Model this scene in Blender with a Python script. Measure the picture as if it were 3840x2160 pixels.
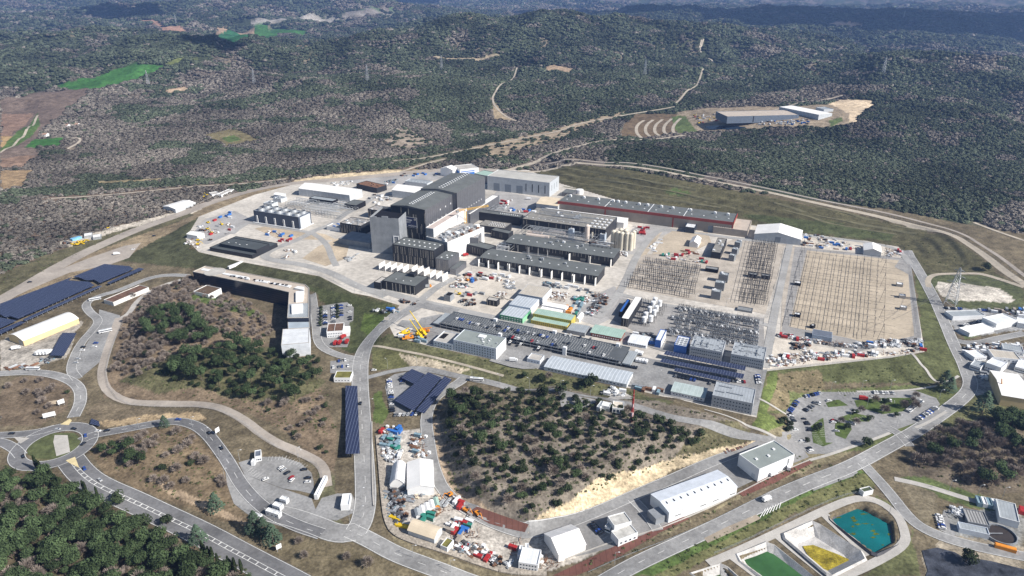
import bpy, math, random
import numpy as np
from mathutils import Vector, Matrix, noise as mnoise
random.seed(7); rng=np.random.default_rng(7)
for o in list(bpy.data.objects): bpy.data.objects.remove(o)
S=bpy.context.scene; COL=S.collection
# ---------------- camera
FP=2630.0; PITCH=math.radians(23.9); CAMZ=322.0
cam=bpy.data.cameras.new('camera'); co=bpy.data.objects.new('camera',cam); COL.objects.link(co)
cam.sensor_width=36; cam.lens=36*FP/3840; cam.clip_start=5; cam.clip_end=60000
co.location=(0,0,CAMZ); co.rotation_euler=(math.pi/2-PITCH,0,0); S.camera=co
# ---------------- sky and sun
SEL=math.radians(37); SAZ=math.atan2(.908,-.42)
SUN=np.array([math.sin(SAZ)*math.cos(SEL),math.cos(SAZ)*math.cos(SEL),math.sin(SEL)])
w=bpy.data.worlds.new("World"); S.world=w; w.use_nodes=True
nt=w.node_tree; bg=nt.nodes['Background']; sky=nt.nodes.new('ShaderNodeTexSky'); sky.sky_type='NISHITA'
sky.sun_disc=False; sky.sun_elevation=SEL; sky.sun_rotation=SAZ; nt.links.new(sky.outputs[0],bg.inputs[0]); bg.inputs[1].default_value=.066
sl=bpy.data.lights.new('sun','SUN'); sl.energy=5.0; sl.angle=math.radians(.5); sl.color=(1,.95,.88)
so=bpy.data.objects.new('sun',sl); COL.objects.link(so); so.rotation_euler=Vector(SUN).to_track_quat('Z','Y').to_euler(); so.location=(500,-300,900)
S.view_settings.view_transform='Standard'; S.view_settings.look='None'; S.view_settings.gamma=1; S.view_settings.exposure=0.55
# ---------------- windows on the photograph used to note positions: origin and scale (3840 px wide units)
REG=dict(F=(0,0,.67083),A=(0,900,2.6833),B=(960,540,2.6833),C=(1920,540,2.6833),D=(2880,540,2.6833),E=(1300,620,4.6),G=(1600,900,4.6),
 H=(2400,1600,4.025),I=(960,960,3.6222),J=(1280,1050,3.22),K=(2040,1050,3.22),L=(2800,1050,3.22),M=(2640,1400,2.1467),N=(0,1500,2.1467),
 O=(800,1380,2.3375),P=(1350,1600,2.3418),Q=(2700,1760,2.2596),R=(0,0,1.9815),S=(1300,0,1.9815),T=(2540,0,1.9815),U=(0,500,2.415),
 V=(3360,940,2.6833),W=(1700,740,3.578),X=(2300,860,2.1545),Y=(680,680,1.95),Z=(680,960,1.8618),a=(1380,940,2.408),b=(2690,1640,10.36),c=(2080,1460,4.044))
def px(reg,pts):
    x0,y0,s=REG[reg]; a=np.array(pts,float).reshape(-1,2)
    return np.stack([x0+a[:,0]/s,y0+a[:,1]/s],1)
def rays(p):
    u=(p[:,0]-1920)/FP; v=(p[:,1]-1080)/FP; c,s=math.cos(PITCH),math.sin(PITCH)
    return np.stack([u,c-v*s,-s-v*c],1)
def plane(reg,pts,z=0.):
    d=rays(px(reg,pts)); t=(z-CAMZ)/d[:,2]; return np.stack([d[:,0]*t,d[:,1]*t,np.full(len(t),float(z))],1)
# ---------------- value noise
def _h(i,j,s):
    n=(i.astype(np.int64)*374761393+j.astype(np.int64)*668265263+s*1442695041)&0xffffffff
    n=((n^(n>>13))*1274126177)&0xffffffff; return ((n^(n>>16))&0xffff)/65535.
def vn(x,y,s=0):
    i=np.floor(x);j=np.floor(y);fx=x-i;fy=y-j;fx=fx*fx*(3-2*fx);fy=fy*fy*(3-2*fy)
    return (_h(i,j,s)*(1-fx)+_h(i+1,j,s)*fx)*(1-fy)+(_h(i,j+1,s)*(1-fx)+_h(i+1,j+1,s)*fx)*fy
def fbm(x,y,o=4,s=0):
    t=0;a=.5;n=0
    for k in range(o): t=t+a*vn(x,y,s+k);n+=a;a*=.5;x=x*2.03+17.1;y=y*2.03+9.7
    return t/n
def ss(t): t=np.clip(t,0,1); return t*t*(3-2*t)
def inside(x,y,P):
    r=np.zeros(x.shape,bool);n=len(P)
    for k in range(n):
        x1,y1=P[k][:2];x2,y2=P[(k+1)%n][:2]
        if y1==y2: continue
        c=((y1>y)!=(y2>y))&(x<(x2-x1)*(y-y1)/(y2-y1)+x1); r^=c
    return r
def pdist(x,y,P,closed=True):
    d=np.full(x.shape,1e9);n=len(P)
    for k in range(n if closed else n-1):
        ax,ay=P[k][:2];bx,by=P[(k+1)%n][:2];dx,dy=bx-ax,by-ay;L=dx*dx+dy*dy+1e-9
        t=np.clip(((x-ax)*dx+(y-ay)*dy)/L,0,1); d=np.minimum(d,np.hypot(x-ax-t*dx,y-ay-t*dy))
    return d
# ---------------- terrain shape
PLATF=[(467,600),(500,545),(640,490),(745,462),(900,452),(1100,432),(1225,425),(1330,428),(1412,462),(1560,505),(1860,560),(1985,583),(2170,605),(2260,620),(2290,660),(2300,720),
 (2326,885),(2240,900),(1925,934),(1903,1050),(1791,1025),(1664,997),(1578,975),(1363,930),(1248,906),(1140,883),(1077,870),(992,846),(975,812),(1005,768),(930,745),(886,737),(804,695),(614,660),(500,634)]
PLAT=plane('F',PLATF,0)
TC=[(200,600,-8),(60,700,-8),(600,700,-9),(480,800,-7),(850,780,-9),(920,900,-9),(700,1000,-8),(920,1200,-12),(300,1050,-12),(1200,1000,-9),(1500,1010,-9),(1900,1090,-9),(2050,1050,-10),
 (2350,950,-8),(2420,860,-3),(2360,700,2),(2500,640,14),(2250,520,21),(1900,470,23),(1650,430,25),(1450,420,18),(1330,425,4),(1200,400,4),(900,420,4),(600,480,-2),(350,560,-7),(1700,1300,-14),(1300,1400,-20),(1000,1340,-14),(500,1330,-16),(2300,1200,-12),(2100,1400,-16),(2500,1400,-14)]
_tp=plane('F',[(a,b) for a,b,c in TC],0); _tz=np.array([c for a,b,c in TC],float)
HILLS=[(1250,170,110,900,300),(1330,110,95,700,330),(330,190,70,520,330),(120,150,70,500,400),(1750,150,75,800,380),(2350,230,60,700,330),(2050,330,28,260,200),(1000,250,45,330,300),(1560,260,40,330,260),(2300,330,35,300,260),
 (700,60,120,1500,700),(1900,80,60,1800,600),(120,30,140,1800,900),(1250,5,190,3500,1200),(2300,10,150,4000,1300),(2200,95,55,1200,420),(1800,75,50,900,350)]
_hp=plane('F',[(a,b) for a,b,*_ in HILLS],0)
_pyard=plane('F',[(948,1070),(1075,1060),(1110,1220),(1200,1300),(1330,1335),(1600,1240),(1640,1350),(1600,1370),(1420,1449),(1160,1420),(1000,1370),(965,1300)],-10)
KN=[ # raised ground: polygon, rise, slope width
 ('F',[(1095,1040),(1130,985),(1400,975),(1500,1000),(1700,1020),(1870,1075),(1900,1105),(1690,1155),(1590,1215),(1420,1300),(1330,1330),(1180,1275),(1120,1190),(1100,1110)],11,22),
 ('F',[(330,800),(345,745),(490,690),(640,790),(680,900),(800,960),(830,1120),(700,1060),(560,1005),(400,1010),(280,985)],7,30),
 ('F',[(230,1140),(300,1090),(470,1075),(560,1170),(590,1270),(500,1260),(330,1215)],4,25),
 ('F',[(2290,1160),(2330,1090),(2450,1050),(2576,1060),(2576,1230),(2400,1230),(2290,1200)],5,30)]
_kn=[(plane(r,p,-8),a,b) for r,p,a,b in KN]
DIG=[('Q',[(920,395),(1150,300),(1230,320),(1480,455),(1500,625),(1330,705),(1290,690),(945,445)]),
 ('Q',[(545,560),(790,455),(850,480),(1180,690),(1225,760),(960,880),(920,870),(560,600)]),
 ('Q',[(160,730),(400,640),(470,660),(780,904),(700,1000),(500,1000),(190,790)]),
 ('Q',[(-200,870),(10,800),(60,850),(250,1000),(0,1010)])]
_dg=[plane(r,p,-14) for r,p in DIG]
def height(x,y):
    x=np.asarray(x,float);y=np.asarray(y,float); r=np.hypot(x,y)
    ins=inside(x,y,PLAT); d=np.where(ins,0,pdist(x,y,PLAT))
    wsum=0;zs=0
    for (a,b,_),z in zip(_tp,_tz):
        q=1/((x-a)**2+(y-b)**2+900); q=q*q; wsum=wsum+q; zs=zs+q*z
    T=zs/wsum; T=T*np.exp(-np.clip(d-260,0,None)/500)
    t=np.clip(d/np.where(T>0,75,38),0,1); st=t*4; tt=np.where(T>5,(np.floor(st)+ss((st-np.floor(st))*2.3))/4,ss(t))
    z=T*tt
    for P,a,b in _kn:
        m=(x>P[:,0].min())&(x<P[:,0].max())&(y>P[:,1].min())&(y<P[:,1].max())
        if m.any():
            xx,yy=x[m],y[m]; q=np.where(inside(xx,yy,P),pdist(xx,yy,P),0); z[m]=z[m]+a*ss(q/b)+np.minimum(q/40,1)*3*(fbm(xx/30,yy/30,3,5)-.5)
    for P in _dg:
        m=(x>P[:,0].min())&(x<P[:,0].max())&(y>P[:,1].min())&(y<P[:,1].max())
        if m.any():
            xx,yy=x[m],y[m]; q=np.where(inside(xx,yy,P),pdist(xx,yy,P),0); z[m]=z[m]-8*ss((q-1)/3)
    f=ss((d-60)/500); z=z+f*(10*(fbm(x/170,y/170,4,11)-.5))
    g=ss((d-250)/1500)
    z=z+g*(105*(fbm(x/900+3,y/900,5,21)-.42)+90*(.5-np.abs(fbm(x/400,y/400,4,31)-.5)*2.8))
    # valley with fields on the left
    for (a,b,_),(_,_,hh,sx,sy) in zip(_hp,HILLS):
        z=z+hh*np.exp(-((x-a)/sx)**2-((y-b)/sy)**2)*ss((d-120)/500)
    far=ss((r-9000)/9000); z=z+far*140*fbm(x/2600,y/2600,4,41)
    return np.minimum(z,285)
def H1(x,y): return float(height(np.array([x]),np.array([y]))[0])
_ts=np.exp(np.linspace(math.log(260),math.log(26000),420))
def ground(reg,pts):
    d=rays(px(reg,pts)); out=[]
    for v in d:
        hz=math.hypot(v[0],v[1]); t=_ts/hz; X=v[0]*t;Y=v[1]*t;Z=CAMZ+v[2]*t; g=Z-height(X,Y)
        k=int(np.argmax(g<0)) if (g<0).any() else len(t)-1
        if k==0: k=1
        a,b=t[k-1],t[k]
        for _ in range(2):
            tt=np.linspace(a,b,12); gg=CAMZ+v[2]*tt-height(v[0]*tt,v[1]*tt); j=int(np.argmax(gg<0)) if (gg<0).any() else 11; j=max(j,1); a,b=tt[j-1],tt[j]
        t=(a+b)/2; out.append((v[0]*t,v[1]*t,H1(v[0]*t,v[1]*t)))
    return np.array(out)
# ---------------- materials
MATS={}
def mat(name,col=None,rough=.85,var=.12,scale=.25,metal=0.,var2=0.,bump=0.):
    if name in MATS: return MATS[name]
    m=bpy.data.materials.new(name); m.use_nodes=True; n=m.node_tree; b=n.nodes['Principled BSDF']
    b.inputs['Roughness'].default_value=rough; b.inputs['Metallic'].default_value=metal
    b.inputs['Specular IOR Level'].default_value=.35 if rough<.6 else .15
    tc=n.nodes.new('ShaderNodeTexCoord'); nz=n.nodes.new('ShaderNodeTexNoise'); nz.inputs['Scale'].default_value=scale; nz.inputs['Detail'].default_value=5; nz.inputs['Roughness'].default_value=.65
    n.links.new(tc.outputs['Object'],nz.inputs['Vector'])
    mr=n.nodes.new('ShaderNodeMapRange'); mr.inputs[1].default_value=.3; mr.inputs[2].default_value=.7; mr.inputs[3].default_value=1-var*1.6; mr.inputs[4].default_value=1+var*1.2
    n.links.new(nz.outputs[0],mr.inputs[0])
    mx=n.nodes.new('ShaderNodeVectorMath'); mx.operation='SCALE'; mx.inputs[0].default_value=col; n.links.new(mr.outputs[0],mx.inputs['Scale'])
    last=mx.outputs[0]
    if var2:
        n2=n.nodes.new('ShaderNodeTexNoise'); n2.inputs['Scale'].default_value=scale*12; n2.inputs['Detail'].default_value=3; n.links.new(tc.outputs['Object'],n2.inputs['Vector'])
        m2=n.nodes.new('ShaderNodeMapRange'); m2.inputs[1].default_value=.3; m2.inputs[2].default_value=.7; m2.inputs[3].default_value=1-var2; m2.inputs[4].default_value=1+var2; n.links.new(n2.outputs[0],m2.inputs[0])
        mm=n.nodes.new('ShaderNodeVectorMath'); mm.operation='SCALE'; n.links.new(last,mm.inputs[0]); n.links.new(m2.outputs[0],mm.inputs['Scale']); last=mm.outputs[0]
    n.links.new(last,b.inputs['Base Color'])
    MATS[name]=m; return m
def striped(name,c1,c2,period,duty=.5,axis=0,rough=.6,period2=0,duty2=.1,metal=0.):
    """bands along a local axis (0 x,1 y,2 z), optional second set across, for ribbed metal, panels, louvres"""
    if name in MATS: return MATS[name]
    m=mat(name,c1,rough,.1,.2,metal); n=m.node_tree; b=n.nodes['Principled BSDF']; src=b.inputs['Base Color'].links[0].from_socket
    tc=n.nodes.new('ShaderNodeTexCoord'); sp=n.nodes.new('ShaderNodeSeparateXYZ'); n.links.new(tc.outputs['Object'],sp.inputs[0])
    def band(ax,per,du):
        a=n.nodes.new('ShaderNodeMath'); a.operation='DIVIDE'; a.inputs[1].default_value=per; n.links.new(sp.outputs[ax],a.inputs[0])
        f=n.nodes.new('ShaderNodeMath'); f.operation='FRACT'; n.links.new(a.outputs[0],f.inputs[0])
        l=n.nodes.new('ShaderNodeMath'); l.operation='LESS_THAN'; l.inputs[1].default_value=du; n.links.new(f.outputs[0],l.inputs[0]); return l.outputs[0]
    fac=band(axis,period,duty)
    if period2:
        g=band({0:1,1:0,2:0}[axis],period2,duty2); mm=n.nodes.new('ShaderNodeMath'); mm.operation='MAXIMUM'; n.links.new(fac,mm.inputs[0]); n.links.new(g,mm.inputs[1]); fac=mm.outputs[0]
    mx=n.nodes.new('ShaderNodeMix'); mx.data_type='RGBA'; n.links.new(fac,mx.inputs[0]); n.links.new(src,mx.inputs[6]); mx.inputs[7].default_value=(*c2,1)
    n.links.new(mx.outputs[2],b.inputs['Base Color']); return m
# ---------------- mesh helpers
class MB:
    def __init__(s): s.v=[];s.f=[]
    def add(s,vs,fs): k=len(s.v); s.v+=[tuple(map(float,p)) for p in vs]; s.f+=[tuple(i+k for i in f) for f in fs]; return s
    def box(s,x0,y0,z0,x1,y1,z1): return s.add([(x0,y0,z0),(x1,y0,z0),(x1,y1,z0),(x0,y1,z0),(x0,y0,z1),(x1,y0,z1),(x1,y1,z1),(x0,y1,z1)],[(0,3,2,1),(4,5,6,7),(0,1,5,4),(1,2,6,5),(2,3,7,6),(3,0,4,7)])
    def prism(s,P,z0,z1):
        n=len(P); vs=[(p[0],p[1],z0) for p in P]+[(p[0],p[1],z1) for p in P]
        return s.add(vs,[tuple(range(n,2*n)),tuple(range(n-1,-1,-1))]+[(i,(i+1)%n,n+(i+1)%n,n+i) for i in range(n)])
    def xprism(s,prof,x0,x1):  # profile in (y,z) extruded along x
        n=len(prof); vs=[(x0,p[0],p[1]) for p in prof]+[(x1,p[0],p[1]) for p in prof]
        return s.add(vs,[tuple(range(n-1,-1,-1)),tuple(range(n,2*n))]+[(i,(i+1)%n,n+(i+1)%n,n+i)[::1] for i in range(n)])
    def yprism(s,prof,y0,y1):
        n=len(prof); vs=[(p[0],y0,p[1]) for p in prof]+[(p[0],y1,p[1]) for p in prof]
        return s.add(vs,[tuple(range(n)),tuple(range(2*n-1,n-1,-1))]+[(i,n+i,n+(i+1)%n,(i+1)%n) for i in range(n)])
    def cone(s,cx,cy,z0,z1,r0,r1,n=12):
        a=[2*math.pi*i/n for i in range(n)]; vs=[(cx+r0*math.cos(t),cy+r0*math.sin(t),z0) for t in a]+[(cx+r1*math.cos(t),cy+r1*math.sin(t),z1) for t in a]
        return s.add(vs,[tuple(range(n-1,-1,-1)),tuple(range(n,2*n))]+[(i,(i+1)%n,n+(i+1)%n,n+i) for i in range(n)])
    def tube(s,p,q,r,n=5,r2=None):
        p=Vector(p);q=Vector(q);d=(q-p); 
        if d.length<1e-6: return s
        u=d.orthogonal().normalized(); w=d.cross(u).normalized(); r2=r if r2 is None else r2
        vs=[tuple(p+u*math.cos(t)*r+w*math.sin(t)*r) for t in [2*math.pi*i/n for i in range(n)]]+[tuple(q+u*math.cos(t)*r2+w*math.sin(t)*r2) for t in [2*math.pi*i/n for i in range(n)]]
        return s.add(vs,[tuple(range(n-1,-1,-1)),tuple(range(n,2*n))]+[(i,(i+1)%n,n+(i+1)%n,n+i) for i in range(n)])
    def beam(s,p,q,w=.3): return s.tube(p,q,w*.7,4)
    def mesh(s,name,m):
        me=bpy.data.meshes.new(name); me.from_pydata(s.v,[],s.f); me.update()
        for k in (m if isinstance(m,list) else [m]): me.materials.append(k)
        return me
    def build(s,name,m,parent=None,loc=None,rz=0,label=None,cat=None,group=None,kind=None):
        o=bpy.data.objects.new(name,s.mesh(name,m)); COL.objects.link(o)
        if parent: o.parent=parent
        if loc is not None: o.location=tuple(map(float,loc)); o.rotation_euler.z=rz
        return tag(o,label,cat,group,kind)
def tag(o,label=None,cat=None,group=None,kind=None):
    for k,v in (('label',label),('category',cat),('group',group),('kind',kind)):
        if v: o[k]=v
    return o
def empty(name,loc,rz=0,label=None,cat=None,group=None):
    o=bpy.data.objects.new(name,None); COL.objects.link(o); o.location=tuple(map(float,loc)); o.rotation_euler.z=rz; o.empty_display_size=2
    return tag(o,label,cat,group)
def dup(root,loc,rz=0,label=None,sc=1.,group=None,mats=None):
    r=root.copy(); COL.objects.link(r); r.location=tuple(map(float,loc)); r.rotation_euler=(0,0,rz); r.scale=(sc,)*3 if not hasattr(sc,'__len__') else sc
    if label: r['label']=label
    if group: r['group']=group
    for ch in KIDS.get(root.name,root.children):
        c=ch.copy(); COL.objects.link(c); c.parent=r
        for g in KIDS.get(ch.name,ch.children):
            e=g.copy(); COL.objects.link(e); e.parent=c
    return r
KIDS={}
# ---------------- ground cover: (zone, polygon, colour, trees) painted in order. trees: None keep, 0 none, 1 green wood, 2 bare wood, 3 scrub, 4 dense green
GRN=(.075,.12,.035); GRD=(.062,.075,.036); DRY=(.16,.125,.08); BARE=(.13,.10,.075); SAND=(.42,.34,.24); EARTH=(.33,.27,.19); BROWNF=(.20,.145,.105); GRAVEL=(.40,.37,.33); FIELD=(.05,.135,.035); CUT=(.56,.46,.31)
COVER=[
 ('F',[(0,255),(140,230),(230,225),(100,330),(95,400),(0,410)],(.15,.115,.095),0),
 ('F',[(0,285),(85,285),(20,345),(0,350)],(.24,.16,.12),0),('F',[(0,345),(38,343),(0,375)],(.36,.25,.13),0),
 ('F',[(0,375),(95,285),(100,315),(60,355),(0,385)],(.08,.13,.04),0),
 ('F',[(90,350),(160,345),(150,370),(60,372)],FIELD,0),('F',[(0,400),(88,390),(60,420),(0,425)],(.22,.15,.11),0),('F',[(0,430),(83,427),(55,470),(0,478)],(.28,.2,.12),0),
 ('F',[(140,215),(185,205),(320,165),(415,165),(375,185),(230,225),(180,225)],FIELD,0),
 ('F',[(415,160),(515,143),(540,145),(440,165)],(.14,.16,.06),0),
 ('F',[(318,50),(380,50),(475,78),(440,84),(390,62)],(.36,.22,.16),0),('F',[(545,68),(645,66),(610,87),(540,86)],(.36,.26,.18),0),
 ('F',[(490,88),(620,85),(628,97),(570,106)],(.035,.12,.05),0),('F',[(640,58),(660,60),(700,70),(780,78),(690,97),(630,90)],FIELD,0),('F',[(600,62),(800,40),(870,42),(700,60)],(.32,.3,.27),0),
 ('F',[(905,20),(950,15),(1030,18),(960,28),(910,26)],(.1,.16,.07),0),('F',[(850,35),(990,30),(1020,38),(870,48)],(.22,.2,.18),0),
 ('F',[(512,340),(575,325),(600,327),(655,352),(572,368)],(.17,.145,.08),0),('F',[(556,347),(588,340),(610,352),(575,358)],(.10,.14,.05),0),
 ('F',[(245,455),(410,448),(400,455),(250,463)],(.24,.2,.12),0),
 ('F',[(415,228),(470,217),(475,225),(430,236)],(.4,.3,.21),0),
 ('F',[(1365,170),(1400,163),(1445,172),(1430,185),(1380,180)],(.38,.28,.19),0),
 ('F',[(1080,143),(1240,136),(1260,141),(1100,148)],(.34,.28,.2),0),
 ('F',[(1240,255),(1252,262),(1265,290),(1300,305),(1240,300)],(.3,.24,.16),0),
 ('F',[(1565,315),(1600,285),(1720,285),(1735,300),(1745,322),(1700,330),(1640,345),(1560,345)],(.15,.11,.07),0),
 ('F',[(1690,295),(1735,290),(1760,325),(1700,328)],(.1,.14,.05),0),
 ('T',[(1120,770),(1200,740),(1440,745),(1470,790),(1340,870),(1330,915),(1240,910),(1180,850),(1130,800)],(.55,.44,.31),0),
 ('T',[(0,830),(280,800),(860,790),(1150,780),(1280,850),(1270,930),(1130,950),(1000,940),(560,960),(160,980),(0,975)],(.27,.22,.16),0),
 ('T',[(0,860),(60,865),(160,985),(0,985)],(.1,.13,.05),0),
 ('T',[(1120,900),(1220,870),(1230,900),(1140,945)],(.1,.13,.05),0),
 ('T',[(1100,180),(1160,165),(1390,170),(1290,212),(1180,208)],(.5,.36,.27),0),
 ('F',[(2130,14),(2330,14),(2330,18),(2130,18)],(.16,.2,.1),0),
 # rocky scrub behind the site
 ('S',[(270,1050),(420,930),(560,1010),(650,1060),(500,1100),(350,1110)],(.30,.25,.2),3),
 ('S',[(930,1090),(1200,1030),(1560,960),(1720,900),(2090,820),(2050,850),(1800,940),(1560,1050),(1250,1120),(1100,1200),(1000,1140)],(.31,.25,.18),3),
 ('F',[(0,478),(250,465),(560,455),(760,435),(1000,405),(1160,385),(1260,400),(1220,425),(1000,440),(740,462),(640,485),(420,540),(150,640),(0,720)],(.14,.105,.08),2),
 ('F',[(0,480),(240,462),(500,452),(750,425),(950,400),(1100,385),(1200,372),(1230,385),(1140,402),(1000,425),(760,445),(500,466),(230,480),(0,500)],(.17,.15,.11),4),
 # corridor and haul road shoulders on the left
 ('F',[(0,720),(150,650),(300,580),(420,555),(560,500),(745,455),(990,425),(1130,425),(1000,450),(750,465),(640,492),(505,545),(430,600),(370,640),(300,655),(0,780)],(.24,.19,.125),0),
 ('F',[(150,608),(310,565),(420,538),(495,520),(510,525),(420,560),(310,598),(215,625),(150,618)],(.5,.45,.38),0),
 ('F',[(0,690),(140,632),(300,580),(430,552),(480,535),(490,540),(400,575),(260,625),(130,680),(0,745)],(.115,.105,.062),0),
 ('F',[(845,438),(1010,428),(1025,436),(960,448),(740,460),(740,452)],CUT,0),
 # grass slopes round the platform
 ('F',[(300,655),(400,600),(505,545),(640,492),(670,480),(560,560),(497,590),(467,600),(497,633),(614,660),(804,695),(886,737),(1005,768),(920,760),(760,720),(620,690),(480,675)],(.075,.078,.043),0),
 ('F',[(640,690),(760,715),(920,755),(1000,770),(985,800),(940,880),(880,890),(830,860),(820,770),(790,735)],(.068,.077,.036),0),
 ('F',[(915,785),(960,790),(975,800),(930,850),(905,830)],(.10,.135,.04),0),
 ('F',[(1320,432),(1400,422),(1500,418),(1600,430),(1900,490),(2240,560),(2380,590),(2500,680),(2560,720),(2340,715),(2290,650),(2255,618),(1985,583),(1560,505),(1412,462)],(.098,.090,.05),0),
 ('F',[(1665,478),(1700,473),(1740,485),(1730,492),(1690,490)],(.09,.12,.045),0),('F',[(1860,540),(2100,560),(2250,590),(2240,606),(1980,580)],(.075,.085,.04),0),
 ('F',[(2300,690),(2330,700),(2400,870),(2415,950),(2340,965),(2060,960),(1990,1000),(1980,1040),(1905,1048),(1925,932),(2326,887)],(.10,.108,.05),0),
 ('F',[(1930,940),(2060,930),(2080,990),(1990,1030),(1910,1040)],(.17,.14,.085),0),('F',[(1905,1048),(1935,935),(1960,940),(1930,1040),(1985,1075),(1960,1100),(1890,1070)],(.12,.15,.05),0),
 ('F',[(930,875),(975,840),(1140,885),(1370,932),(1600,985),(1700,1010),(1660,1025),(1400,975),(1180,955),(1000,905),(940,930)],(.115,.115,.06),0),
 ('F',[(940,930),(935,880),(990,880),(1060,905),(1030,925)],(.13,.13,.06),0),('F',[(1000,890),(1090,905),(1180,930),(1150,945),(1040,925)],(.42,.36,.27),0),
 # woods inside the roads
 ('F',[(300,800),(330,740),(490,690),(620,760),(690,800),(660,850),(700,900),(800,960),(850,1100),(840,1190),(700,1075),(540,1010),(400,1015),(260,1000),(290,870)],(.17,.13,.09),0),
 ('F',[(300,960),(520,880),(700,870),(820,960),(740,1010),(640,1010),(500,975),(390,990)],(.105,.10,.055),0),
 ('F',[(480,735),(600,760),(660,790),(640,800),(560,775),(480,755)],(.09,.12,.04),0),
 ('F',[(215,1040),(250,1010),(420,1035),(400,1050),(280,1065)],(.16,.13,.09),0),('F',[(250,1062),(380,1042),(500,1035),(520,1055),(400,1062),(260,1075)],(.42,.32,.2),0),
 ('F',[(0,985),(40,950),(120,940),(185,970),(170,1030),(100,1070),(0,1070)],(.155,.12,.085),0),
 ('F',[(215,1125),(300,1085),(470,1070),(560,1170),(600,1280),(700,1340),(800,1400),(780,1400),(560,1310),(370,1240),(260,1190)],(.17,.13,.085),0),
 ('F',[(370,1200),(560,1280),(640,1320),(620,1320),(440,1255)],(.34,.26,.18),0),('F',[(700,1100),(840,1200),(860,1320),(800,1310),(800,1180)],(.13,.125,.075),0),
 ('F',[(65,1140),(130,1095),(195,1090),(205,1120),(150,1160),(90,1160)],(.14,.135,.07),0),
 ('F',[(940,990),(960,985),(975,1040),(960,1065),(940,1060)],(.10,.13,.045),0),
 ('F',[(1095,1040),(1130,980),(1400,970),(1700,1020),(1870,1070),(1915,1100),(1700,1150),(1590,1210),(1420,1300),(1330,1335),(1180,1280),(1110,1190)],(.19,.165,.135),0),
 ('F',[(1850,1060),(1915,1100),(1690,1150),(1760,1080)],(.12,.11,.065),0),('F',[(1100,1040),(1130,985),(1400,975),(1560,1000),(1500,1040),(1300,1030),(1120,1080)],(.15,.13,.095),0),
 ('F',[(1320,1335),(1350,1300),(1440,1260),(1500,1205),(1590,1185),(1700,1150),(1910,1100),(1925,1110),(1700,1180),(1590,1240),(1480,1290)],CUT,0),
 ('F',[(1085,1060),(1105,1050),(1120,1160),(1150,1230),(1250,1300),(1320,1335),(1190,1290),(1110,1210)],(.36,.28,.2),0),
 ('F',[(1900,1110),(1985,1070),(2080,1140),(2230,1095),(2100,1160),(1850,1250),(1680,1340),(1500,1420),(1450,1449),(1400,1449),(1640,1350),(1900,1235)],(.22,.19,.12),0),
 ('F',[(1640,1400),(1900,1300),(2150,1180),(2215,1190),(2200,1230),(2000,1290),(1700,1449),(1500,1449)],(.13,.13,.06),0),
 ('F',[(1900,1275),(2080,1195),(2150,1175),(2175,1190),(2000,1260),(1750,1395),(1640,1449),(1560,1449),(1700,1370)],(.085,.125,.04),0),
 ('F',[(2290,1160),(2330,1090),(2450,1040),(2576,1040),(2576,1240),(2400,1240),(2280,1205)],(.14,.115,.085),0),
 ('F',[(2260,1200),(2300,1195),(2576,1280),(2576,1310),(2380,1260)],(.10,.125,.05),0),('F',[(2260,1205),(2350,1240),(2360,1290),(2330,1330),(2290,1260)],(.17,.145,.1),0),
 ('F',[(2195,1245),(2290,1330),(2320,1449),(2170,1449),(2300,1340),(2230,1260)],(.12,.125,.06),0),('F',[(2360,1340),(2576,1350),(2576,1449),(2360,1449)],(.30,.26,.2),0),
 ('F',[(2300,690),(2500,690),(2576,730),(2576,800),(2420,790),(2340,720)],(.09,.10,.05),0),('F',[(2410,830),(2576,790),(2576,815),(2430,855)],(.10,.12,.05),0),
 ('F',[(2400,1100),(2300,1100),(2380,1000),(2460,960),(2576,990),(2576,1060),(2440,1060)],(.12,.12,.06),0),
 ('F',[(1985,985),(2150,975),(2400,965),(2430,985),(2340,1080),(2250,1120),(2080,1145),(1985,1080)],(.115,.13,.055),0),
 # near lower-left forest floor
 ('F',[(0,1130),(40,1150),(150,1180),(420,1320),(700,1449),(0,1449)],(.11,.09,.06),0),
 ('F',[(560,1310),(700,1340),(900,1380),(1100,1449),(780,1449)],(.15,.125,.08),0),
 ('F',[(985,1345),(1060,1380),(1250,1440),(1300,1449),(1120,1449),(1000,1400)],(.2,.17,.11),0),
 # yard on the lower middle, works yards on the right edge
 ('P',[(170,60),(560,0),(600,250),(720,560),(1000,750),(1430,920),(1700,880),(2450,600),(2550,780),(2480,960),(1640,1270),(1300,1290),(760,1090),(330,980),(220,560)],GRAVEL,0),
 ('V',[(420,310),(700,330),(1040,380),(1200,500),(1160,525),(620,500),(480,470),(400,380)],(.5,.46,.4),0),
 ('V',[(480,570),(900,590),(1288,640),(1288,790),(760,870),(620,830),(560,740)],(.27,.27,.27),0),
 ('V',[(640,1000),(700,960),(850,960),(1000,940),(1200,930),(1288,930),(1288,1449),(800,1449),(760,1210),(650,1050)],(.29,.285,.275),0),
 ('A',[(0,1010),(300,900),(760,800),(850,830),(760,930),(720,1100),(640,1200),(520,1220),(300,1280),(0,1310)],(.37,.34,.30),0),
 ('Q',[(1840,760),(1990,640),(2580,820),(2580,904),(1760,904),(1700,690)],(.30,.26,.2),0),
 ('Q',[(1900,340),(2060,360),(2580,330),(2580,620),(2500,640),(2000,560),(1850,500)],(.24,.24,.23),0),
]
def cover_world():
    out=[]
    for r,p,c,t in COVER: out.append((ground(r,p)[:,:2],np.array(c),t))
    return out
CW=cover_world()
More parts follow.
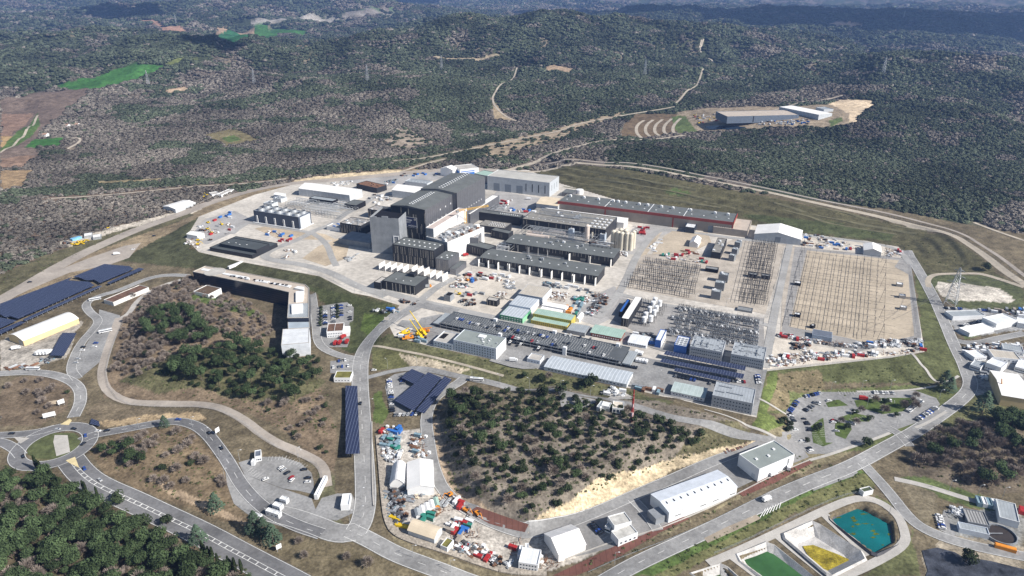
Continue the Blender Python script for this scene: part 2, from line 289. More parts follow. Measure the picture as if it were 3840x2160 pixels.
GW=[plane('F',p,30)[:,:2] for p in ([(1000,140),(1130,60),(1300,40),(1560,60),(1640,110),(1560,170),(1400,190),(1290,230),(1200,310),(1090,300),(1000,270),(1040,200)],[(1480,160),(1640,120),(1760,150),(1700,230),(1560,290),(1400,290),(1330,240)],[(1750,150),(2000,190),(2060,265),(1900,275),(1720,270),(1700,220)],[(1470,400),(1560,352),(1750,345),(2000,325),(2300,330),(2576,350),(2576,620),(2300,540),(1900,450),(1700,430)],[(2040,190),(2576,170),(2576,300),(2300,290),(2160,250)],[(0,60),(200,60),(480,100),(420,160),(200,180),(0,200)],[(0,180),(230,180),(150,240),(0,250)],[(650,110),(1000,60),(1100,70),(960,140),(700,170)],[(330,190),(460,180),(560,150),(440,230),(330,290)],[(560,270),(720,200),(760,190),(700,250),(600,290)],[(1600,60),(2576,80),(2576,130),(1900,110),(1640,90)])]
def cover(x,y,jit=0):
    """colour and wood class for points"""
    r=np.hypot(x,y)
    g=fbm(x/420,y/300,4,71); g2=fbm(x/120,y/90,3,81)
    e=g*.65+g2*.35
    hl=height(x,y)
    e=e+np.clip((hl-18)/220,-.05,.17)
    sx=(x*.80+y*.60)/520; sy=(-x*.60+y*.80)/150; e=e*.72+fbm(sx,sy,4,111)*.28-.092
    for P in GW:
        lo=P.min(0)-200; hi=P.max(0)+200; m=(x>lo[0])&(x<hi[0])&(y>lo[1])&(y<hi[1])
        if m.any(): i_=np.where(m)[0]; ii=inside(x[i_],y[i_],P); dd=pdist(x[i_],y[i_],P); e[i_]=e[i_]+.135*ss((np.where(ii,dd,-dd)+60)/160)
    cls=np.where(e>.50,1,2)
    col=np.where((cls==1)[:,None],np.array([.048,.058,.034]),np.array([.125,.105,.09]))
    k=ss((fbm(x/60,y/60,3,91)-.62)*6)[:,None]; col=col*(1-k)+np.array([.2,.165,.125])*k
    dp=pdist(x,y,PLAT); nr=(dp<330)&(r<1100)|(r<640); nr=nr&~((y>1250)&(x>250)); col[nr]=np.array([.135,.112,.075])*(.85+.3*fbm(x[nr]/40,y[nr]/40,3,97))[:,None]; cls[nr]=0
    jx=x+(fbm(x/9,y/9,3,51)-.5)*jit; jy=y+(fbm(x/9,y/9,3,61)-.5)*jit
    for P,c,t in CW:
        m=(jx>P[:,0].min())&(jx<P[:,0].max())&(jy>P[:,1].min())&(jy<P[:,1].max())
        if not m.any(): continue
        ii=np.where(m)[0]; q=ii[inside(jx[ii],jy[ii],P)]
        col[q]=c
        if t is not None: cls[q]=t
    return col,cls
# dark wood on the right, behind the ring road
def build_terrain():
    ang=np.radians(np.concatenate([np.linspace(-75,-42,60)[:-1],np.linspace(-42,42,1180),np.linspace(42,75,60)[1:]]))
    rr=np.concatenate([[60,120,180],np.exp(np.linspace(math.log(230),math.log(2600),560)),np.exp(np.linspace(math.log(2600),math.log(30000),170))[1:]])
    A,Rr=np.meshgrid(ang,rr); x=(Rr*np.sin(A)).ravel(); y=(Rr*np.cos(A)).ravel(); z=height(x,y)
    z=z-np.where(inside(x,y,PLAT),.12,0)
    col,cls=cover(x,y,4.5)
    na,nr=len(ang),len(rr)
    me=bpy.data.meshes.new('terrain'); me.vertices.add(len(x)); me.vertices.foreach_set('co',np.stack([x,y,z],1).ravel().astype(np.float32))
    i=np.arange(nr-1)[:,None]*na+np.arange(na-1)[None,:]; i=i.ravel()
    f=np.stack([i,i+1,i+1+na,i+na],1).astype(np.int32); n=len(f)
    me.loops.add(n*4); me.loops.foreach_set('vertex_index',f.ravel()); me.polygons.add(n); me.polygons.foreach_set('loop_start',np.arange(0,n*4,4,dtype=np.int32)); me.polygons.foreach_set('loop_total',np.full(n,4,np.int32)); me.polygons.foreach_set('use_smooth',np.ones(n,bool))
    at=me.attributes.new('cover','FLOAT_COLOR','POINT'); at.data.foreach_set('color',np.concatenate([col,np.ones((len(x),1))],1).ravel().astype(np.float32))
    me.update(calc_edges=True); me.validate()
    m=bpy.data.materials.new('land'); m.use_nodes=True; n=m.node_tree; b=n.nodes['Principled BSDF']; b.inputs['Roughness'].default_value=.95; b.inputs['Specular IOR Level'].default_value=.05
    a=n.nodes.new('ShaderNodeAttribute'); a.attribute_name='cover'; tc=n.nodes.new('ShaderNodeTexCoord')
    last=a.outputs['Color']
    for sc,lo,hi,det in ((.012,.8,1.2,4),(.09,.62,1.38,5),(.5,.62,1.4,4)):
        z_=n.nodes.new('ShaderNodeTexNoise'); z_.inputs['Scale'].default_value=sc; z_.inputs['Detail'].default_value=det; z_.inputs['Roughness'].default_value=.65; n.links.new(tc.outputs['Object'],z_.inputs['Vector'])
        mr=n.nodes.new('ShaderNodeMapRange'); mr.inputs[1].default_value=.33; mr.inputs[2].default_value=.67; mr.inputs[3].default_value=lo; mr.inputs[4].default_value=hi; n.links.new(z_.outputs[0],mr.inputs[0])
        v=n.nodes.new('ShaderNodeVectorMath'); v.operation='SCALE'; n.links.new(last,v.inputs[0]); n.links.new(mr.outputs[0],v.inputs['Scale']); last=v.outputs[0]
    n.links.new(last,b.inputs['Base Color'])
    me.materials.append(m); o=bpy.data.objects.new('terrain',me); COL.objects.link(o); tag(o,kind='structure')
build_terrain()
# ---------------- draped sheets and roads
def resample(P,step):
    out=[P[0]]
    for a,b in zip(P[:-1],P[1:]):
        L=np.hypot(*(b-a)[:2]); n=max(1,int(L/step))
        for k in range(1,n+1): out.append(a+(b-a)*k/n)
    return np.array(out)
def smooth(P,it=2):
    P=np.array(P,float)[:,:2]
    for _ in range(it):
        Q=[P[0]]
        for a,b in zip(P[:-1],P[1:]): Q+= [a*.75+b*.25,a*.25+b*.75]
        Q.append(P[-1]); P=np.array(Q)
    return P
def strip(mb,P,w,off,side=0.,mid=3):
    P=np.array(P)[:,:2]; d=np.gradient(P,axis=0); n=np.stack([-d[:,1],d[:,0]],1); n/=np.linalg.norm(n,axis=1)[:,None]+1e-9
    cols=[]
    for k in range(mid+1):
        s=side+(-.5+k/mid)*w; q=P+n*s; cols.append(np.column_stack([q,height(q[:,0],q[:,1])+off]))
    zc=np.max([c[:,2] for c in cols],axis=0)
    base=len(mb.v); m=len(P)
    for c in cols: mb.v+=[tuple(map(float,v)) for v in c]
    for k in range(mid):
        for i in range(m-1): mb.f.append((base+(k+1)*m+i,base+k*m+i,base+k*m+i+1,base+(k+1)*m+i+1)[::-1])
ASPH=mat('asphalt_grey',(.27,.268,.265),.9,.2,.04,var2=.16); ASPD=mat('asphalt_dark',(.17,.17,.175),.9,.2,.04,var2=.14); TRACK=mat('dirt_track',(.42,.37,.30),.95,.15,.06,var2=.12); HAUL=mat('haul_gravel',(.36,.32,.28),.95,.16,.03,var2=.1)
PALE=mat('pale_concrete',(.44,.42,.39),.9,.12,.08,var2=.08); WHITE=mat('road_paint',(.72,.72,.7),.8,.15,.3); YEL=mat('yellow_paving',(.62,.52,.3),.9,.1,.3); KERB=mat('kerb_stone',(.5,.49,.46),.9,.1,.5)
ROADS={}
def road(name,reg,pts,w,m,off=.22,edge=True,centre=None,it=2):
    G=ground(reg,pts); P=resample(smooth(G,it),5.); mb=MB(); strip(mb,P,w,off)
    mb.build(name,m,kind='structure')
    ROADS.setdefault(name,[]).append(P)
    if edge:
        mb=MB(); strip(mb,P,.28,off+.07,w/2-.5,1); strip(mb,P,.28,off+.07,-w/2+.5,1)
        if centre=='dash':
            for k in range(0,len(P)-2,3): strip(mb,P[k:k+2],.25,off+.07,0,1)
        elif centre=='solid': strip(mb,P,.5,off+.07,0,1)
        elif centre=='ladder':
            strip(mb,P,.3,off+.07,1.3,1); strip(mb,P,.3,off+.07,-1.3,1)
            for k in range(0,len(P)-1,1):
                c=(P[k]+P[k+1])/2; d=(P[k+1]-P[k]); d/=np.linalg.norm(d)+1e-9; strip(mb,np.array([c-d*.35,c+d*.35]),2.6,off+.07,0,1)
        mb.build('road_markings',WHITE,kind='structure')
    return P
def sheet(name,reg,pts,m,off=.1,z=None,step=12,it=0):
    """flat or draped polygon; z fixed for the level platform"""
    if z is not None:
        G=plane(reg,pts,z); mb=MB(); 
        import mathutils
        tri=mathutils.geometry.tessellate_polygon([[Vector((p[0],p[1],0)) for p in G]])
        mb.add([(p[0],p[1],z+off) for p in G],[]); mb.f=[tuple(t) for t in tri]; 
        o=mb.build(name,m,kind='structure'); flipup(o); return o
    G=ground(reg,pts); P=[(p[0],p[1]) for p in G]
    xs=[p[0] for p in P]; ys=[p[1] for p in P]
    # clip a grid against the polygon: keep cells, drape
    import bmesh
    bm=bmesh.new(); vs=[bm.verts.new((p[0],p[1],0)) for p in P]
    for i in range(len(vs)): bm.edges.new((vs[i],vs[(i+1)%len(vs)]))
    bmesh.ops.triangle_fill(bm,use_beauty=True,edges=bm.edges[:])
    for ax,(lo,hi) in enumerate(((min(xs),max(xs)),(min(ys),max(ys)))):
        k=lo+step
        while k<hi:
            c=[0,0,0];c[ax]=k;nn=[0,0,0];nn[ax]=1
            bmesh.ops.bisect_plane(bm,geom=bm.verts[:]+bm.edges[:]+bm.faces[:],plane_co=c,plane_no=nn); k+=step
    a=np.array([v.co[:2] for v in bm.verts]); h=height(a[:,0],a[:,1])+off
    for v,zz in zip(bm.verts,h): v.co.z=zz
    for f in bm.faces:
        f.normal_update()
        if f.normal.z<0: f.normal_flip()
    me=bpy.data.meshes.new(name); bm.to_mesh(me); bm.free(); me.materials.append(m); o=bpy.data.objects.new(name,me); COL.objects.link(o); return tag(o,kind='structure')
def flipup(o):
    me=o.data
    for p in me.polygons:
        if p.normal.z<0: p.flip()
    me.update()
# level works platform
PG=mat('platform_gravel',(.52,.485,.435),.95,.2,.016,var2=.16)
sheet('platform_ground','F',PLATF,PG,.0,0.)
# ================= roads outside the platform
road('main_road','F',[(1000,790),(965,820),(925,860),(908,900),(905,950),(908,1020),(914,1120),(918,1190),(921,1260),(912,1310),(895,1338)],15,ASPH,centre='dash')
road('main_road','F',[(880,1335),(930,1358),(1000,1397),(1083,1428),(1150,1452),(1300,1500)],13,ASPH,off=.26,centre='dash')
road('main_road','N',[(2590,1080),(2400,1020),(2150,900),(1950,700),(1850,520),(1775,410),(1680,285),(1580,205),(1430,165),(1250,190),(1050,228),(860,262),(740,285),(650,330)],10,ASPD,centre='dash',off=.27)
road('main_road','F',[(895,1338),(850,1345),(790,1320),(730,1300),(680,1290)],16,ASPH,off=.25)
road('highway','N',[(560,470),(660,600),(800,700),(1150,850),(1600,1060),(2000,1280),(2300,1440),(2600,1600)],19,ASPD,centre='ladder')
road('valley_road','N',[(-200,300),(0,285),(150,280),(300,262),(440,225)],9,ASPD,off=.28); road('valley_road','N',[(-200,330),(0,330),(120,390),(170,450)],9,ASPD,off=.24)
road('left_road','F',[(185,1050),(205,1010),(200,970),(150,945),(80,935),(0,940),(-60,945)],10,ASPH,centre='dash')
road('bus_road','A',[(780,1400),(700,1300),(800,1050),(960,880),(1000,800),(900,730),(850,640),(1000,560),(1200,510),(1500,380),(1700,350),(1900,360)],9,ASPH,off=.24)
c=ground('N',[(440,370)])[0]; a=[2*math.pi*i/48 for i in range(49)]
gl=ground('N',[(212,400),(655,340),(440,266),(440,478)]); c=(gl[2]+gl[3]+gl[0]+gl[1])/4; 
rx=np.linalg.norm(gl[1,:2]-gl[0,:2])/2+5.5; ry=np.linalg.norm(gl[3,:2]-gl[2,:2])/2+6
def ringroad(name,cx,cy,rx,ry,w,m,off):
    P=np.array([(cx+rx*math.cos(t),cy+ry*math.sin(t)) for t in a]); mb=MB(); strip(mb,P,w,off); mb.build(name,m,kind='structure'); mb=MB(); strip(mb,P,.3,off+.06,w/2-.5,1); strip(mb,P,.3,off+.06,-w/2+.5,1); mb.build('road_markings',WHITE,kind='structure'); ROADS.setdefault(name,[]).append(P)
ringroad('roundabout',c[0],c[1],rx,ry,12,ASPD,.3)
sheet('roundabout_lawn','N',[(440,268),(600,266),(652,320),(630,380),(560,430),(440,476),(300,472),(225,440),(218,390),(280,310)],mat('lawn_olive',(.10,.115,.05),.95,.3,.2,var2=.25),.2)
sheet('roundabout_paving','N',[(440,285),(545,285),(565,420),(455,455),(430,340)],PALE,.3)
for p in ([(485,200),(560,155),(580,165),(555,205)],[(530,490),(605,460),(640,550),(560,510)]): sheet('painted_island','N',p,YEL,.4)
sheet('painted_island','N',[(110,300),(240,308),(165,355)],PALE,.4)
P_HAUL=road('haul_road','F',[(-60,790),(60,722),(150,668),(250,617),(400,556),(560,500),(650,475),(740,460),(900,448),(1100,427),(1180,424),(1250,428)],20,HAUL,off=.15,edge=False)
sheet('bus_parking','A',[(0,600),(300,470),(600,300),(900,180),(1250,60),(1420,30),(1300,180),(1100,250),(700,330),(300,500),(0,640)],HAUL,.2)
road('haul_road','F',[(1300,432),(1350,432),(1410,417),(1480,411),(1560,417),(1700,437),(1900,477),(2100,521),(2300,567),(2395,588),(2450,625),(2530,685),(2620,740)],9,TRACK,off=.2,edge=False)
road('perimeter_track','F',[(1370,415),(1480,404),(1600,411),(1750,437),(1950,479),(2150,520),(2330,560),(2420,585),(2480,625),(2600,710)],5,HAUL,off=.2,edge=False)
road('haul_road','F',[(1225,442),(1290,424),(1370,396),(1440,372),(1500,357),(1560,350),(1640,352),(1720,340)],11,TRACK,off=.25,edge=False)
road('quarry_road','F',[(990,405),(1060,400),(1150,382),(1230,365),(1330,345),(1410,330),(1450,312),(1500,303),(1590,285),(1700,268)],6,TRACK,off=.3,edge=False)
road('hill_track','F',[(1265,112),(1260,128),(1263,120),(1760,120),(1765,100)][3:],5,TRACK,off=.3,edge=False)
for pts in ([(1770,98),(1765,115),(1760,130),(1790,150),(1800,165),(1760,200),(1720,240),(1700,260)],[(1310,170),(1295,195),(1240,235),(1240,262),(1260,285),(1300,305)],[(1000,435),(1060,415),(1120,400)],
 [(120,500),(300,488),(480,470),(620,462),(720,450)],[(170,375),(210,350),(180,345),(120,345)],[(0,385),(50,355),(95,290)],[(545,105),(560,118)],[(1900,288),(2000,260),(2120,240)],[(2450,560),(2530,590),(2620,620)]):
    road('hill_track','F',pts,5,TRACK,off=.35,edge=False)
for q in ([(2045,905),(2090,1020),(2150,1030)],[(2110,1000),(2180,960),(2210,1010)]): pass
for k in range(5):
    x=2150+k*68; road('terrace','S',[(x+60,895-k*4),(x+5,930),(x+0,985),(x+40,1025-k*8)],7,TRACK,off=.3,edge=False)
road('fence_road','F',[(200,770)][:0]+[(300,800),(270,880),(250,960),(300,1010),(400,1017),(520,1015),(600,1045),(680,1110),(760,1140),(815,1170),(822,1225)],8,HAUL,off=.25,edge=False)
road('hedge_road','F',[(305,800),(325,790),(345,755),(400,720),(470,700)],6,PALE,off=.26,edge=False)
# right side roads
RD=road('motor_road','F',[(1500,1475),(1640,1400),(1760,1345),(1900,1275),(2060,1205),(2140,1175),(2240,1120),(2330,1070),(2420,1005),(2446,970),(2430,930),(2404,880),(2374,805),(2336,725),(2304,668),(2281,630)],12,ASPH,centre='dash')
road('motor_road','F',[(2170,1165),(2230,1230),(2290,1310),(2350,1345),(2450,1375),(2600,1405)],9,ASPH,off=.27)
road('side_road','V',[(600,900),(700,930),(850,930),(1000,890),(1300,830)],9,ASPH,off=.28)
road('side_road','F',[(2250,1205),(2320,1220),(2400,1245),(2480,1270)],5,PALE,off=.27,edge=False)
road('side_road','V',[(330,370),(315,290),(380,240),(560,232),(800,228),(900,245),(1050,290),(1288,370)],6,TRACK,off=.3,edge=False)
for k,x in enumerate(np.linspace(0,1,8)):
    if k>6: continue
    g=ground('Q',[(338+k*27,412-k*13),(384+k*22,338-k*9)]); mb=MB(); strip(mb,g,.55,.42,0,1); mb.build('hatch_marking',WHITE,kind='structure')
road('hill_road','F',[(1110,1449)][:0]+[(1165,955),(1090,1000),(1070,1050),(1078,1110),(1090,1180),(1120,1245),(1200,1300),(1300,1335),(1330,1338),(1480,1300),(1620,1235),(1760,1175),(1850,1140)],10,ASPH,off=.3)
road('hill_road','F',[(925,950),(1000,930),(1060,925),(1165,950),(1250,965),(1400,985),(1500,1000),(1560,1012),(1700,1055),(1800,1075),(1900,1100),(1980,1120)],6,ASPH,off=.26,edge=False)
road('hill_road','F',[(1590,1255),(1625,1290),(1655,1335)],8,ASPH,off=.32)
sheet('asphalt_yard','F',[(1480,1300),(1600,1240),(1860,1130),(1990,1085),(2035,1150),(1700,1300),(1650,1345),(1560,1375),(1450,1400),(1370,1360)],mat('yard_gravel',(.27,.265,.26),.95,.18,.05,var2=.12),.15)
road('access_road','F',[(905,905),(850,895),(800,870),(795,820),(790,770),(785,740)],9,ASPH,off=.28)
sheet('parking_ground','I',[(870,680),(1000,660),(1240,630),(1330,700),(1320,880),(1270,900),(1270,1150),(1240,1240),(930,1240),(860,1150),(850,700)],ASPH,.16)
sheet('parking_ground','Z',[(1040,735),(1200,720),(1230,760),(1190,819),(1040,819)],ASPH,.2)
sheet('parking_ground','J',[(560,1190),(640,1140),(900,1080),(1010,1110),(1330,1190),(1180,1449),(1040,1560),(860,1640),(640,1620),(560,1449),(530,1300)],ASPH,.2)
sheet('parking_ground','A',[(1000,700),(1210,760),(1180,900),(1040,1200),(800,1400),(730,1340),(720,1300),(900,1000),(960,880),(990,780)],ASPH,.2)
sheet('parking_ground','O',[(220,830),(320,800),(440,780),(600,780),(760,830),(860,920),(880,1000),(880,1110),(760,1080),(620,1060),(400,980),(270,930)],ASPH,.2)
sheet('gate_plaza','O',[(100,860),(270,930),(640,1070),(860,1140),(900,1250),(1100,1370),(1000,1430),(760,1440),(500,1360),(310,1290),(180,1190),(120,1020)],ASPH,.16)
sheet('gate_plaza','O',[(950,1140),(1090,1100),(1220,1110),(1250,1200),(1230,1270),(1080,1340),(960,1310),(880,1270)],ASPH,.14)
sheet('parking_ground','M',[(660,300),(760,200),(940,150),(1080,150),(1400,150),(1700,140),(1870,200),(1900,250),(1850,320),(1700,400),(1500,470),(1380,520),(1180,590),(980,650),(840,650),(740,570),(680,440)],ASPH,.16)
road('access_road','M',[(1480,440),(1560,480),(1620,540),(1660,590)],8,ASPH,off=.28)
GRS=mat('lawn',(.085,.12,.035),.95,.25,.2,var2=.2)
for q in ([(860,430),(920,380),(960,360),(980,560),(1040,560),(960,590),(880,560)],[(1050,470),(1060,390),(1160,410),(1190,450),(1140,530),(1060,500)],[(980,240),(1080,210),(1160,260),(1000,275)],[(1210,220),(1400,200),(1700,200),(1660,300),(1440,330),(1230,270)],[(1080,360),(1200,320),(1340,350),(1330,390),(1180,390)]): sheet('grass_island','M',q,GRS,.3)
sheet('works_lane','Q',[(1900,340),(2000,560),(1960,570),(1840,500)],ASPH,.18)
OLV=mat('terrace_grass',(.16,.15,.09),.95,.2,.1,var2=.2)
for q in ([(480,250),(800,275),(1100,330),(1400,385),(1650,420),(1850,460)],[(485,310),(800,340),(1150,400),(1500,455),(1800,520),(2000,560)],[(490,375),(800,405),(1200,470),(1600,530),(2000,590),(2250,650)],[(520,430),(900,470),(1300,530),(1700,580),(2100,640)]): road('terrace','C',q,3.2,OLV,off=.3,edge=False)
for q in ([(60,590),(400,700),(800,780),(1200,850),(1500,900)],[(150,660),(500,770),(900,850),(1300,910)],[(250,560),(700,680),(1200,800),(1600,880)]): road('terrace','D',q,3,OLV,off=.3,edge=False)
road('footpath','L',[(1990,885),(2060,960),(2110,1030),(2170,1080),(2220,1170),(2290,1230),(2400,1250),(2560,1160)],2.6,PALE,off=.3,edge=False); road('footpath','L',[(1330,1350),(1900,1345),(2300,1280)],2.4,PALE,off=.3,edge=False); road('footpath','M',[(440,205),(560,270),(660,330)],2.4,PALE,off=.3,edge=False); road('footpath','M',[(0,290),(180,340),(320,410),(460,460),(580,520)],2.4,PALE,off=.3,edge=False)
road('footpath','J',[(380,800),(700,850),(1100,930),(1500,1030),(1960,1160)],2.4,TRACK,off=.3,edge=False); road('footpath','M',[(850,700),(1000,660),(1200,590),(1400,520),(1500,480)],2.6,PALE,off=.3,edge=False); road('footpath','M',[(1700,440),(1800,400),(1950,310)],2.6,PALE,off=.3,edge=False)
sheet('layby_paving','M',[(0,1330),(180,1240),(420,1138),(455,1172),(250,1270),(30,1368)],mat('layby_beige',(.33,.28,.22),.95,.15,.1),.3); sheet('layby_paving','M',[(880,950),(860,920),(1000,860),(1220,785),(1240,800),(1200,830)],ASPH,.26)
sheet('parking_ground','c',[(60,50),(600,150),(640,190),(430,290),(400,315),(100,270)],ASPH,.2); sheet('plaza_paving','c',[(690,40),(900,10),(1060,50),(1180,110),(1170,150),(1000,150),(900,180),(780,150),(850,110),(700,70)],PALE,.3)
for q in ([(240,510),(330,560),(380,660),(310,650)],[(330,440),(400,430),(500,590),(440,570)],[(500,490),(640,450),(720,520),(560,580)],[(720,400),(850,380),(870,470),(790,510)],[(860,350),(930,340),(1010,430),(930,450)],[(1000,290),(1020,290),(1080,370),(1060,390)],[(1060,240),(1110,205),(1130,230),(1100,260),(1160,350),(1140,360)],[(1110,210),(1225,245),(1140,235)]): sheet('planting_mat','b',q,mat('planting_net',(.17,.10,.08),.95,.2,1),.5,step=6)
# red planted banks
RED=striped('bark_mulch',(.16,.075,.06),(.11,.05,.04),4,.08,0,.95)
sheet('mulch_bank','F',[(1655,1345),(1635,1340),(1580,1360),(1440,1425),(1390,1449),(1450,1449),(1560,1400)],RED,.3)
sheet('mulch_bank','F',[(1620,1345),(1720,1300),(1735,1305),(1650,1345)],RED,.3); sheet('mulch_bank','F',[(1855,1240),(1930,1200),(2035,1160),(2045,1165),(1950,1215),(1870,1250)],RED,.3)
sheet('mulch_bank','F',[(1180,1290),(1200,1275),(1330,1320),(1320,1340),(1230,1318)],RED,.4)
# ================= platform ground
_sheet=sheet; NS=[0]
def sheet(name,reg,pts,m,off=.1,z=None,**k):
    if z is not None: NS[0]+=1; off=.03+.009*NS[0]
    return _sheet(name,reg,pts,m,off,z,**k)
RD0=mat('platform_road',(.34,.335,.325),.92,.14,.04,var2=.1); BEI=mat('beige_gravel',(.44,.375,.29),.95,.14,.03,var2=.12); YRD=mat('yard_grey',(.36,.35,.34),.92,.16,.03,var2=.12); TAN=mat('tan_earth',(.47,.39,.29),.95,.2,.03,var2=.15)
NP=[0]
def proad(name,reg,pts,w,m=RD0,off=.10,marks=False):
    NP[0]+=1; off=.2+.009*NP[0]
    G=plane(reg,pts,0); P=resample(smooth(G,2),12); mb=MB()
    d=np.gradient(P,axis=0); n=np.stack([-d[:,1],d[:,0]],1); n/=np.linalg.norm(n,axis=1)[:,None]
    L=P+n*w/2;R_=P-n*w/2; k=len(P); mb.add([(a[0],a[1],off) for a in L]+[(a[0],a[1],off) for a in R_],[(i,k+i,k+i+1,i+1) for i in range(k-1)]); o=mb.build(name,m,kind='structure'); flipup(o); return P
proad('platform_road','Y',[(1500,840),(1290,770),(1160,700),(1060,655),(900,612),(720,585),(640,570),(600,545),(660,500),(780,455),(900,405),(980,355),(1100,320),(1200,235),(1330,165),(1443,95)],11)
proad('platform_road','Y',[(940,375),(800,350),(640,330),(500,300),(440,330),(370,385)],8,off=.14)
proad('platform_road','Y',[(960,380),(1030,425),(1075,480),(1100,560),(1135,620)],8,off=.14)
proad('platform_road','a',[(60,330),(250,400),(420,450),(560,480),(740,520),(900,560),(1100,600),(1500,680)],12,off=.12)
proad('platform_road','a',[(320,560),(440,480),(560,380),(640,320),(780,250)],10,off=.14)
proad('platform_road','J',[(560,520),(700,430),(900,330),(980,290)],13,ASPH,.16)
proad('platform_road','J',[(980,300),(1200,350),(1400,390)],14,ASPH,.18)
proad('platform_road','J',[(700,520),(1000,560),(1200,600),(1400,700)],14,ASPH,.14)
proad('platform_road','F',[(1505,800),(1530,770),(1560,735),(1580,695),(1600,645),(1640,592),(1670,575),(1780,590),(1900,607),(1985,612)],9)
proad('platform_road','F',[(1560,740),(1650,765),(1760,780),(1860,795),(1935,820)],7,off=.14)
proad('platform_road','F',[(1990,600),(1970,690),(1950,780),(1935,860),(1925,925)],8,off=.16)
proad('platform_road','F',[(1985,590),(2100,600),(2200,612),(2262,628),(2290,665)],8,off=.18)
proad('platform_road','F',[(1500,830),(1600,850),(1700,885),(1830,905),(1900,930)],16,ASPH,.16)
proad('platform_road','F',[(1090,860),(1180,880),(1280,905),(1400,930)],8,off=.2)
proad('platform_road','F',[(1240,900),(1330,925),(1400,900),(1580,950),(1700,985),(1880,1025)],14,ASPH,.2)
proad('platform_road','F',[(1430,600),(1560,640)][:2],8,off=.1)
sheet('works_yard','F',[(1040,735),(1160,700),(1260,705),(1340,760),(1260,800),(1100,790)],mat('works_ground',(.56,.51,.44),.95,.18,.05,var2=.12),.06,0.)
sheet('works_yard','F',[(1250,480),(1370,500),(1420,540),(1200,545)],YRD,.06,0.)
sheet('works_yard','F',[(760,440),(1000,430),(1130,430),(1150,445),(960,470)],YRD,.04,0.)
sheet('works_yard','F',[(1590,575),(1660,560),(1700,580),(1640,600),(1600,640),(1560,640)],YRD,.05,0.)
sheet('works_yard','F',[(470,600),(520,550),(590,530),(640,555),(600,580),(520,615)],YRD,.05,0.)
sheet('works_yard','F',[(1480,750),(1545,720),(1600,770),(1500,820),(1440,800)],YRD,.06,0.)
sheet('asphalt_apron','F',[(1020,850),(1060,800),(1110,790),(1650,905),(1930,930),(1903,1046),(1660,992),(1578,970),(1363,926),(1140,880),(1000,845)],ASPH,.08,0.)
sheet('earth_patch','F',[(640,575),(690,565),(820,590),(850,605),(700,600)],TAN,.05,0.)
sheet('earth_patch','F',[(760,650),(800,620),(850,600),(880,610),(870,650),(820,670)],TAN,.05,0.)
sheet('earth_patch','F',[(1670,595),(1700,575),(1780,585),(1790,610),(1740,635),(1640,640)],BEI,.06,0.)
sheet('earth_patch','F',[(1640,600),(1658,577),(1668,580),(1575,715),(1560,735),(1548,730)],BEI,.07,0.)
# switchyard grounds
sheet('switchyard_ground','F',[(1590,655),(1625,640),(1760,640),(1850,600),(1975,612),(1955,700),(1925,790),(1560,722)],mat('yard_ballast',(.42,.375,.32),.95,.2,.05,var2=.15),.08,0.)
sheet('switchyard_ground','F',[(1975,612),(2020,618),(1985,855),(1962,852)],mat('yard_ballast'),.09,0.)
sheet('switchyard_ground','F',[(2000,618),(2290,652),(2318,850),(2240,868),(2160,885),(1965,840)],mat('grey_ballast',(.30,.29,.28),.95,.15,.04,var2=.12),.10,0.)
sheet('switchyard_ground','F',[(2030,630),(2262,655),(2250,672),(2285,690),(2290,755),(2300,845),(2200,868),(2130,850),(1985,822)],BEI,.14,0.)
sheet('switchyard_ground','F',[(1530,800),(1560,750),(1690,770),(1920,800),(1925,900),(1640,855)],mat('grey_ballast'),.10,0.)
sheet('storage_ground','F',[(1985,592),(2180,606),(2262,625),(2282,648),(2100,632),(1980,618)],mat('works_ground'),.15,0.)
sheet('storage_ground','F',[(1950,850),(2060,872),(2200,892),(2318,868),(2320,884),(2240,896),(1930,930)],mat('works_ground'),.16,0.)
sheet=_sheet
# ponds
CONC=mat('pond_liner',(.50,.485,.465),.85,.22,.12,var2=.2); DKL=mat('dark_liner',(.07,.07,.08),.6,.2,.1)
def pond(poly,zr,depth,inset,liner,wm,wl,wpoly=None,name='pond_basin'):
    P=plane('Q',poly,zr); c=P[:,:2].mean(0); n=len(P); Q=P.copy()
    for i in range(n):
        d=c-P[i,:2]; Q[i,:2]+=d/np.linalg.norm(d)*inset
    O_=P.copy()
    for i in range(n):
        d=P[i,:2]-c; O_[i,:2]+=d/np.linalg.norm(d)*1.6
    mb=MB(); vs=[(p[0],p[1],zr-.5) for p in O_]+[(p[0],p[1],zr+.5) for p in P]+[(p[0],p[1],zr-depth) for p in Q]
    mb.add(vs,[(i,(i+1)%n,n+(i+1)%n,n+i) for i in range(n)]+[(n+i,n+(i+1)%n,2*n+(i+1)%n,2*n+i) for i in range(n)]+[tuple(range(2*n,3*n))]); o=mb.build(name,liner,kind='structure'); flipup(o)
    if wm:
        f=(depth-wl)/depth if wpoly is None else None
        if wpoly is None:
            Wp=P.copy(); t=wl/depth
            for i in range(n): Wp[i,:2]=P[i,:2]*(1-t)+Q[i,:2]*t
        else: Wp=plane('Q',wpoly,zr-wl)
        mb=MB(); mb.add([(p[0],p[1],zr-wl) for p in Wp],[tuple(range(len(Wp)))]); o=mb.build('pond_water',wm,kind='structure'); flipup(o)
    return P
def water(name,col,col2,rough=.08):
    m=mat(name,col,rough,.25,.03); b=m.node_tree.nodes['Principled BSDF']; b.inputs['Specular IOR Level'].default_value=.5; b.inputs['IOR'].default_value=1.33; return m
PZ=float(np.median(ground('Q',[(900,380),(520,520),(1540,600),(1260,800)])[:,2]))+.4
pond([(915,395),(1160,285),(1240,310),(1480,440),(1510,640),(1330,720),(1280,705),(930,430)],PZ,5,9,DKL,water('teal_water',(.008,.13,.14),(0,0,0)),1.6)
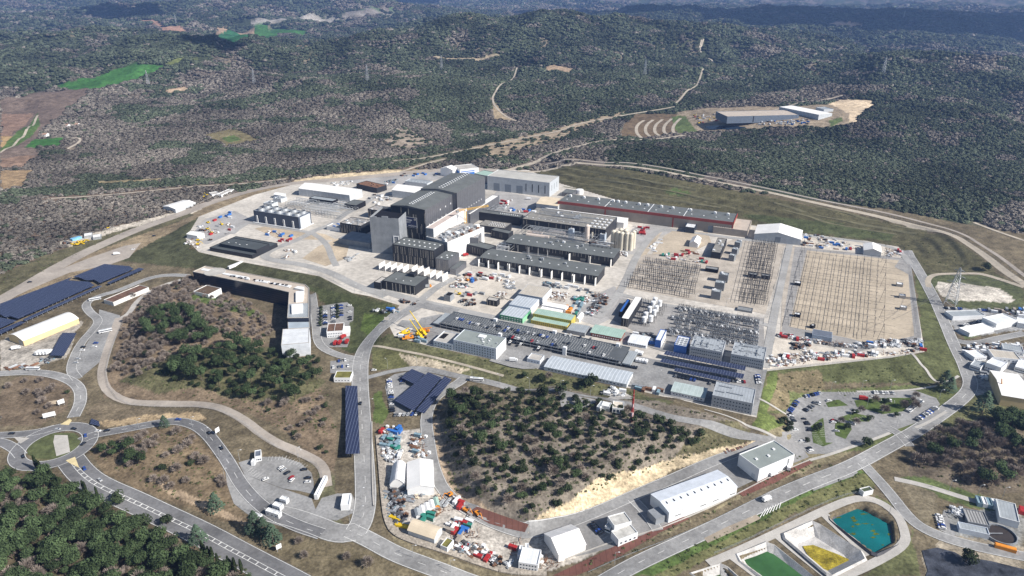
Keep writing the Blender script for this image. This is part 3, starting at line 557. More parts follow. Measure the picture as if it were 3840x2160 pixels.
pond([(540,545),(780,440),(850,470),(1190,690),(1228,760),(950,900),(900,880),(555,590)],PZ,5,9,CONC,mat('algae',(.30,.24,.03),.9,.45,.12,var2=.35),4.6,[(700,650),(790,640),(1000,720),(1110,770),(1090,800),(950,860),(880,860),(740,720)])
pond([(140,720),(390,620),(460,645),(800,915),(700,1010),(500,1020),(170,780)],PZ,5,9,CONC,water('green_water',(.05,.13,.045),(0,0,0)),2.6)
pond([(-250,880),(0,800),(60,830),(260,1010),(0,1060)],PZ,5,9,CONC,water('murky_water',(.08,.12,.05),(0,0,0)),3)
AL=mat('algae_mat',(.09,.125,.015),.9,.4,.3,var2=.3)
for cx,cy,rx_,ry_ in ((1130,410,22,14),(1140,435,26,16),(1165,465,30,10),(1125,483,14,10),(1130,545,32,12),(1215,378,38,8),(1235,460,35,6),(1300,520,26,12),(1320,545,30,14),(1300,575,24,10),(1435,550,18,10),(1380,640,12,5),(1000,405,26,10),(1290,468,10,5)):
    pts=[(cx+rx_*.8*math.cos(t)*(1+.45*math.sin(3*t+cx)),cy+ry_*.75*math.sin(t)*(1+.4*math.cos(5*t+cy))) for t in [2*math.pi*k/18 for k in range(18)]]
    G=plane('Q',pts,PZ-1.45); mb=MB(); mb.prism(G,PZ-1.7,PZ-1.5); mb.build('algae_raft',AL,label='yellow green algae clump floating on the teal pond',cat='algae',group='algae clumps on the teal pond')
sheet('lined_reservoir','Q',[(1710,690),(1840,665),(1990,705),(2050,740),(2300,780),(2580,850),(2700,1000),(1700,1000),(1760,860)],mat('black_liner',(.05,.055,.07),.5,.5,.12,var2=.35),.3)
road('pond_track','Q',[(-100,800),(140,700),(540,510),(900,340),(1150,240),(1330,260),(1500,380),(1560,500),(1580,640),(1300,800),(1000,930)],6,PALE,off=.3,edge=False)
for q in ([(480,560),(900,900)],[(880,380),(1260,730)],[(100,740),(450,1000)]): road('pond_track','Q',q,6,PALE,off=.28,edge=False)
# cooling pond of the far works
sheet('pond_water','T',[(200,945),(260,935),(500,945),(520,958),(380,965),(240,962)],water('blue_water',(.02,.035,.06),(0,0,0)),.5)
# ================= vegetation
def leafmat(name,c,v=.5,far=False):
    m=bpy.data.materials.new(name); m.use_nodes=True; n=m.node_tree; b=n.nodes['Principled BSDF']; b.inputs['Roughness'].default_value=.9; b.inputs['Specular IOR Level'].default_value=.08
    oi=n.nodes.new('ShaderNodeObjectInfo'); mr=n.nodes.new('ShaderNodeMapRange'); mr.inputs[3].default_value=1-v*.6; mr.inputs[4].default_value=1+v; n.links.new(oi.outputs['Random'],mr.inputs[0])
    tc=n.nodes.new('ShaderNodeTexCoord'); nz=n.nodes.new('ShaderNodeTexNoise'); nz.inputs['Scale'].default_value=.5; n.links.new(tc.outputs['Object'],nz.inputs['Vector'])
    m2=n.nodes.new('ShaderNodeMapRange'); m2.inputs[1].default_value=.35; m2.inputs[2].default_value=.65; m2.inputs[3].default_value=.7; m2.inputs[4].default_value=1.35; n.links.new(nz.outputs[0],m2.inputs[0])
    a=n.nodes.new('ShaderNodeVectorMath'); a.operation='SCALE'; a.inputs[0].default_value=c; n.links.new(mr.outputs[0],a.inputs['Scale']); d=n.nodes.new('ShaderNodeVectorMath'); d.operation='SCALE'; n.links.new(a.outputs[0],d.inputs[0])
    if far:
        z1=n.nodes.new('ShaderNodeTexNoise'); z1.inputs['Scale'].default_value=.006; z1.inputs['Detail'].default_value=4; n.links.new(oi.outputs['Location'],z1.inputs['Vector']); z2=n.nodes.new('ShaderNodeMapRange'); z2.inputs[1].default_value=.35; z2.inputs[2].default_value=.65; z2.inputs[3].default_value=.62; z2.inputs[4].default_value=1.4; n.links.new(z1.outputs[0],z2.inputs[0]); e_=n.nodes.new('ShaderNodeVectorMath'); e_.operation='SCALE'; n.links.new(a.outputs[0],e_.inputs[0]); n.links.new(z2.outputs[0],e_.inputs['Scale']); n.links.new(e_.outputs[0],d.inputs[0])
    n.links.new(m2.outputs[0],d.inputs['Scale']); n.links.new(d.outputs[0],b.inputs['Base Color']); return m
PINE=leafmat('pine_needles',(.046,.068,.031),.6); OAK=leafmat('oak_leaves',(.034,.047,.023)); TWIG=leafmat('bare_twigs',(.23,.195,.17),.3); CYP=leafmat('cypress_leaves',(.035,.05,.022)); CED=leafmat('cedar_needles',(.06,.09,.06)); BUSH=leafmat('bush_leaves',(.08,.095,.04)); BARK=mat('bark',(.13,.10,.08),.95,.2,2)
def crown(n,R,H,z0,sz,lobes,kind='leaf',seed=0):
    r=random.Random(seed); mb=MB(); L=[]
    for k in range(lobes):
        a=r.random()*6.283; d=R*.55*math.sqrt(r.random()); L.append((d*math.cos(a),d*math.sin(a),z0+H*(.3+.5*r.random()),R*(.4+.3*r.random())))
    for k in range(n):
        lx,ly,lz,lr=L[k%lobes]
        while 1:
            u=Vector((r.uniform(-1,1),r.uniform(-1,1),r.uniform(-1,1)))
            if .3<u.length<1: break
        u=u.normalized()*(.72+.3*r.random()); p=Vector((lx+u.x*lr,ly+u.y*lr,lz+u.z*lr*.75*H/R/1.2 if kind!='leaf' else lz+u.z*lr*.8))
        nrm=(u+Vector((r.uniform(-.7,.7),r.uniform(-.7,.7),r.uniform(-.3,.9)))).normalized(); t=nrm.orthogonal().normalized(); b=nrm.cross(t); ang=r.random()*6.28; t,b=t*math.cos(ang)+b*math.sin(ang),b*math.cos(ang)-t*math.sin(ang)
        s=sz*(.7+.6*r.random())
        mb.add([p+t*s,p+b*s*.8,p-t*s,p-b*s*.8],[(0,1,2,3)])
    return mb
def trunk(h,r=.35,lean=.4,br=5,seed=0,top=None):
    q=random.Random(seed); mb=MB(); p=Vector((0,0,-1)); t=Vector((lean*q.uniform(-1,1),lean*q.uniform(-1,1),h)); mb.tube(p,t,r,6,r*.5)
    for k in range(br):
        f=.45+.5*k/br; a=q.random()*6.28; s=p.lerp(t,f); mb.tube(s,s+Vector((math.cos(a)*h*.3,math.sin(a)*h*.3,h*.22)),r*.4,4,r*.12)
    return mb
def bare(R,H,seed,n=150,tw=.10):
    q=random.Random(seed); mb=MB()
    for k in range(n):
        a=q.random()*6.283; e=q.uniform(-.1,1.35); l=R*(.75+.35*q.random()); d=Vector((math.cos(a)*math.cos(e)*l,math.sin(a)*math.cos(e)*l,math.sin(e)*l*H/R*.6)); s=Vector((0,0,H*.35))+d*(.25+.5*q.random()); t=Vector((0,0,H*.38))+d
        t+=Vector((q.uniform(-1,1),q.uniform(-1,1),q.uniform(-.5,.5)))*R*.15
        w=(t-s).cross(Vector((q.uniform(-1,1),q.uniform(-1,1),q.uniform(-1,1)))).normalized()*tw*(1+q.random())
        mb.add([s-w,s+w,t+w*.5,t-w*.5],[(0,1,2,3)])
    return mb
def make_tree(name,lab,cat,foliage,fm,tr,fname='crown'):
    e=empty(name,(0,0,0),0,lab,cat); c=foliage.build(fname,fm,e); t=tr.build('trunk',BARK,e); KIDS[e.name]=[c,t]; return e
TP=[make_tree('pine_tree','x','tree',crown(1000,4.6,6,4.5,.43,11,seed=i),PINE,trunk(8,.3,1,6,i)) for i in range(3)]
TO=[make_tree('oak_tree','x','tree',crown(620,3.1,3.8,1.0,.33,7,seed=10+i),OAK,trunk(3.5,.22,.5,5,i)) for i in range(3)]
TB=[make_tree('bare_tree','x','tree',bare(3.9,7,20+i,420,.07),TWIG,trunk(5.5,.22,.5,9,i),'twigs') for i in range(3)]
cy=MB(); _r=random.Random(3)
for k in range(260):
    z=_r.random(); rr=(1.1*math.sin(min(z*3,1.57))*(1-z)**.45+.1)*(.8+.3*_r.random()); a=_r.random()*6.28; p=Vector((rr*math.cos(a),rr*math.sin(a),.5+z*10)); t=Vector((-math.sin(a),math.cos(a),0)); u=Vector((.3*math.cos(a),.3*math.sin(a),1)).normalized(); cy.add([p+t*.35,p+u*.6,p-t*.35,p-u*.5],[(0,1,2,3)])
TC_=[make_tree('cypress_tree','x','tree',cy,CYP,trunk(6,.2,.1,2,1))]
cd=MB()
for k in range(420):
    z=_r.random()**1.3; rr=5.2*(1-z)**.8*(.35+.65*_r.random()**.5)+.2; a=_r.random()*6.28; p=Vector((rr*math.cos(a),rr*math.sin(a),1.5+z*11+_r.random())); t=Vector((-math.sin(a),math.cos(a),.1)); u=Vector((math.cos(a),math.sin(a),-.15)); s=.7*(.6+.6*_r.random()); cd.add([p+t*s*.7,p+u*s,p-t*s*.7,p-u*s],[(0,1,2,3)])
TD=[make_tree('cedar_tree','x','tree',cd,CED,trunk(11,.35,.3,6,2))]
PROTO=dict(pine=TP,oak=TO,bare=TB,cypress=TC_,cedar=TD)
allroads=[(P,14) for k in ROADS for P in ROADS[k]]
def offroad(x,y,dm=9):
    ok=np.ones(len(x),bool)
    for P,w_ in allroads:
        lo=P.min(0)-30; hi=P.max(0)+30; m=(x>lo[0])&(x<hi[0])&(y>lo[1])&(y<hi[1])&ok
        if m.any(): i=np.where(m)[0]; ok[i]=pdist(x[i],y[i],P,False)>dm
    return ok
def jgrid(poly,sp,dens=1.,dm=9):
    G=ground('F',poly)[:,:2]; lo=G.min(0);hi=G.max(0); xs=np.arange(lo[0],hi[0],sp);ys=np.arange(lo[1],hi[1],sp*.87)
    X,Y=np.meshgrid(xs,ys); X=X+(np.arange(len(ys))%2)[:,None]*sp/2; X=(X+rng.uniform(-.42,.42,X.shape)*sp).ravel(); Y=(Y+rng.uniform(-.42,.42,Y.shape)*sp).ravel()
    k=inside(X,Y,G)&(rng.random(len(X))<dens); X=X[k];Y=Y[k]; k=offroad(X,Y,dm); return X[k],Y[k]
NEAR={k:[] for k in PROTO}
def wood(poly,sp,mix,lab,cat,sc=(.8,1.25),dens=1.,group=None,clump=0,dm=9):
    X,Y=jgrid(poly,sp,dens,dm)
    if clump: k=fbm(X/35,Y/35,3,int(clump*7))>.5-(.12); X=X[k];Y=Y[k]
    Z=height(X,Y); qa=np.quantile(X/Y,[.33,.67]) if len(X) else 0; qb=np.quantile(Y,[.33,.67]) if len(X) else 0
    for x,y,z in zip(X,Y,Z):
        t=random.random(); acc=0; s_=random.uniform(*sc); rel=(s_-sc[0])/(sc[1]-sc[0]); pos=['front','middle','back'][int(y>qb[0])+int(y>qb[1])]+' '+['left','centre','right'][int(x/y>qa[0])+int(x/y>qa[1])]
        for kd,pb in mix:
            acc+=pb
            if t<acc: break
        NEAR[kd].append((x,y,z,s_,(['small','middling','large'][min(2,int(rel*3))]+' '+lab.get(kd).replace('small ','')+', '+pos),group))
wood([(-20,1140),(40,1165),(150,1190),(250,1235),(330,1265),(470,1330),(600,1395),(680,1455),(760,1520),(-40,1520)],6.7,[('pine',.64),('oak',.14),('bare',.22)],dict(pine='tall green pine in the dense wood filling the lower left corner',oak='dark low oak between the pines of the lower left wood',bare='leafless grey tree between the pines of the lower left wood'),'tree',(.6,1.4),group='trees of the lower left wood',dm=16)
wood([(1130,1005),(1400,985),(1560,1010),(1700,1030),(1885,1085),(1680,1140),(1590,1190),(1400,1285),(1330,1310),(1180,1250),(1120,1120)],8.,[('oak',.86),('pine',.06),('bare',.08)],dict(oak='dark round holm oak scattered on the dry central knoll',pine='lighter green pine standing among the oaks of the central knoll',bare='leafless tree among the oaks of the central knoll'),'tree',(.6,1.25),dens=.97,group='trees on the central knoll')
wood([(1600,1020),(1700,1035),(1885,1085),(1700,1135),(1600,1100)],9,[('oak',1.)],dict(oak='holm oak in the dense thicket on the right end of the knoll'),'tree',(.8,1.3),dens=.8,group='oaks on the right end of the knoll')
wood([(1115,1040),(1130,1000),(1260,1010),(1250,1060),(1150,1130),(1120,1120)],9,[('oak',.9),('pine',.1)],dict(oak='holm oak in the dense thicket on the left end of the knoll',pine='pine in the dense thicket on the left end of the knoll'),'tree',(.8,1.3),dens=.8,group='oaks on the left end of the knoll')
wood([(380,935),(500,885),(580,860),(640,885),(800,900),(810,960),(740,1010),(640,1010),(520,975),(440,975)],8.5,[('pine',.4),('oak',.6)],dict(oak='dark evergreen oak in the wood below the curved headquarters',pine='green pine in the wood below the curved headquarters'),'tree',(.7,1.25),dens=.95,group='evergreens below the headquarters')
wood([(340,810),(430,775),(520,800),(545,860),(440,880),(370,860)],9,[('pine',.7),('oak',.3)],dict(oak='dark oak in the green thicket left of the headquarters courtyard',pine='green pine in the thicket left of the headquarters courtyard'),'tree',(.7,1.1),dens=.85,group='thicket left of the headquarters')
wood([(300,820),(330,750),(480,695),(620,765),(690,830),(660,860),(560,850),(480,890),(340,960),(280,940)],7.6,[('bare',.9),('oak',.1)],dict(oak='small dark oak among the bare trees left of the headquarters',bare='leafless brown tree on the slope left of the headquarters'),'tree',(.65,1.05),dens=.8,group='bare trees left of the headquarters')
wood([(760,1010),(830,1000),(850,1100),(820,1180),(700,1070),(650,1020)],9,[('bare',.6),('oak',.4)],dict(oak='small oak on the slope left of the long solar canopy',bare='leafless tree on the slope left of the long solar canopy'),'tree',(.6,1.),dens=.6,group='trees left of the long solar canopy')
wood([(250,1140),(330,1100),(450,1080),(545,1150),(575,1240),(420,1235),(320,1190)],12,[('bare',.95),('oak',.05)],dict(oak='small oak in the loop of the approach road',bare='leafless brown tree inside the loop of the approach road'),'tree',(.75,1.2),dens=.85,group='bare trees in the road loop')
wood([(245,1140),(290,1115),(345,1145),(400,1165),(395,1185),(320,1180)],8.5,[('pine',.9),('oak',.1)],dict(oak='small oak beside the pines in the road loop',pine='pine in the dark cluster inside the road loop'),'tree',(.7,1.1),group='pines in the road loop')
wood([(0,990),(60,950),(140,950),(175,990),(120,1040),(0,1050)],11,[('bare',.9),('oak',.1)],dict(oak='small oak above the roundabout',bare='leafless tree on the bank above the roundabout'),'tree',(.7,1.1),dens=.55,group='trees above the roundabout')
wood([(2295,1165),(2340,1100),(2450,1060),(2590,1060),(2590,1225),(2420,1225)],9,[('bare',.88),('pine',.12)],dict(bare='leafless dark tree in the wood at the right edge',pine='dark pine among the bare trees at the right edge'),'tree',(.85,1.4),group='trees of the right edge wood')
wood([(2500,1060),(2590,1060),(2590,1150),(2510,1140)],8,[('pine',1.)],dict(pine='dark pine in the shaded clump at the right edge'),'tree',(.9,1.3),dens=.8,group='dark pines at the right edge')
wood([(1290,935),(1400,945),(1480,965),(1460,980),(1300,965)],11,[('oak',.5),('bare',.5)],dict(bare='leafless tree on the bank below the long white sheds',oak='dark oak on the bank below the long white sheds'),'tree',(.8,1.3),dens=.7,group='trees below the long sheds')
wood([(2070,1030),(2160,1010),(2260,1000),(2330,990),(2300,1050),(2200,1070),(2090,1070)],11,[('bare',.6),('oak',.4)],dict(oak='dark oak on a grass island of the looping car park',bare='leafless tree on a grass island of the looping car park'),'tree',(.8,1.2),dens=.55,group='trees of the looping car park',dm=5)
wood([(640,1320),(700,1345),(840,1385),(950,1420),(900,1449),(700,1400)],13,[('cedar',.35),('bare',.4),('oak',.25)],dict(cedar='blue green cedar on the verge below the gate plaza',oak='oak on the verge below the gate plaza',bare='leafless tree on the verge below the gate plaza'),'tree',(.7,1.15),dens=.6,group='trees below the gate plaza')
wood([(2000,1100),(2050,1120),(1960,1070),(1975,1040)],8,[('oak',1.)],dict(oak='oak in the row between white hall and looping car park'),'tree',(.8,1.2),dens=.8,group='oaks beside the white hall')
def single(kd,reg,pts,lab,sc=1.2,group=None):
    G=ground(reg,pts)
    for g in G: NEAR[kd].append((g[0],g[1],g[2],sc*random.uniform(.85,1.15),lab,group or lab))
single('cypress','N',[(300,560),(320,575),(340,590),(410,640),(430,670),(450,690),(470,710),(490,720),(680,740),(700,760),(790,790),(1640,1250),(1660,1270),(1690,1290),(1720,1300),(1760,1340),(1850,1370),(1870,1380),(1900,1400),(1950,1400)],'slim dark cypress on the edge of the lower left wood',1.1,'cypresses along the highway')
single('cedar','F',[(2372,980),(2388,985)],'tall dark cedar pair beside the entrance of the looping car park',1.3); single('cedar','F',[(2470,1040)],'large dark cedar standing alone at the bend of the right hand road',1.6)
single('cedar','N',[(1740,890)],'single cedar on the brown verge left of the gate plaza',1.1); single('cedar','N',[(2060,1060)],'left one of the big cedars on the verge under the gatehouses',1.4); single('cedar','N',[(2200,1150)],'right one of the big cedars on the verge under the gatehouses',1.4); single('cedar','N',[(2130,1090)],'middle one of the big cedars on the verge under the gatehouses',1.3); single('cedar','N',[(1600,1150)],'pale cedar beside the highway verge',1.3); single('oak','N',[(960,830),(1350,1000),(1160,1020)],'round oak beside the highway',1.7)
single('cedar','N',[(1330,220)],'small cedar by the approach road bend',.9); single('oak','F',[(1490,965),(1480,975),(1410,990),(1365,995)],'large dark oak below the long white shed',1.8)
single('oak','M',[(905,460),(1155,450)],'round oak on the kerbed island of the looping car park',1.2); single('oak','M',[(1310,590)],'lone round oak beside the motor road',1.5); single('oak','V',[(900,190)],'lone dark oak on the slope behind the pylon',2.0)
single('bare','P',[(1690,420)],'pale bare tree near the middle of the knoll',1.3); single('oak','Q',[(2085,790)],'dark tree beside the black lined reservoir',1.8)
STUFF={'pine':[], 'oak':[], 'bare':[]}
for kd,L in NEAR.items():
    L=[q for q in L if math.hypot(q[0],q[1])>200]; L.sort(key=lambda q:q[0]**2+q[1]**2)
    # in front of the camera first
    vis=[q for q in L if abs(q[0])<(q[1]*math.cos(PITCH)+(CAMZ-q[2])*math.sin(PITCH))*.75+8]; 
    for i,q in enumerate(vis):
        if i<295:
            src=PROTO[kd][i%len(PROTO[kd])]
            if i<len(PROTO[kd]): src.location=q[:3]; src.rotation_euler.z=random.random()*6.28; src.scale=(q[3],)*3; src['label']=q[4]; src['group']=q[5] or q[4]
            else: dup(src,q[:3],random.random()*6.28,q[4],q[3]*(1 if kd!='cypress' else 1),q[5] or q[4])
        else: STUFF[kd].append((q[0],q[1],q[2],q[3]*(1.2 if kd=='pine' else 1.)))
# ---- far woods
def far_crown(seed,R=1.,n=54):
    q=random.Random(seed); mb=MB()
    for k in range(n):
        while 1:
            u=Vector((q.uniform(-1,1),q.uniform(-1,1),q.uniform(-.5,1)))
            if u.length<1: break
        u=u.normalized()*(.6+.4*q.random()); p=Vector((u.x*1.1,u.y*1.1,.5+u.z*.48)); nrm=(u+Vector((q.uniform(-.5,.5),q.uniform(-.5,.5),q.uniform(.0,.9)))).normalized(); t=nrm.orthogonal().normalized(); b=nrm.cross(t); s=.33
        mb.add([p+t*s,p+b*s,p-t*s,p-b*s],[(0,1,2,3)])
    return mb
FG=leafmat('far_evergreen',(.070,.084,.056),.28,True); FB=leafmat('far_bare_wood',(.150,.135,.118),.2,True)
def stuff_obj(name,pts,protos,label):
    me=bpy.data.meshes.new(name); A=np.array(pts,float); me.vertices.add(len(A)); me.vertices.foreach_set('co',A[:,:3].ravel().astype(np.float32)); at=me.attributes.new('sc','FLOAT','POINT'); at.data.foreach_set('value',A[:,3].astype(np.float32))
    o=bpy.data.objects.new(name,me); COL.objects.link(o); tag(o,label,'wood',kind='stuff')
    g=bpy.data.node_groups.new(name,'GeometryNodeTree'); g.interface.new_socket('Geometry',in_out='INPUT',socket_type='NodeSocketGeometry'); g.interface.new_socket('Geometry',in_out='OUTPUT',socket_type='NodeSocketGeometry')
    N=g.nodes; gi=N.new('NodeGroupInput'); go=N.new('NodeGroupOutput'); ip=N.new('GeometryNodeInstanceOnPoints'); gti=N.new('GeometryNodeGeometryToInstance')
    for p in protos:
        q=N.new('GeometryNodeObjectInfo'); q.inputs[0].default_value=p; q.inputs['As Instance'].default_value=True; g.links.new(q.outputs['Geometry'],gti.inputs[0])
    ji=N.new('GeometryNodeJoinGeometry'); 
    for l in list(g.links): g.links.remove(l)
    for q in [x for x in N if x.bl_idname=='GeometryNodeObjectInfo']: g.links.new(q.outputs['Geometry'],ji.inputs[0])
    N.remove(gti); g.links.new(ji.outputs[0],ip.inputs['Instance']); ip.inputs['Pick Instance'].default_value=True
    rv=N.new('FunctionNodeRandomValue'); rv.data_type='FLOAT_VECTOR'; rv.inputs[0].default_value=(0,0,0); rv.inputs[1].default_value=(.0,.0,6.28); g.links.new(rv.outputs[0],ip.inputs['Rotation'])
    na=N.new('GeometryNodeInputNamedAttribute'); na.data_type='FLOAT'; na.inputs[0].default_value='sc'; g.links.new(na.outputs[0],ip.inputs['Scale'])
    g.links.new(gi.outputs[0],ip.inputs['Points']); g.links.new(ip.outputs[0],go.inputs[0])
    md=o.modifiers.new('scatter','NODES'); md.node_group=g; return o
def hid(mb,name,m):
    return bpy.data.objects.new(name,mb.mesh(name,m))
rr=640.; PX=[];PY=[];PS=[]
while rr<9000:
    s=max(6.6,rr*.0043); n=int(2*.80*rr/s); th=(np.arange(n)+rng.uniform(-.45,.45,n))/n*1.6-.8; r2=rr+rng.uniform(-.5,.5,n)*s
    PX.append(r2*np.sin(th));PY.append(r2*np.cos(th));PS.append(np.full(n,s)); rr+=s*.9
PX=np.concatenate(PX);PY=np.concatenate(PY);PS=np.concatenate(PS)
_,cl=cover(PX,PY,0); k=offroad(PX,PY,9)&~inside(PX,PY,PLAT)
u=rng.random(len(PX)); k&=np.where(cl==0,False,np.where(cl==3,u<.22,np.where(cl==2,u<.95,True)))
PX,PY,PS,cl=PX[k],PY[k],PS[k],cl[k]; PZ_=height(PX,PY)
u=rng.random(len(PX)); pg=fbm(PX/90,PY/70,3,101); green=np.where(cl==2,(pg>.66)|(u<.05),np.where(cl==4,u<.97,(pg>.30)&(u<.95)))
hs=PS*.60*rng.uniform(.6,1.3,len(PX))
gp=[(x,y,z-.8,s) for x,y,z,s,g in zip(PX,PY,PZ_,hs,green) if g]; bp=[(x,y,z-.8,s*.98) for x,y,z,s,g in zip(PX,PY,PZ_,hs,green) if not g]
fg=[hid(far_crown(i),'wood_crown',FG) for i in range(4)]; fb=[hid(far_crown(10+i,n=44),'wood_crown',FB) for i in range(4)]
stuff_obj('evergreen_wood',gp,fg,'dark green wooded hills behind the works')
stuff_obj('leafless_wood',bp,fb,'grey brown leafless woods around the works')
def near_sets(kd): return [hid_from(c) for c in PROTO[kd]]
for kd,nm,lb in (('pine','pine_thicket','farther pines of the wood'),('oak','oak_thicket','farther oaks on the slopes'),('bare','bare_thicket','farther leafless trees on the slopes')):
    if STUFF[kd]:
        pr=[bpy.data.objects.new('thicket_crown',KIDS[p.name][0].data) for p in PROTO[kd]]
        stuff_obj(nm,STUFF[kd],pr,lb)
# scrub on dry ground: low bushes nobody could count
X=[];Y=[]
for poly,sp in (([(-20,1160),(150,1200),(330,1270),(600,1400),(680,1455),(-20,1455)],4.6),([(1120,1000),(1400,980),(1700,1025),(1890,1085),(1590,1200),(1330,1320),(1120,1220)],3.3),([(1900,1110),(2100,1170),(1850,1260),(1640,1370),(1500,1440),(1450,1430),(1900,1235)],3.5),([(1640,1400),(1900,1300),(2150,1180),(2200,1230),(2000,1290),(1700,1449)],3.6),([(930,880),(975,840),(1140,890),(1600,990),(1660,1025),(1180,955)],4.5),([(300,960),(820,960),(850,1100),(700,1075),(540,1010)],4),([(215,1125),(470,1080),(600,1280),(370,1240)],4.5),([(2295,1165),(2576,1060),(2576,1235),(2400,1235)],5),([(1930,940),(2330,900),(2400,960),(1980,1040)],6),([(0,620),(300,560),(480,520),(300,600),(0,740)],8),([(1420,440),(1700,450),(2200,570),(2400,620),(2450,700),(2300,660),(1900,560)],9)):
    a_,b_=jgrid(poly,sp,.55,6); X.append(a_);Y.append(b_)
X=np.concatenate(X);Y=np.concatenate(Y); Z=height(X,Y)
sb=[hid(far_crown(30+i,n=22),'scrub_tuft',BUSH) for i in range(3)]
stuff_obj('scrub',[(x,y,z-.3,random.uniform(.5,1.3)) for x,y,z in zip(X,Y,Z)],sb,'low dry scrub on the banks and knoll')
# ================= buildings
SITE=math.radians(-23.2)
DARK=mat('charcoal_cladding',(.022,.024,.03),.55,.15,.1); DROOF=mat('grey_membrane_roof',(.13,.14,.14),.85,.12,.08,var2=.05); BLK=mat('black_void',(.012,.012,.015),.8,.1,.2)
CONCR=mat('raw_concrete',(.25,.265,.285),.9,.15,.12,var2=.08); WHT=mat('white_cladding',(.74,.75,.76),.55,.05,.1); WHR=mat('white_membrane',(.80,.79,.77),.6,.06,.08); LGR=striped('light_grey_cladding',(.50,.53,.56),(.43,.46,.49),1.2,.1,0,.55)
RIB=striped('ribbed_white_roof',(.72,.74,.76),(.58,.6,.62),2.4,.12,0,.5); SHED=striped('banded_shed_roof',(.42,.46,.50),(.62,.66,.70),3.2,.16,0,.5); RIBG=striped('ribbed_grey_roof',(.33,.36,.38),(.25,.27,.29),2.0,.15,0,.5)
MGL=striped('sheen_cladding',(.13,.135,.15),(.25,.25,.265),5.2,.06,1,.35,0,.1,.3); GLASS=mat('window_glass',(.03,.045,.07),.15,.1,1); BLUE=mat('blue_cladding',(.03,.12,.42),.5,.1,.2); REDC=mat('red_fascia',(.30,.055,.04),.55,.1,.1); BEIC=mat('beige_cladding',(.33,.29,.25),.7,.1,.1)
GREEN_R=striped('pale_green_roof',(.34,.47,.41),(.26,.37,.32),2.2,.12,0,.6); YELW=mat('yellow_cladding',(.48,.40,.09),.7,.1,.3); GRNW=mat('green_cladding',(.08,.28,.16),.6,.1,.3); TANR=mat('tan_canvas',(.66,.56,.42),.8,.08,.1); CREAM=mat('cream_wall',(.66,.52,.3),.8,.1,.1)
STRIP=mat('beige_strip',(.40,.37,.33),.7,.1,.5); STEEL=mat('galvanised_steel',(.42,.44,.46),.45,.15,.4,.4); WIRE=mat('dark_steel',(.09,.09,.095),.6,.1,.5); BROWNR=mat('brown_planted_roof',(.15,.09,.065),.95,.25,.2,var2=.2); MOSS=mat('green_planted_roof',(.17,.16,.05),.95,.25,.2)
REDP=mat('red_paint',(.38,.03,.03),.45,.1,.5); YELP=mat('yellow_paint',(.75,.52,.02),.45,.1,.5); ORP=mat('orange_paint',(.72,.27,.03),.45,.1,.5); BLUP=mat('blue_paint',(.04,.16,.48),.45,.1,.5); GRNP=mat('green_paint',(.04,.22,.17),.5,.1,.5); RUST=mat('rusty_steel',(.20,.11,.07),.8,.3,.5); TEALP=mat('slate_blue_plastic',(.22,.32,.38),.6,.2,.5)
def solar(nm='solar_panels'): return striped(nm,(.010,.016,.05),(.17,.20,.30),2.4,.1,0,.5,1.3,.1)
SOL=solar()
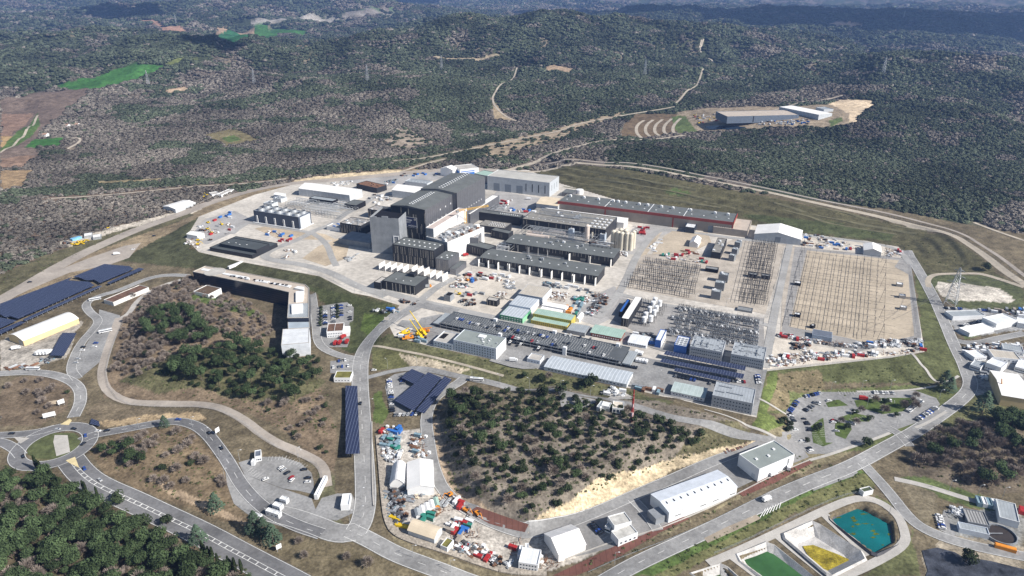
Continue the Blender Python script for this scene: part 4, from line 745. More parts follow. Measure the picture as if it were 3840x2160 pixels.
class Bld:
    def __init__(s,name,label,cat,reg,FL,FR,BR,h,wall=WHT,roof=DROOF,style='flat',rise=3.,base=None,snap=True,group=None,para=.7,over=.4,ridge='x',D=None,deep=2.0):
        q=[FL,FR]+([BR] if BR is not None else [])
        if base is None:
            g=plane(reg,q,0)
            if all(inside(g[:,0],g[:,1],PLAT)): base=0.
            else:
                gg=ground(reg,q); base=float(np.min(gg[:,2])); 
                for _ in range(3):
                    g=plane(reg,q,base+h); c=g.mean(0); base=float(height(g[:,0],g[:,1]).mean())
        g=plane(reg,q,base+h); a=g[0];b=g[1]; e=(b-a)[:2]; L=float(np.hypot(*e)); rz=math.atan2(e[1],e[0])
        n=np.array([-math.sin(rz),math.cos(rz)]); Dd=D if D else float((g[2]-b)[:2]@n)
        if snap:
            for k in (-2,-1,0,1,2):
                t=SITE+k*math.pi/2
                if abs((rz-t+math.pi)%(2*math.pi)-math.pi)<math.radians(9):
                    mid=(a[:2]+b[:2])/2; rz=t; u=np.array([math.cos(rz),math.sin(rz)]); a=np.array([*(mid-u*L/2),base]); break
        s.root=empty(name,(a[0],a[1],base),rz,label,cat,group); s.L=L;s.D=Dd;s.h=h;s.rz=rz;s.base=base;s.wall=wall;s.roof=roof;s.rise=rise;s.ridge=ridge;s.style=style
        D=Dd; w=MB(); r=MB(); z0=-deep
        if style=='flat':
            w.box(0,0,z0,L,D,h-.06)
            if para:
                for bx in ((0,0,L,.35),(0,D-.35,L,D),(0,.35,.35,D-.35),(L-.35,.35,L,D-.35)): w.box(bx[0],bx[1],h-.06,bx[2],bx[3],h+para)
            r.box(.36,.36,h-.06,L-.36,D-.36,h+.12)
        elif style in('gable','arch'):
            n=2 if style=='gable' else 8; span=D if ridge=='x' else L; ln=L if ridge=='x' else D
            pr=[(span*k/n,(h+rise*(1-abs(1-2*k/n))) if style=='gable' else h+rise*math.sin(math.pi*k/n)) for k in range(n+1)]
            prof=[(0,z0)]+[(p[0],p[1]-.15) for p in pr]+[(span,z0)]
            rp=[(-over+(span+2*over)*k/n,(h-.1+ (rise*(1-abs(1-2*k/n)) if style=='gable' else rise*math.sin(math.pi*k/n)))+.12) for k in range(n+1)]
            rp2=rp+[(p[0],p[1]-.2) for p in rp[::-1]]
            if ridge=='x': w.xprism(prof,0,ln); r.xprism(rp2,-over,ln+over)
            else: w.yprism(prof,0,ln); r.yprism(rp2,-over,ln+over)
        w.build('wall',wall,s.root); r.build('roof',roof,s.root)
    def rz_at(s,x,y):
        if s.style=='flat': return s.h+.12
        t=(y/s.D if s.ridge=='x' else x/s.L); return s.h+.1+(s.rise*(1-abs(1-2*t)) if s.style=='gable' else s.rise*math.sin(math.pi*t))
    def face(s,f,u0,u1,z0,z1,d=.12):
        """box laid against a face"""
        if f=='F': return (u0,-d,z0,u1,.05,z1)
        if f=='B': return (u0,s.D-.05,z0,u1,s.D+d,z1)
        if f=='R': return (s.L-.05,u0,z0,s.L+d,u1,z1)
        return (-d,u0,z0,.05,u1,z1)
    def part(s,name,boxes,m): 
        mb=MB()
        for b in boxes: mb.box(*b)
        return mb.build(name,m,s.root)
    def strips(s,f,n,seed=1,rows=None,m=None,w=.45):
        q=random.Random(seed); ln=s.L if f in'FB' else s.D; rows=rows or [(.05,1)]; bs=[]
        for k in range(n):
            u=ln*(k+.2+.6*q.random())/n
            for (a,b) in rows:
                if q.random()<.75: bs.append(s.face(f,u,u+w,s.h*a+q.random(),s.h*b-.3,.1))
        s.part('cladding_strips',bs,m or STRIP); return s
    def win(s,f,rows,cols,w,hh,z0,dz,m=None,u0=.04,u1=.96,name='window'):
        ln=s.L if f in'FB' else s.D; me=None
        for r in range(rows):
            for c in range(cols):
                u=ln*(u0+(u1-u0)*(c+.5)/cols)-w/2; z=z0+r*dz
                b=s.face(f,0,w,0,hh,.07); mb=None
                if me is None: me=MB().box(*b).mesh(name,m or GLASS)
                o=bpy.data.objects.new(name,me); COL.objects.link(o); o.parent=s.root
                o.location=(u,0,z) if f in'FB' else (0,u,z)
        return s
    def sky(s,pts,w=1.6,l=2.2,name='skylight',m=None,hh=.5):
        me=MB().box(-w/2,-l/2,0,w/2,l/2,hh).mesh(name,m or WHT)
        for (x,y) in pts: o=bpy.data.objects.new(name,me); COL.objects.link(o); o.parent=s.root; o.location=(x,y,s.rz_at(x,y)-.02)
        return s
    def units(s,n,seed,x0=0,x1=1,y0=0,y1=1,sz=(1.5,4),hh=(.8,2.2),m=None,name='roof_unit'):
        q=random.Random(seed)
        for k in range(n):
            w=q.uniform(*sz);l=q.uniform(*sz);x=s.L*(x0+(x1-x0)*q.random());y=s.D*(y0+(y1-y0)*q.random()); x=min(max(x,w/2+.5),s.L-w/2-.5);y=min(max(y,l/2+.5),s.D-l/2-.5)
            z=s.rz_at(x,y)-.05-.003*k; MB().box(x-w/2,y-l/2,z,x+w/2,y+l/2,z+q.uniform(*hh)).build(name,m or q.choice([STEEL,WHT,LGR,CONCR]),s.root)
        return s
    def pipes(s,n,seed,m=None,name='roof_pipe',along=None,r=.35):
        q=random.Random(seed)
        for k in range(n):
            mb=MB(); al=q.random()<.6 if along is None else along; z=s.h+.9+q.random()*.8
            if al: y=q.uniform(.1,.9)*s.D; a=q.uniform(.03,.6)*s.L; b=min(a+q.uniform(.2,.5)*s.L,s.L*.97); mb.tube((a,y,z),(b,y,z),r,6); mb.tube((a,y,s.h),(a,y,z),r,6); mb.tube((b,y,s.h),(b,y,z),r,6)
            else: x=q.uniform(.1,.9)*s.L; a=q.uniform(.05,.4)*s.D; b=min(a+q.uniform(.3,.6)*s.D,s.D*.95); mb.tube((x,a,z),(x,b,z),r,6); mb.tube((x,a,s.h),(x,a,z),r,6); mb.tube((x,b,s.h),(x,b,z),r,6)
            mb.build(name,m or STEEL,s.root)
        return s
B_=Bld
# --- the tall black halls
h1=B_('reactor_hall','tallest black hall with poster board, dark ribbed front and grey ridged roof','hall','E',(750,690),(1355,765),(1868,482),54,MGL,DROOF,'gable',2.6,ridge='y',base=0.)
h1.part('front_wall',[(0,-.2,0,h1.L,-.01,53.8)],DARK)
q=random.Random(4); bs=[]
for k in range(30):
    u=q.uniform(1,h1.L-1); z=q.choice([4,12,20,28,36,44])+q.random()*2; bs.append((u,-.34,z,u+.5,-.19,min(z+q.uniform(8,13),53)))
[h1.part('cladding_strip',[b_],STRIP) for b_ in bs]
h1.sky([(h1.L*.5+s_*2.2,9+k*4.6) for k in range(13) for s_ in (-1,1)],1.7,1.9)
h1.win('R',1,5,1.6,2.6,30,0,WHT,.05,.75,'light_panel').win('R',1,3,1.5,2.2,42,0,WHT,.4,.95,'light_panel')
bd=h1.part('poster_board',[(h1.L*.35,-.9,28.5,h1.L*.75,-.36,41.5)],mat('poster_navy',(.02,.03,.09),.5,.05,.1))
fr=MB(); x0,x1=h1.L*.35,h1.L*.75
for b in ((x0-.3,-1,28.2,x1+.3,-.3,28.5),(x0-.3,-1,41.5,x1+.3,-.3,41.8),(x0-.3,-1,28.5,x0,-.3,41.5),(x1,-1,28.5,x1+.3,-.3,41.5)): fr.box(*b)
fr.build('frame',STEEL,bd)
TXW=mat('white_lettering',(.6,.6,.62),.5,.02)
lt=MB(); zt=39.6
for z,hh,ws in ((39.4,1.1,(3,.8,.5)),(37.2,1.3,(1.2,2.4,.8,2.2,1.6,2.4)),(35.4,.5,(2,1.2,2.6,1.4,2)),(34,.45,(1.8,2.4,1.2,2,1))):
    x=x0+1
    for w_ in ws: lt.box(x,-1.0,z,x+w_,-.92,z+hh); x+=w_+.35
lt.box(x0+8,-1.0,30,x0+11,-.92,31); lt.box(x0+16.5,-1.0,30.1,x0+19.5,-.92,31)
for cx_ in (x0+12.5,x0+15.2):
    for k in range(12):
        a0=2*math.pi*k/12; lt.box(cx_+1.0*math.cos(a0)-.22,-1.0,30.4+1.0*math.sin(a0)-.22,cx_+1.0*math.cos(a0)+.22,-.92,30.4+1.0*math.sin(a0)+.22)
lt.build('lettering',TXW,bd); MB().box(x0+.8,-.99,29.4,x0+4.2,-.9,32.2).build('logo_patch',mat('dark_red_print',(.16,.02,.05),.5),bd); o=MB().cone(0,0,0,.2,1.5,1.5,14).build('logo_disc',PALE,bd,(x1-2.4,-.95,39.4)); o.rotation_euler=(math.pi/2,0,0)
h2=B_('assembly_hall','tallest hall\'s twin behind it, long ridged grey roof with two rows of roof lights','hall','E',(1270,405),(1895,472),(2405,195),57,MGL,DROOF,'gable',2.8,ridge='y',base=0.)
h2.sky([(h2.L*.5+s_*2.5,8+k*6.1) for k in range(14) for s_ in (-1,1)],1.9,2.1); h2.part('corner_trim',[(h2.L-.3,-.3,0,h2.L+.5,.6,57)],BLK)
h2.win('R',1,9,1.2,1.8,26,0,WHT,.1,.9,'light_panel')
an=B_('annex_building','dark low annex along the foot of the assembly hall','annex','E',(2010,830),(2130,850),(2575,520),17,MGL,WHR,base=0.,snap=True)
h3=B_('cleaning_hall','pale grey hall with tall slot windows behind the black halls','hall','F',(1226,443),(1382.5,461),(1406.7,444.2),23,LGR,mat('pale_flat_roof',(.45,.44,.41),.9,.1,.05),base=0.)
h3.win('F',1,4,1.4,13,5,0,BLK,.58,.98); h3.win('R',1,3,1.,9,8,0,BLK,.1,.9); h3.win('F',1,3,11,13,0,0,mat('grey_door',(.25,.28,.32),.6,.05),.06,.62,'sliding_door')
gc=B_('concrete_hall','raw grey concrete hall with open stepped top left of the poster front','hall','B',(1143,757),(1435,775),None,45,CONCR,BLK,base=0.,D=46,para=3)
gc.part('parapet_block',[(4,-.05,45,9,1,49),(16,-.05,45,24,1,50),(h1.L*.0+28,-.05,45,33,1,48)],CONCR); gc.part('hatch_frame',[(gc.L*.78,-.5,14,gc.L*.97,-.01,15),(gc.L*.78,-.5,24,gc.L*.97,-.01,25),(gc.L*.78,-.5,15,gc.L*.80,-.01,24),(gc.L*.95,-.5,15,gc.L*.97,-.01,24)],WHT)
gc.part('side_cladding',[(-.1,2,0,-.01,gc.D,44)],WHT)
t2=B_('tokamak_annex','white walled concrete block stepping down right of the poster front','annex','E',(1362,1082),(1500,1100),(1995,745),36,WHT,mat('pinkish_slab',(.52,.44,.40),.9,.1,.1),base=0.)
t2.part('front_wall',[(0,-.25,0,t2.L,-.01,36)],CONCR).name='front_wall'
t1=B_('diagnostic_building','unfinished concrete block with open roof full of steel and pipes','building','E',(1375,1235),(1740,1335),(2245,1040),25,WHT,mat('cluttered_slab',(.36,.34,.32),.9,.3,.3,var2=.3),base=0.)
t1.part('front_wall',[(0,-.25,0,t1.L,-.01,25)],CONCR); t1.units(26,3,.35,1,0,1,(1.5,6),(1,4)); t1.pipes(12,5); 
t1.units(8,13,.4,1,0,.9,(2,5),(1,2),RUST)
lb=B_('control_building','long black building with two rows of beige strips in front of the tall halls','building','B',(1368,1015),(1792,1078),(1905,1000),22,DARK,DROOF,base=0.)
lb.strips('F',26,5,[(.0,.5),(.5,.98)]).sky([(lb.L*(k+.6)/8,lb.D*(.3+.4*j)) for k in range(8) for j in (0,1)])
l2=B_('service_building','lower black block at the right end of the long black building','building','B',(1805,1152),(1937,1175),(2047,1098),15,MGL,DROOF,base=0.); l2.strips('F',9,6,[(.1,.95)]).sky([(5,6),(12,8),(8,14),(14,16)])
l3=B_('annex_shed','small dark shed below the lower black block','shed','B',(1950,1255),(2010,1268),(2105,1185),7,MGL,DROOF,base=0.)
cb=B_('power_building','wide low black building behind grey roof and row of white fins','building','a',(125,275),(428,325),(545,237),10,DARK,DROOF,base=0.); cb.strips('F',11,8,[(0,1)],w=.8).sky([(12,10),(22,9),(30,12)],1,1); cb.part('penthouse',[(cb.L*.48,cb.D*.75,10,cb.L*.66,cb.D*.99,14)],DARK)
c2=B_('annex_shed','small black annex with pale roof at the left end of the wide low black building','annex','a',(52,285),(112,295),(165,245),8,DARK,PALE,base=0.)
# converters
for nm,lab,cr,fins in (('converter_building','front long converter building, dark curved roof and beige strips above white fins',((370,800),(1930,1055),(2035,930)),0),('converter_building','rear long converter building, dark roof below the cryogenic plant',((705,600),(2145,808),(2235,690)),1)):
    m_=B_(nm,lab,'building','W',*cr,11,DARK,DROOF,'arch',1.2,base=0.,over=1.2,group='long converter buildings'); m_.strips('F',34,9+fins,[(.45,.95)],w=.5); m_.sky([(m_.L*(k+.5)/13,m_.D*.35) for k in range(13)],1.6,1.6)
    fr=MB(); y=m_.D*.86
    for k in range(40): 
        x=m_.L*(.30+.36*k/39); fr.beam((x,y-1.6,m_.h+1.2),(x,y-1.6,m_.h+4.5),.18); fr.beam((x,y+1,m_.h+1.2),(x,y+1,m_.h+4.5),.18)
    for z in (2.2,4.5): fr.beam((m_.L*.3,y-1.6,m_.h+z),(m_.L*.66,y-1.6,m_.h+z),.22); fr.beam((m_.L*.3,y+1,m_.h+z),(m_.L*.66,y+1,m_.h+z),.22)
    fr.build('roof_frame',STEEL,m_.root); m_.units(5,31+fins,.3,.75,.45,.75,(2,4),(1.5,3))
# cryoplant
cr=B_('cryogenic_plant','black cryogenic plant with pipes and white coolers crowding its roof','building','W',(918,292),(2045,440),(2165,268),15,DARK,mat('gravel_roof',(.25,.24,.22),.95,.2,.2,var2=.15),base=0.); cr.strips('F',22,12,[(.45,.97)],w=.5)
cr.pipes(16,8,along=True); cr.units(12,9,.0,.62,.5,1,(2,6),(.8,2)); 
cr.sky([(cr.L*(.80+.055*(k%4)),cr.D*(.12+.2*(k//4))) for k in range(16)],3.2,3.4,'cooler',WHT,1.2); cr.sky([(cr.L*(.03+.075*k),cr.D*.18) for k in range(9)],1.5,1.5)
ct=B_('access_building','low black building with a row of white vents behind the tower crane','building','W',(322,205),(900,270),(940,235),12,DARK,DROOF,base=0.); ct.sky([(ct.L*(.5+.05*k),ct.D*.5) for k in range(9)],1.2,1.2,'vent',WHT,1.2)
cc=B_('vent_building','low black building dotted with white roof vents','building','W',(322,378),(690,420),(768,345),9,DARK,mat('gravel_roof'),base=0.); cc.sky([(cc.L*(.35+.09*(k%7)),cc.D*(.25+.22*(k//7))) for k in range(20)],1,1,'vent',WHT,1.2)
cd_=B_('compressor_tower','square ribbed dark tower with silver equipment on its roof','building','W',(200,545),(335,552),(490,425),19,MGL,mat('cluttered_slab'),base=0.); cd_.units(16,4,0,1,0,1,(1,3),(.6,1.6)); cd_.strips('R',10,3,[(.05,.95)],w=.3)
ce=B_('link_building','long low black link block in front of the square dark tower','building','W',(5,590),(470,705),(520,640),12,DARK,DROOF,base=0.); ce.strips('F',14,4,[(.2,.9)],w=.4)
ce2=B_('link_building','short black link block left of the rear converter building','building','W',(500,440),(740,492),(785,455),10,DARK,DROOF,base=0.); ce2.strips('F',7,4,[(.2,.9)],w=.4)
wt=B_('storage_tent','long white tent hall squeezed behind the cryogenic plant','tent','W',(1200,192),(2280,352),(2358,290),9,WHR,WHR,'gable',3,base=0.)
# coil winding hall
pf=B_('winding_hall','very long grey roofed hall with a red fascia and a row of roof fans','hall','C',(465,578),(2228,795),(2272,705),17,BEIC,DROOF,base=0.,para=.3)
pf.part('fascia',[(-.5,-.6,14,pf.L+.5,-.01,18),(pf.L+.01,-.6,14,pf.L+.6,pf.D,18),(pf.L*.285,-.7,0,pf.L*.285+1.6,-.01,14),(pf.L*.675,-.7,0,pf.L*.675+1.6,-.01,14),(-.5,-.6,0,1.2,-.01,14),(pf.L-1.3,-.6,0,pf.L+.5,-.01,14)],REDC)
me=MB().box(-1.8,-1.8,0,1.8,1.8,2.6).cone(0,0,2.6,3.4,1.5,1.5,12).mesh('roof_fan',WHT)
for f in (.035,.12,.21,.30,.33,.375,.455,.505,.585,.65,.75,.885,.955):
    o=bpy.data.objects.new('roof_fan',me); COL.objects.link(o); o.parent=pf.root; o.location=(pf.L*f,pf.D*.72,17.1)
pf.sky([(pf.L*(k+.5)/15,pf.D*.36) for k in range(15)]); pf.part('roof_joint',[(pf.L*f,.5,17.1,pf.L*f+.8,pf.D-.5,17.45) for f in (.28,.53,.73)],WHT); pf.win('F',1,2,8,9,0,0,mat('grey_door'),.7,.95,'loading_door')
pe=B_('annex_hall','beige single storey annex at the right end of the red banded hall','annex','C',(2030,830),(2370,885),(2412,775),9,BEIC,mat('beige_roof',(.46,.40,.34),.9,.1,.1),'flat',base=0.); pe.sky([(4+k*3,4) for k in range(7)],.8,1.2)
gs=B_('glass_annex','small glazed annex in front of the red banded hall','annex','C',(1742,835),(1838,848),(1852,808),8,GLASS,RIB,base=0.)
bt=B_('storage_tent','tan topped white tent at the left end of the red banded hall','tent','C',(243,600),(465,622),(490,545),12,LGR,TANR,'gable',4,base=0.)
tk=MB().cone(0,0,0,7,6,6,28).cone(0,0,7,8,6.2,.3,28); g=plane('C',[(680,500)],0)[0]; tk.build('water_tank',WHT,None,g,0,'round white water tank behind the red banded hall','tank')
B_('pump_building','dark low pump building beside the round white tank','building','C',(500,490),(610,500),(625,465),6,MGL,DROOF,base=0.)
# left of the halls
w1=B_('storage_hall','longest white hall with a gabled roof left of the tall black halls','hall','B',(420,448),(945,512),(1125,462),12,LGR,WHR,'gable',5,base=0.); w1.win('F',1,6,.3,10,1,0,WHT,.1,.9,'wall_pilaster')
w2=B_('storage_hall','shorter white gabled hall tucked behind the assembly hall','hall','B',(1365,462),(1640,495),(1740,440),12,LGR,WHR,'gable',5,base=0.)
B_('storage_hall','low grey roofed hall with small vents behind the shorter white hall','hall','B',(1500,375),(1720,405),(1790,380),8,LGR,RIBG,base=0.).sky([(6+6*k,6) for k in range(8)],1,1)
bk=B_('steel_store','black sided store topped with rusty steel near the back road','store','B',(1010,402),(1215,448),(1290,412),8,DARK,RUST,base=0.); bk.units(10,3,0,1,0,1,(1,4),(.5,1.5),RUST)
wt2=B_('gabled_shed','tall white gabled shed beside the blue and white office far back','shed','B',(1855,245),(1978,262),(1985,228),13,WHT,WHR,'gable',4,base=0.,ridge='y',snap=False,D=16)
bo=B_('blue_office','white office with a bright blue band far behind the tall halls','office','B',(2052,262),(2240,240),(2185,200),13,WHT,PALE,base=0.,snap=False); bo.part('blue_band',[bo.face('F',1.5,bo.L*.78,1,7),bo.face('F',1.5,bo.L*.78,8.5,10),bo.face('L',2,bo.D-2,5,10)],BLUP)
B_('office_block','grey roofed block between blue office and pale grey hall','building','B',(2195,300),(2330,325),(2430,290),14,MGL,GREEN_R,base=0.)
# cooling tower cell block
ctw=B_('cooling_tower','dark louvred cooling tower block with ten round fan stacks','cooling tower','Y',(522,217),(858,264),(960,226),17,striped('louvre_cladding',(.07,.09,.13),(.035,.045,.07),1.4,.3,2,.5),STEEL,base=0.)
for i in range(5):
    for j in range(2):
        x=ctw.L*(i+.5)/5; y=ctw.D*(.28+.46*j); c_=MB(); n=20
        for k in range(n):
            a0=2*math.pi*k/n;a1=2*math.pi*(k+1)/n; c_.add([(x+r*math.cos(a),y+r*math.sin(a),17.1+z) for a in (a0,a1) for r,z in ((5.2,0),(4.3,3.2),(4.0,3.2),(4.7,0))],[(0,1,5,4),(1,2,6,5),(2,3,7,6)])
        o=c_.build('fan_stack',STEEL,ctw.root); MB().cone(x,y,18,18.3,4.3,4.3,20).build('fan',BLK,o)
for k in range(5):
    mb=MB(); x=ctw.L*(k+.35)/5
    for dx in (0,2): mb.tube((x+dx,-1.5,.5),(x+dx,-1.5,11),.45,8)
    mb.tube((x,-1.5,11),(x+2,-1.5,11),.45,8); mb.build('riser_pipe',WHT,ctw.root)
mb=MB(); mb.tube((0,-3,1),(ctw.L+3,-3,1),.7,8); mb.tube((ctw.L+3,-3,1),(ctw.L+3,ctw.D,1),.7,8); mb.build('header_pipe',WHT,ctw.root); ctw.part('corner_scaffold',[(ctw.L+.1,2,0,ctw.L+1,ctw.D-3,16.5)],LGR)
# pipe yard behind the cooling tower
def rack(lab,reg,FL,FR,BR,h,n,cols=STEEL,seed=0,cat='pipe rack',pitch=5,group='pipe racks and steel frames'):
    q=[FL,FR,BR]; g=plane(reg,q,h); a,b,c=g; e=(b-a)[:2]; L=float(np.hypot(*e)); D=abs(float((c-b)[:2]@np.array([-math.sin(SITE),math.cos(SITE)]))); mid=(a[:2]+b[:2])/2; u=np.array([math.cos(SITE),math.sin(SITE)]); p=mid-u*L/2
    r=empty('pipe_rack',(p[0],p[1],0),SITE,lab,cat,group); mb=MB(); nx=max(2,int(L/pitch)); 
    for i in range(nx+1):
        x=L*i/nx
        for y in (0,D): mb.beam((x,y,0),(x,y,h),.35)
        mb.beam((x,0,h),(x,D,h),.3); mb.beam((x,0,h*.55),(x,D,h*.55),.25)
    for y in (0,D): mb.beam((0,y,h),(L,y,h),.3)
    mb.build('frame',cols,r); Q=random.Random(seed)
    for k in range(n):
        y=D*(k+.5)/n; z=h+.5 if k%2 else h*.55+.5; a_=L*Q.uniform(0,.25);b_=L*Q.uniform(.7,1); MB().tube((a_,y,z),(b_,y,z),Q.uniform(.3,.55),7).build('pipe',Q.choice([STEEL,WHT,LGR]),r)
    return r
rack('wide rack of silver pipes right of the cooling tower','Y',(880,195),(1090,225),(1180,170),7,10,seed=1); rack('long elevated pipe bridge between cooling tower and black cube','Y',(960,245),(1180,235),(1330,175),6,5,seed=2); rack('steel frame topped with silver pipes behind the cooling fans','Y',(760,150),(930,175),(1000,140),8,8,seed=3)
rack('low pipe rack at the foot of the long white hall','Y',(1000,150),(1180,180),(1230,150),5,6,seed=4)
rack('pipe rack along the front of the cryogenic plant','W',(920,420),(1900,560),(1960,500),9,9,seed=5,cat='pipe rack'); rack('tangled pipe rack between cryogenic plant and silos','W',(1840,640),(2110,690),(2170,600),13,8,WIRE,6); rack('steel frame with pipes behind the dark annex','W',(470,160),(640,205),(730,120),8,8,seed=7)
rack('pipe rack right of the square dark tower','W',(515,690),(690,745),(760,640),8,6,seed=8)
B_('canopy_shed','dark flat canopy shed by the pipe bridge','shed','B',(892,605),(1000,625),(1062,572),7,BLK,DROOF,base=0.); B_('canopy_shed','dark flat canopy behind the wide pipe rack','shed','B',(535,545),(770,580),(805,555),8,BLK,RIBG,base=0.)
k1=B_('electrical_building','black cube with beige strips and silver ducts on its roof','building','B',(845,795),(1055,828),(1148,765),14,DARK,mat('cluttered_slab'),base=0.); k1.strips('F',15,3,[(.05,.95),(.5,.95)]).units(16,6,0,1,0,1,(1,4),(.4,1.3)).pipes(6,3)
k2=B_('electrical_building','second black cube with beige strips behind the concrete hall','building','B',(1127,655),(1290,682),(1352,640),13,DARK,mat('cluttered_slab'),base=0.); k2.strips('F',10,4,[(.05,.95)]).units(12,7,0,1,0,1,(1,3),(.4,1.2))
B_('white_cabin','white and blue cabins beside the black cube','cabin','B',(710,830),(838,850),(845,810),5,WHT,PALE,base=0.).units(3,5,m=BLUP)
lo=B_('basement_building','low charcoal slab building on the left lawn of the platform','building','Y',(205,487),(520,542),(705,455),4.5,DARK,mat('slate_roof',(.075,.085,.09),.8,.1,.1),base=0.); 
g0=plane('Y',[(278,458),(548,506),(628,458)],8.5); 
lu=B_('roof_block','upper tier of the low charcoal building with roof lights','roof block','Y',(278,458),(548,506),(628,458),8.5,DARK,mat('slate_roof'),base=0.); lu.sky([(8+k*9,8+(k%2)*3) for k in range(4)],1.5,1)
wl=B_('retaining_wall','long grey concrete retaining wall below the black cube','wall','B',(830,948),(1145,1000),None,8,CONCR,CONCR,base=0.,D=30,para=0)
# fins
def fin(lab,reg,pts,hh,ln,group,name='blast_wall'):
    G=plane(reg,pts,0); src=None
    for g in G:
        if src is None: src=MB().box(-.25,0,-.5,.25,ln,hh).build(name,WHR,None,g,SITE,lab,'wall',group)
        else: c=src.copy(); COL.objects.link(c); c.location=tuple(g)
fin('white fin wall standing in the left row before the long black building','a',[(102,178),(156,188),(210,196),(263,205),(316,212)],8,13,'left row of white fin walls'); fin('white fin wall standing in the right row beside the wide low black building','a',[(397,213),(451,224),(506,236),(562,262),(619,272),(673,284)],8,13,'right row of white fin walls')
fin('white fin wall on the sunny side of the front converter building','W',[(335,930),(463,948),(593,975),(724,985),(744,995),(878,1023),(1013,1045),(1150,1058),(1170,1075),(1307,1098),(1447,1120),(1588,1140),(1606,1148),(1752,1170),(1895,1190)],9,12,'fin walls of the front converter building')
fin('white fin wall between the two converter buildings','W',[(740,712),(865,733),(990,750),(1010,757),(1135,775),(1263,795),(1395,805),(1415,812),(1545,860),(1810,880),(1828,888),(2105,935)],9,12,'fin walls of the rear converter building')
# transformers between fins
def transformer(lab,group,name='transformer'):
    r=empty(name,(0,0,0),SITE,lab,'transformer',group); t=MB().box(-2.2,-1.4,0,2.2,1.4,3).build('tank',mat('dark_grey_tank',(.12,.12,.125),.5,.1),r); kids=[t]
    mb=MB()
    for k in range(7): mb.box(-2.1+k*.65,-2.3,.4,-1.8+k*.65,-1.45,2.8)
    kids.append(mb.build('radiator',STEEL,r))
    for x in (-1.2,0,1.2): kids.append(MB().cone(x,0,3,5,.32,.12,8).build('bushing',WIRE,r))
    kids.append(MB().tube((-1.8,.9,3.9),(1.8,.9,3.9),.55,8).build('oil_conservator',WHT,r)); KIDS[r.name]=kids; return r
tr=transformer('grey transformer in a bay of the front converter building','transformers in the fin wall bays')
def place(src,pts,reg,lab=None,rz=None,sc=1.,z=None,group=None,jit=0):
    G=plane(reg,pts,z) if z is not None else ground(reg,pts); first=not src.get('used'); 
    for g in G:
        r=(SITE if rz is None else rz)+random.uniform(-jit,jit)
        if first: src.location=tuple(g); src.rotation_euler.z=r; src['used']=1; first=False; src.scale=(sc,)*3; 
        else: o=dup(src,g,r,lab,sc,group)
place(tr,[(400,915),(530,930),(655,950),(815,985),(945,1005),(1060,1020),(1110,1030)],'W','grey transformer in a bay of the front converter building',z=0,sc=1.5); place(tr,[(805,690),(935,715),(1075,740),(1205,760),(1335,785),(1475,805),(1620,830),(1750,850)],'W','grey transformer in a bay between the converter buildings',z=0,sc=1.5)
# tanks
sil=[]
mb=MB().cone(0,0,0,22.5,3.1,3.1,20).cone(0,0,22.5,24,3.1,1,20)
s0=mb.build('gas_tank',mat('cream_tank',(.62,.57,.47),.6,.08,.1),None,plane('C',[(1012,1040)],0)[0],0,'tall cream gas tank in the tight cluster by the cryogenic plant','tank','cluster of cream gas tanks')
for p in [(1060,1050),(1098,1060),(1150,1065),(1190,1068),(1215,1045),(1135,1030),(1085,1020)]: c=s0.copy(); COL.objects.link(c); c.location=tuple(plane('C',[p],0)[0])
MB().cone(0,0,0,23,3.2,3.2,20).cone(0,0,23,25,3.2,.5,20).build('helium_tank',mat('pinkish_tank',(.62,.54,.48),.5,.05,.1),None,plane('W',[(1790,600)],0)[0],0,'single tall pinkish tank in front of the cryogenic plant','tank'); MB().cone(0,0,0,10,1.2,1.2,14).build('helium_tank',mat('cream_tank'),None,plane('W',[(1862,560)],0)[0],0,'short slim cream tank beside the tall pinkish tank','tank')
for a,b,z,r,lb_ in (((985,500),(1280,540),3.5,2.6,'long pinkish horizontal tank, nearest of the lying tanks'),((1000,465),(1190,490),4,2.4,'long horizontal tank behind the nearest lying tank'),((1285,450),(1500,485),5,2.3,'ribbed cream horizontal tank on a frame before the cryogenic plant')):
    A=plane('W',[a,b],z); v=A[1]-A[0]; t=MB().tube((0,0,0),tuple(v),r,16); o=t.build('storage_tank',mat('pinkish_tank'),None,A[0],0,lb_,'tank'); MB().box(-.5,-r*.8,-z,.5,r*.8,-r*.5).build('saddle',CONCR,o,(v*.15),0); MB().box(-.5,-r*.8,-z,.5,r*.8,-r*.5).build('saddle',CONCR,o,(v*.85),0)
cbx=B_('cold_box','tall blue grey cold box with a white top before the cryogenic plant','cold box','W',(1545,435),(1605,445),(1625,425),14,mat('pale_steel_blue',(.36,.42,.50),.5,.1),STEEL,base=0.); cbx.units(5,3,m=WHT,sz=(.8,2)); cb2=B_('cold_box','blue grey cold box beside the cream tanks','cold box','W',(1965,500),(2030,510),(2050,480),10,mat('pale_steel_blue'),STEEL,base=0.); cb2.units(5,4,m=WHT,sz=(.8,2))
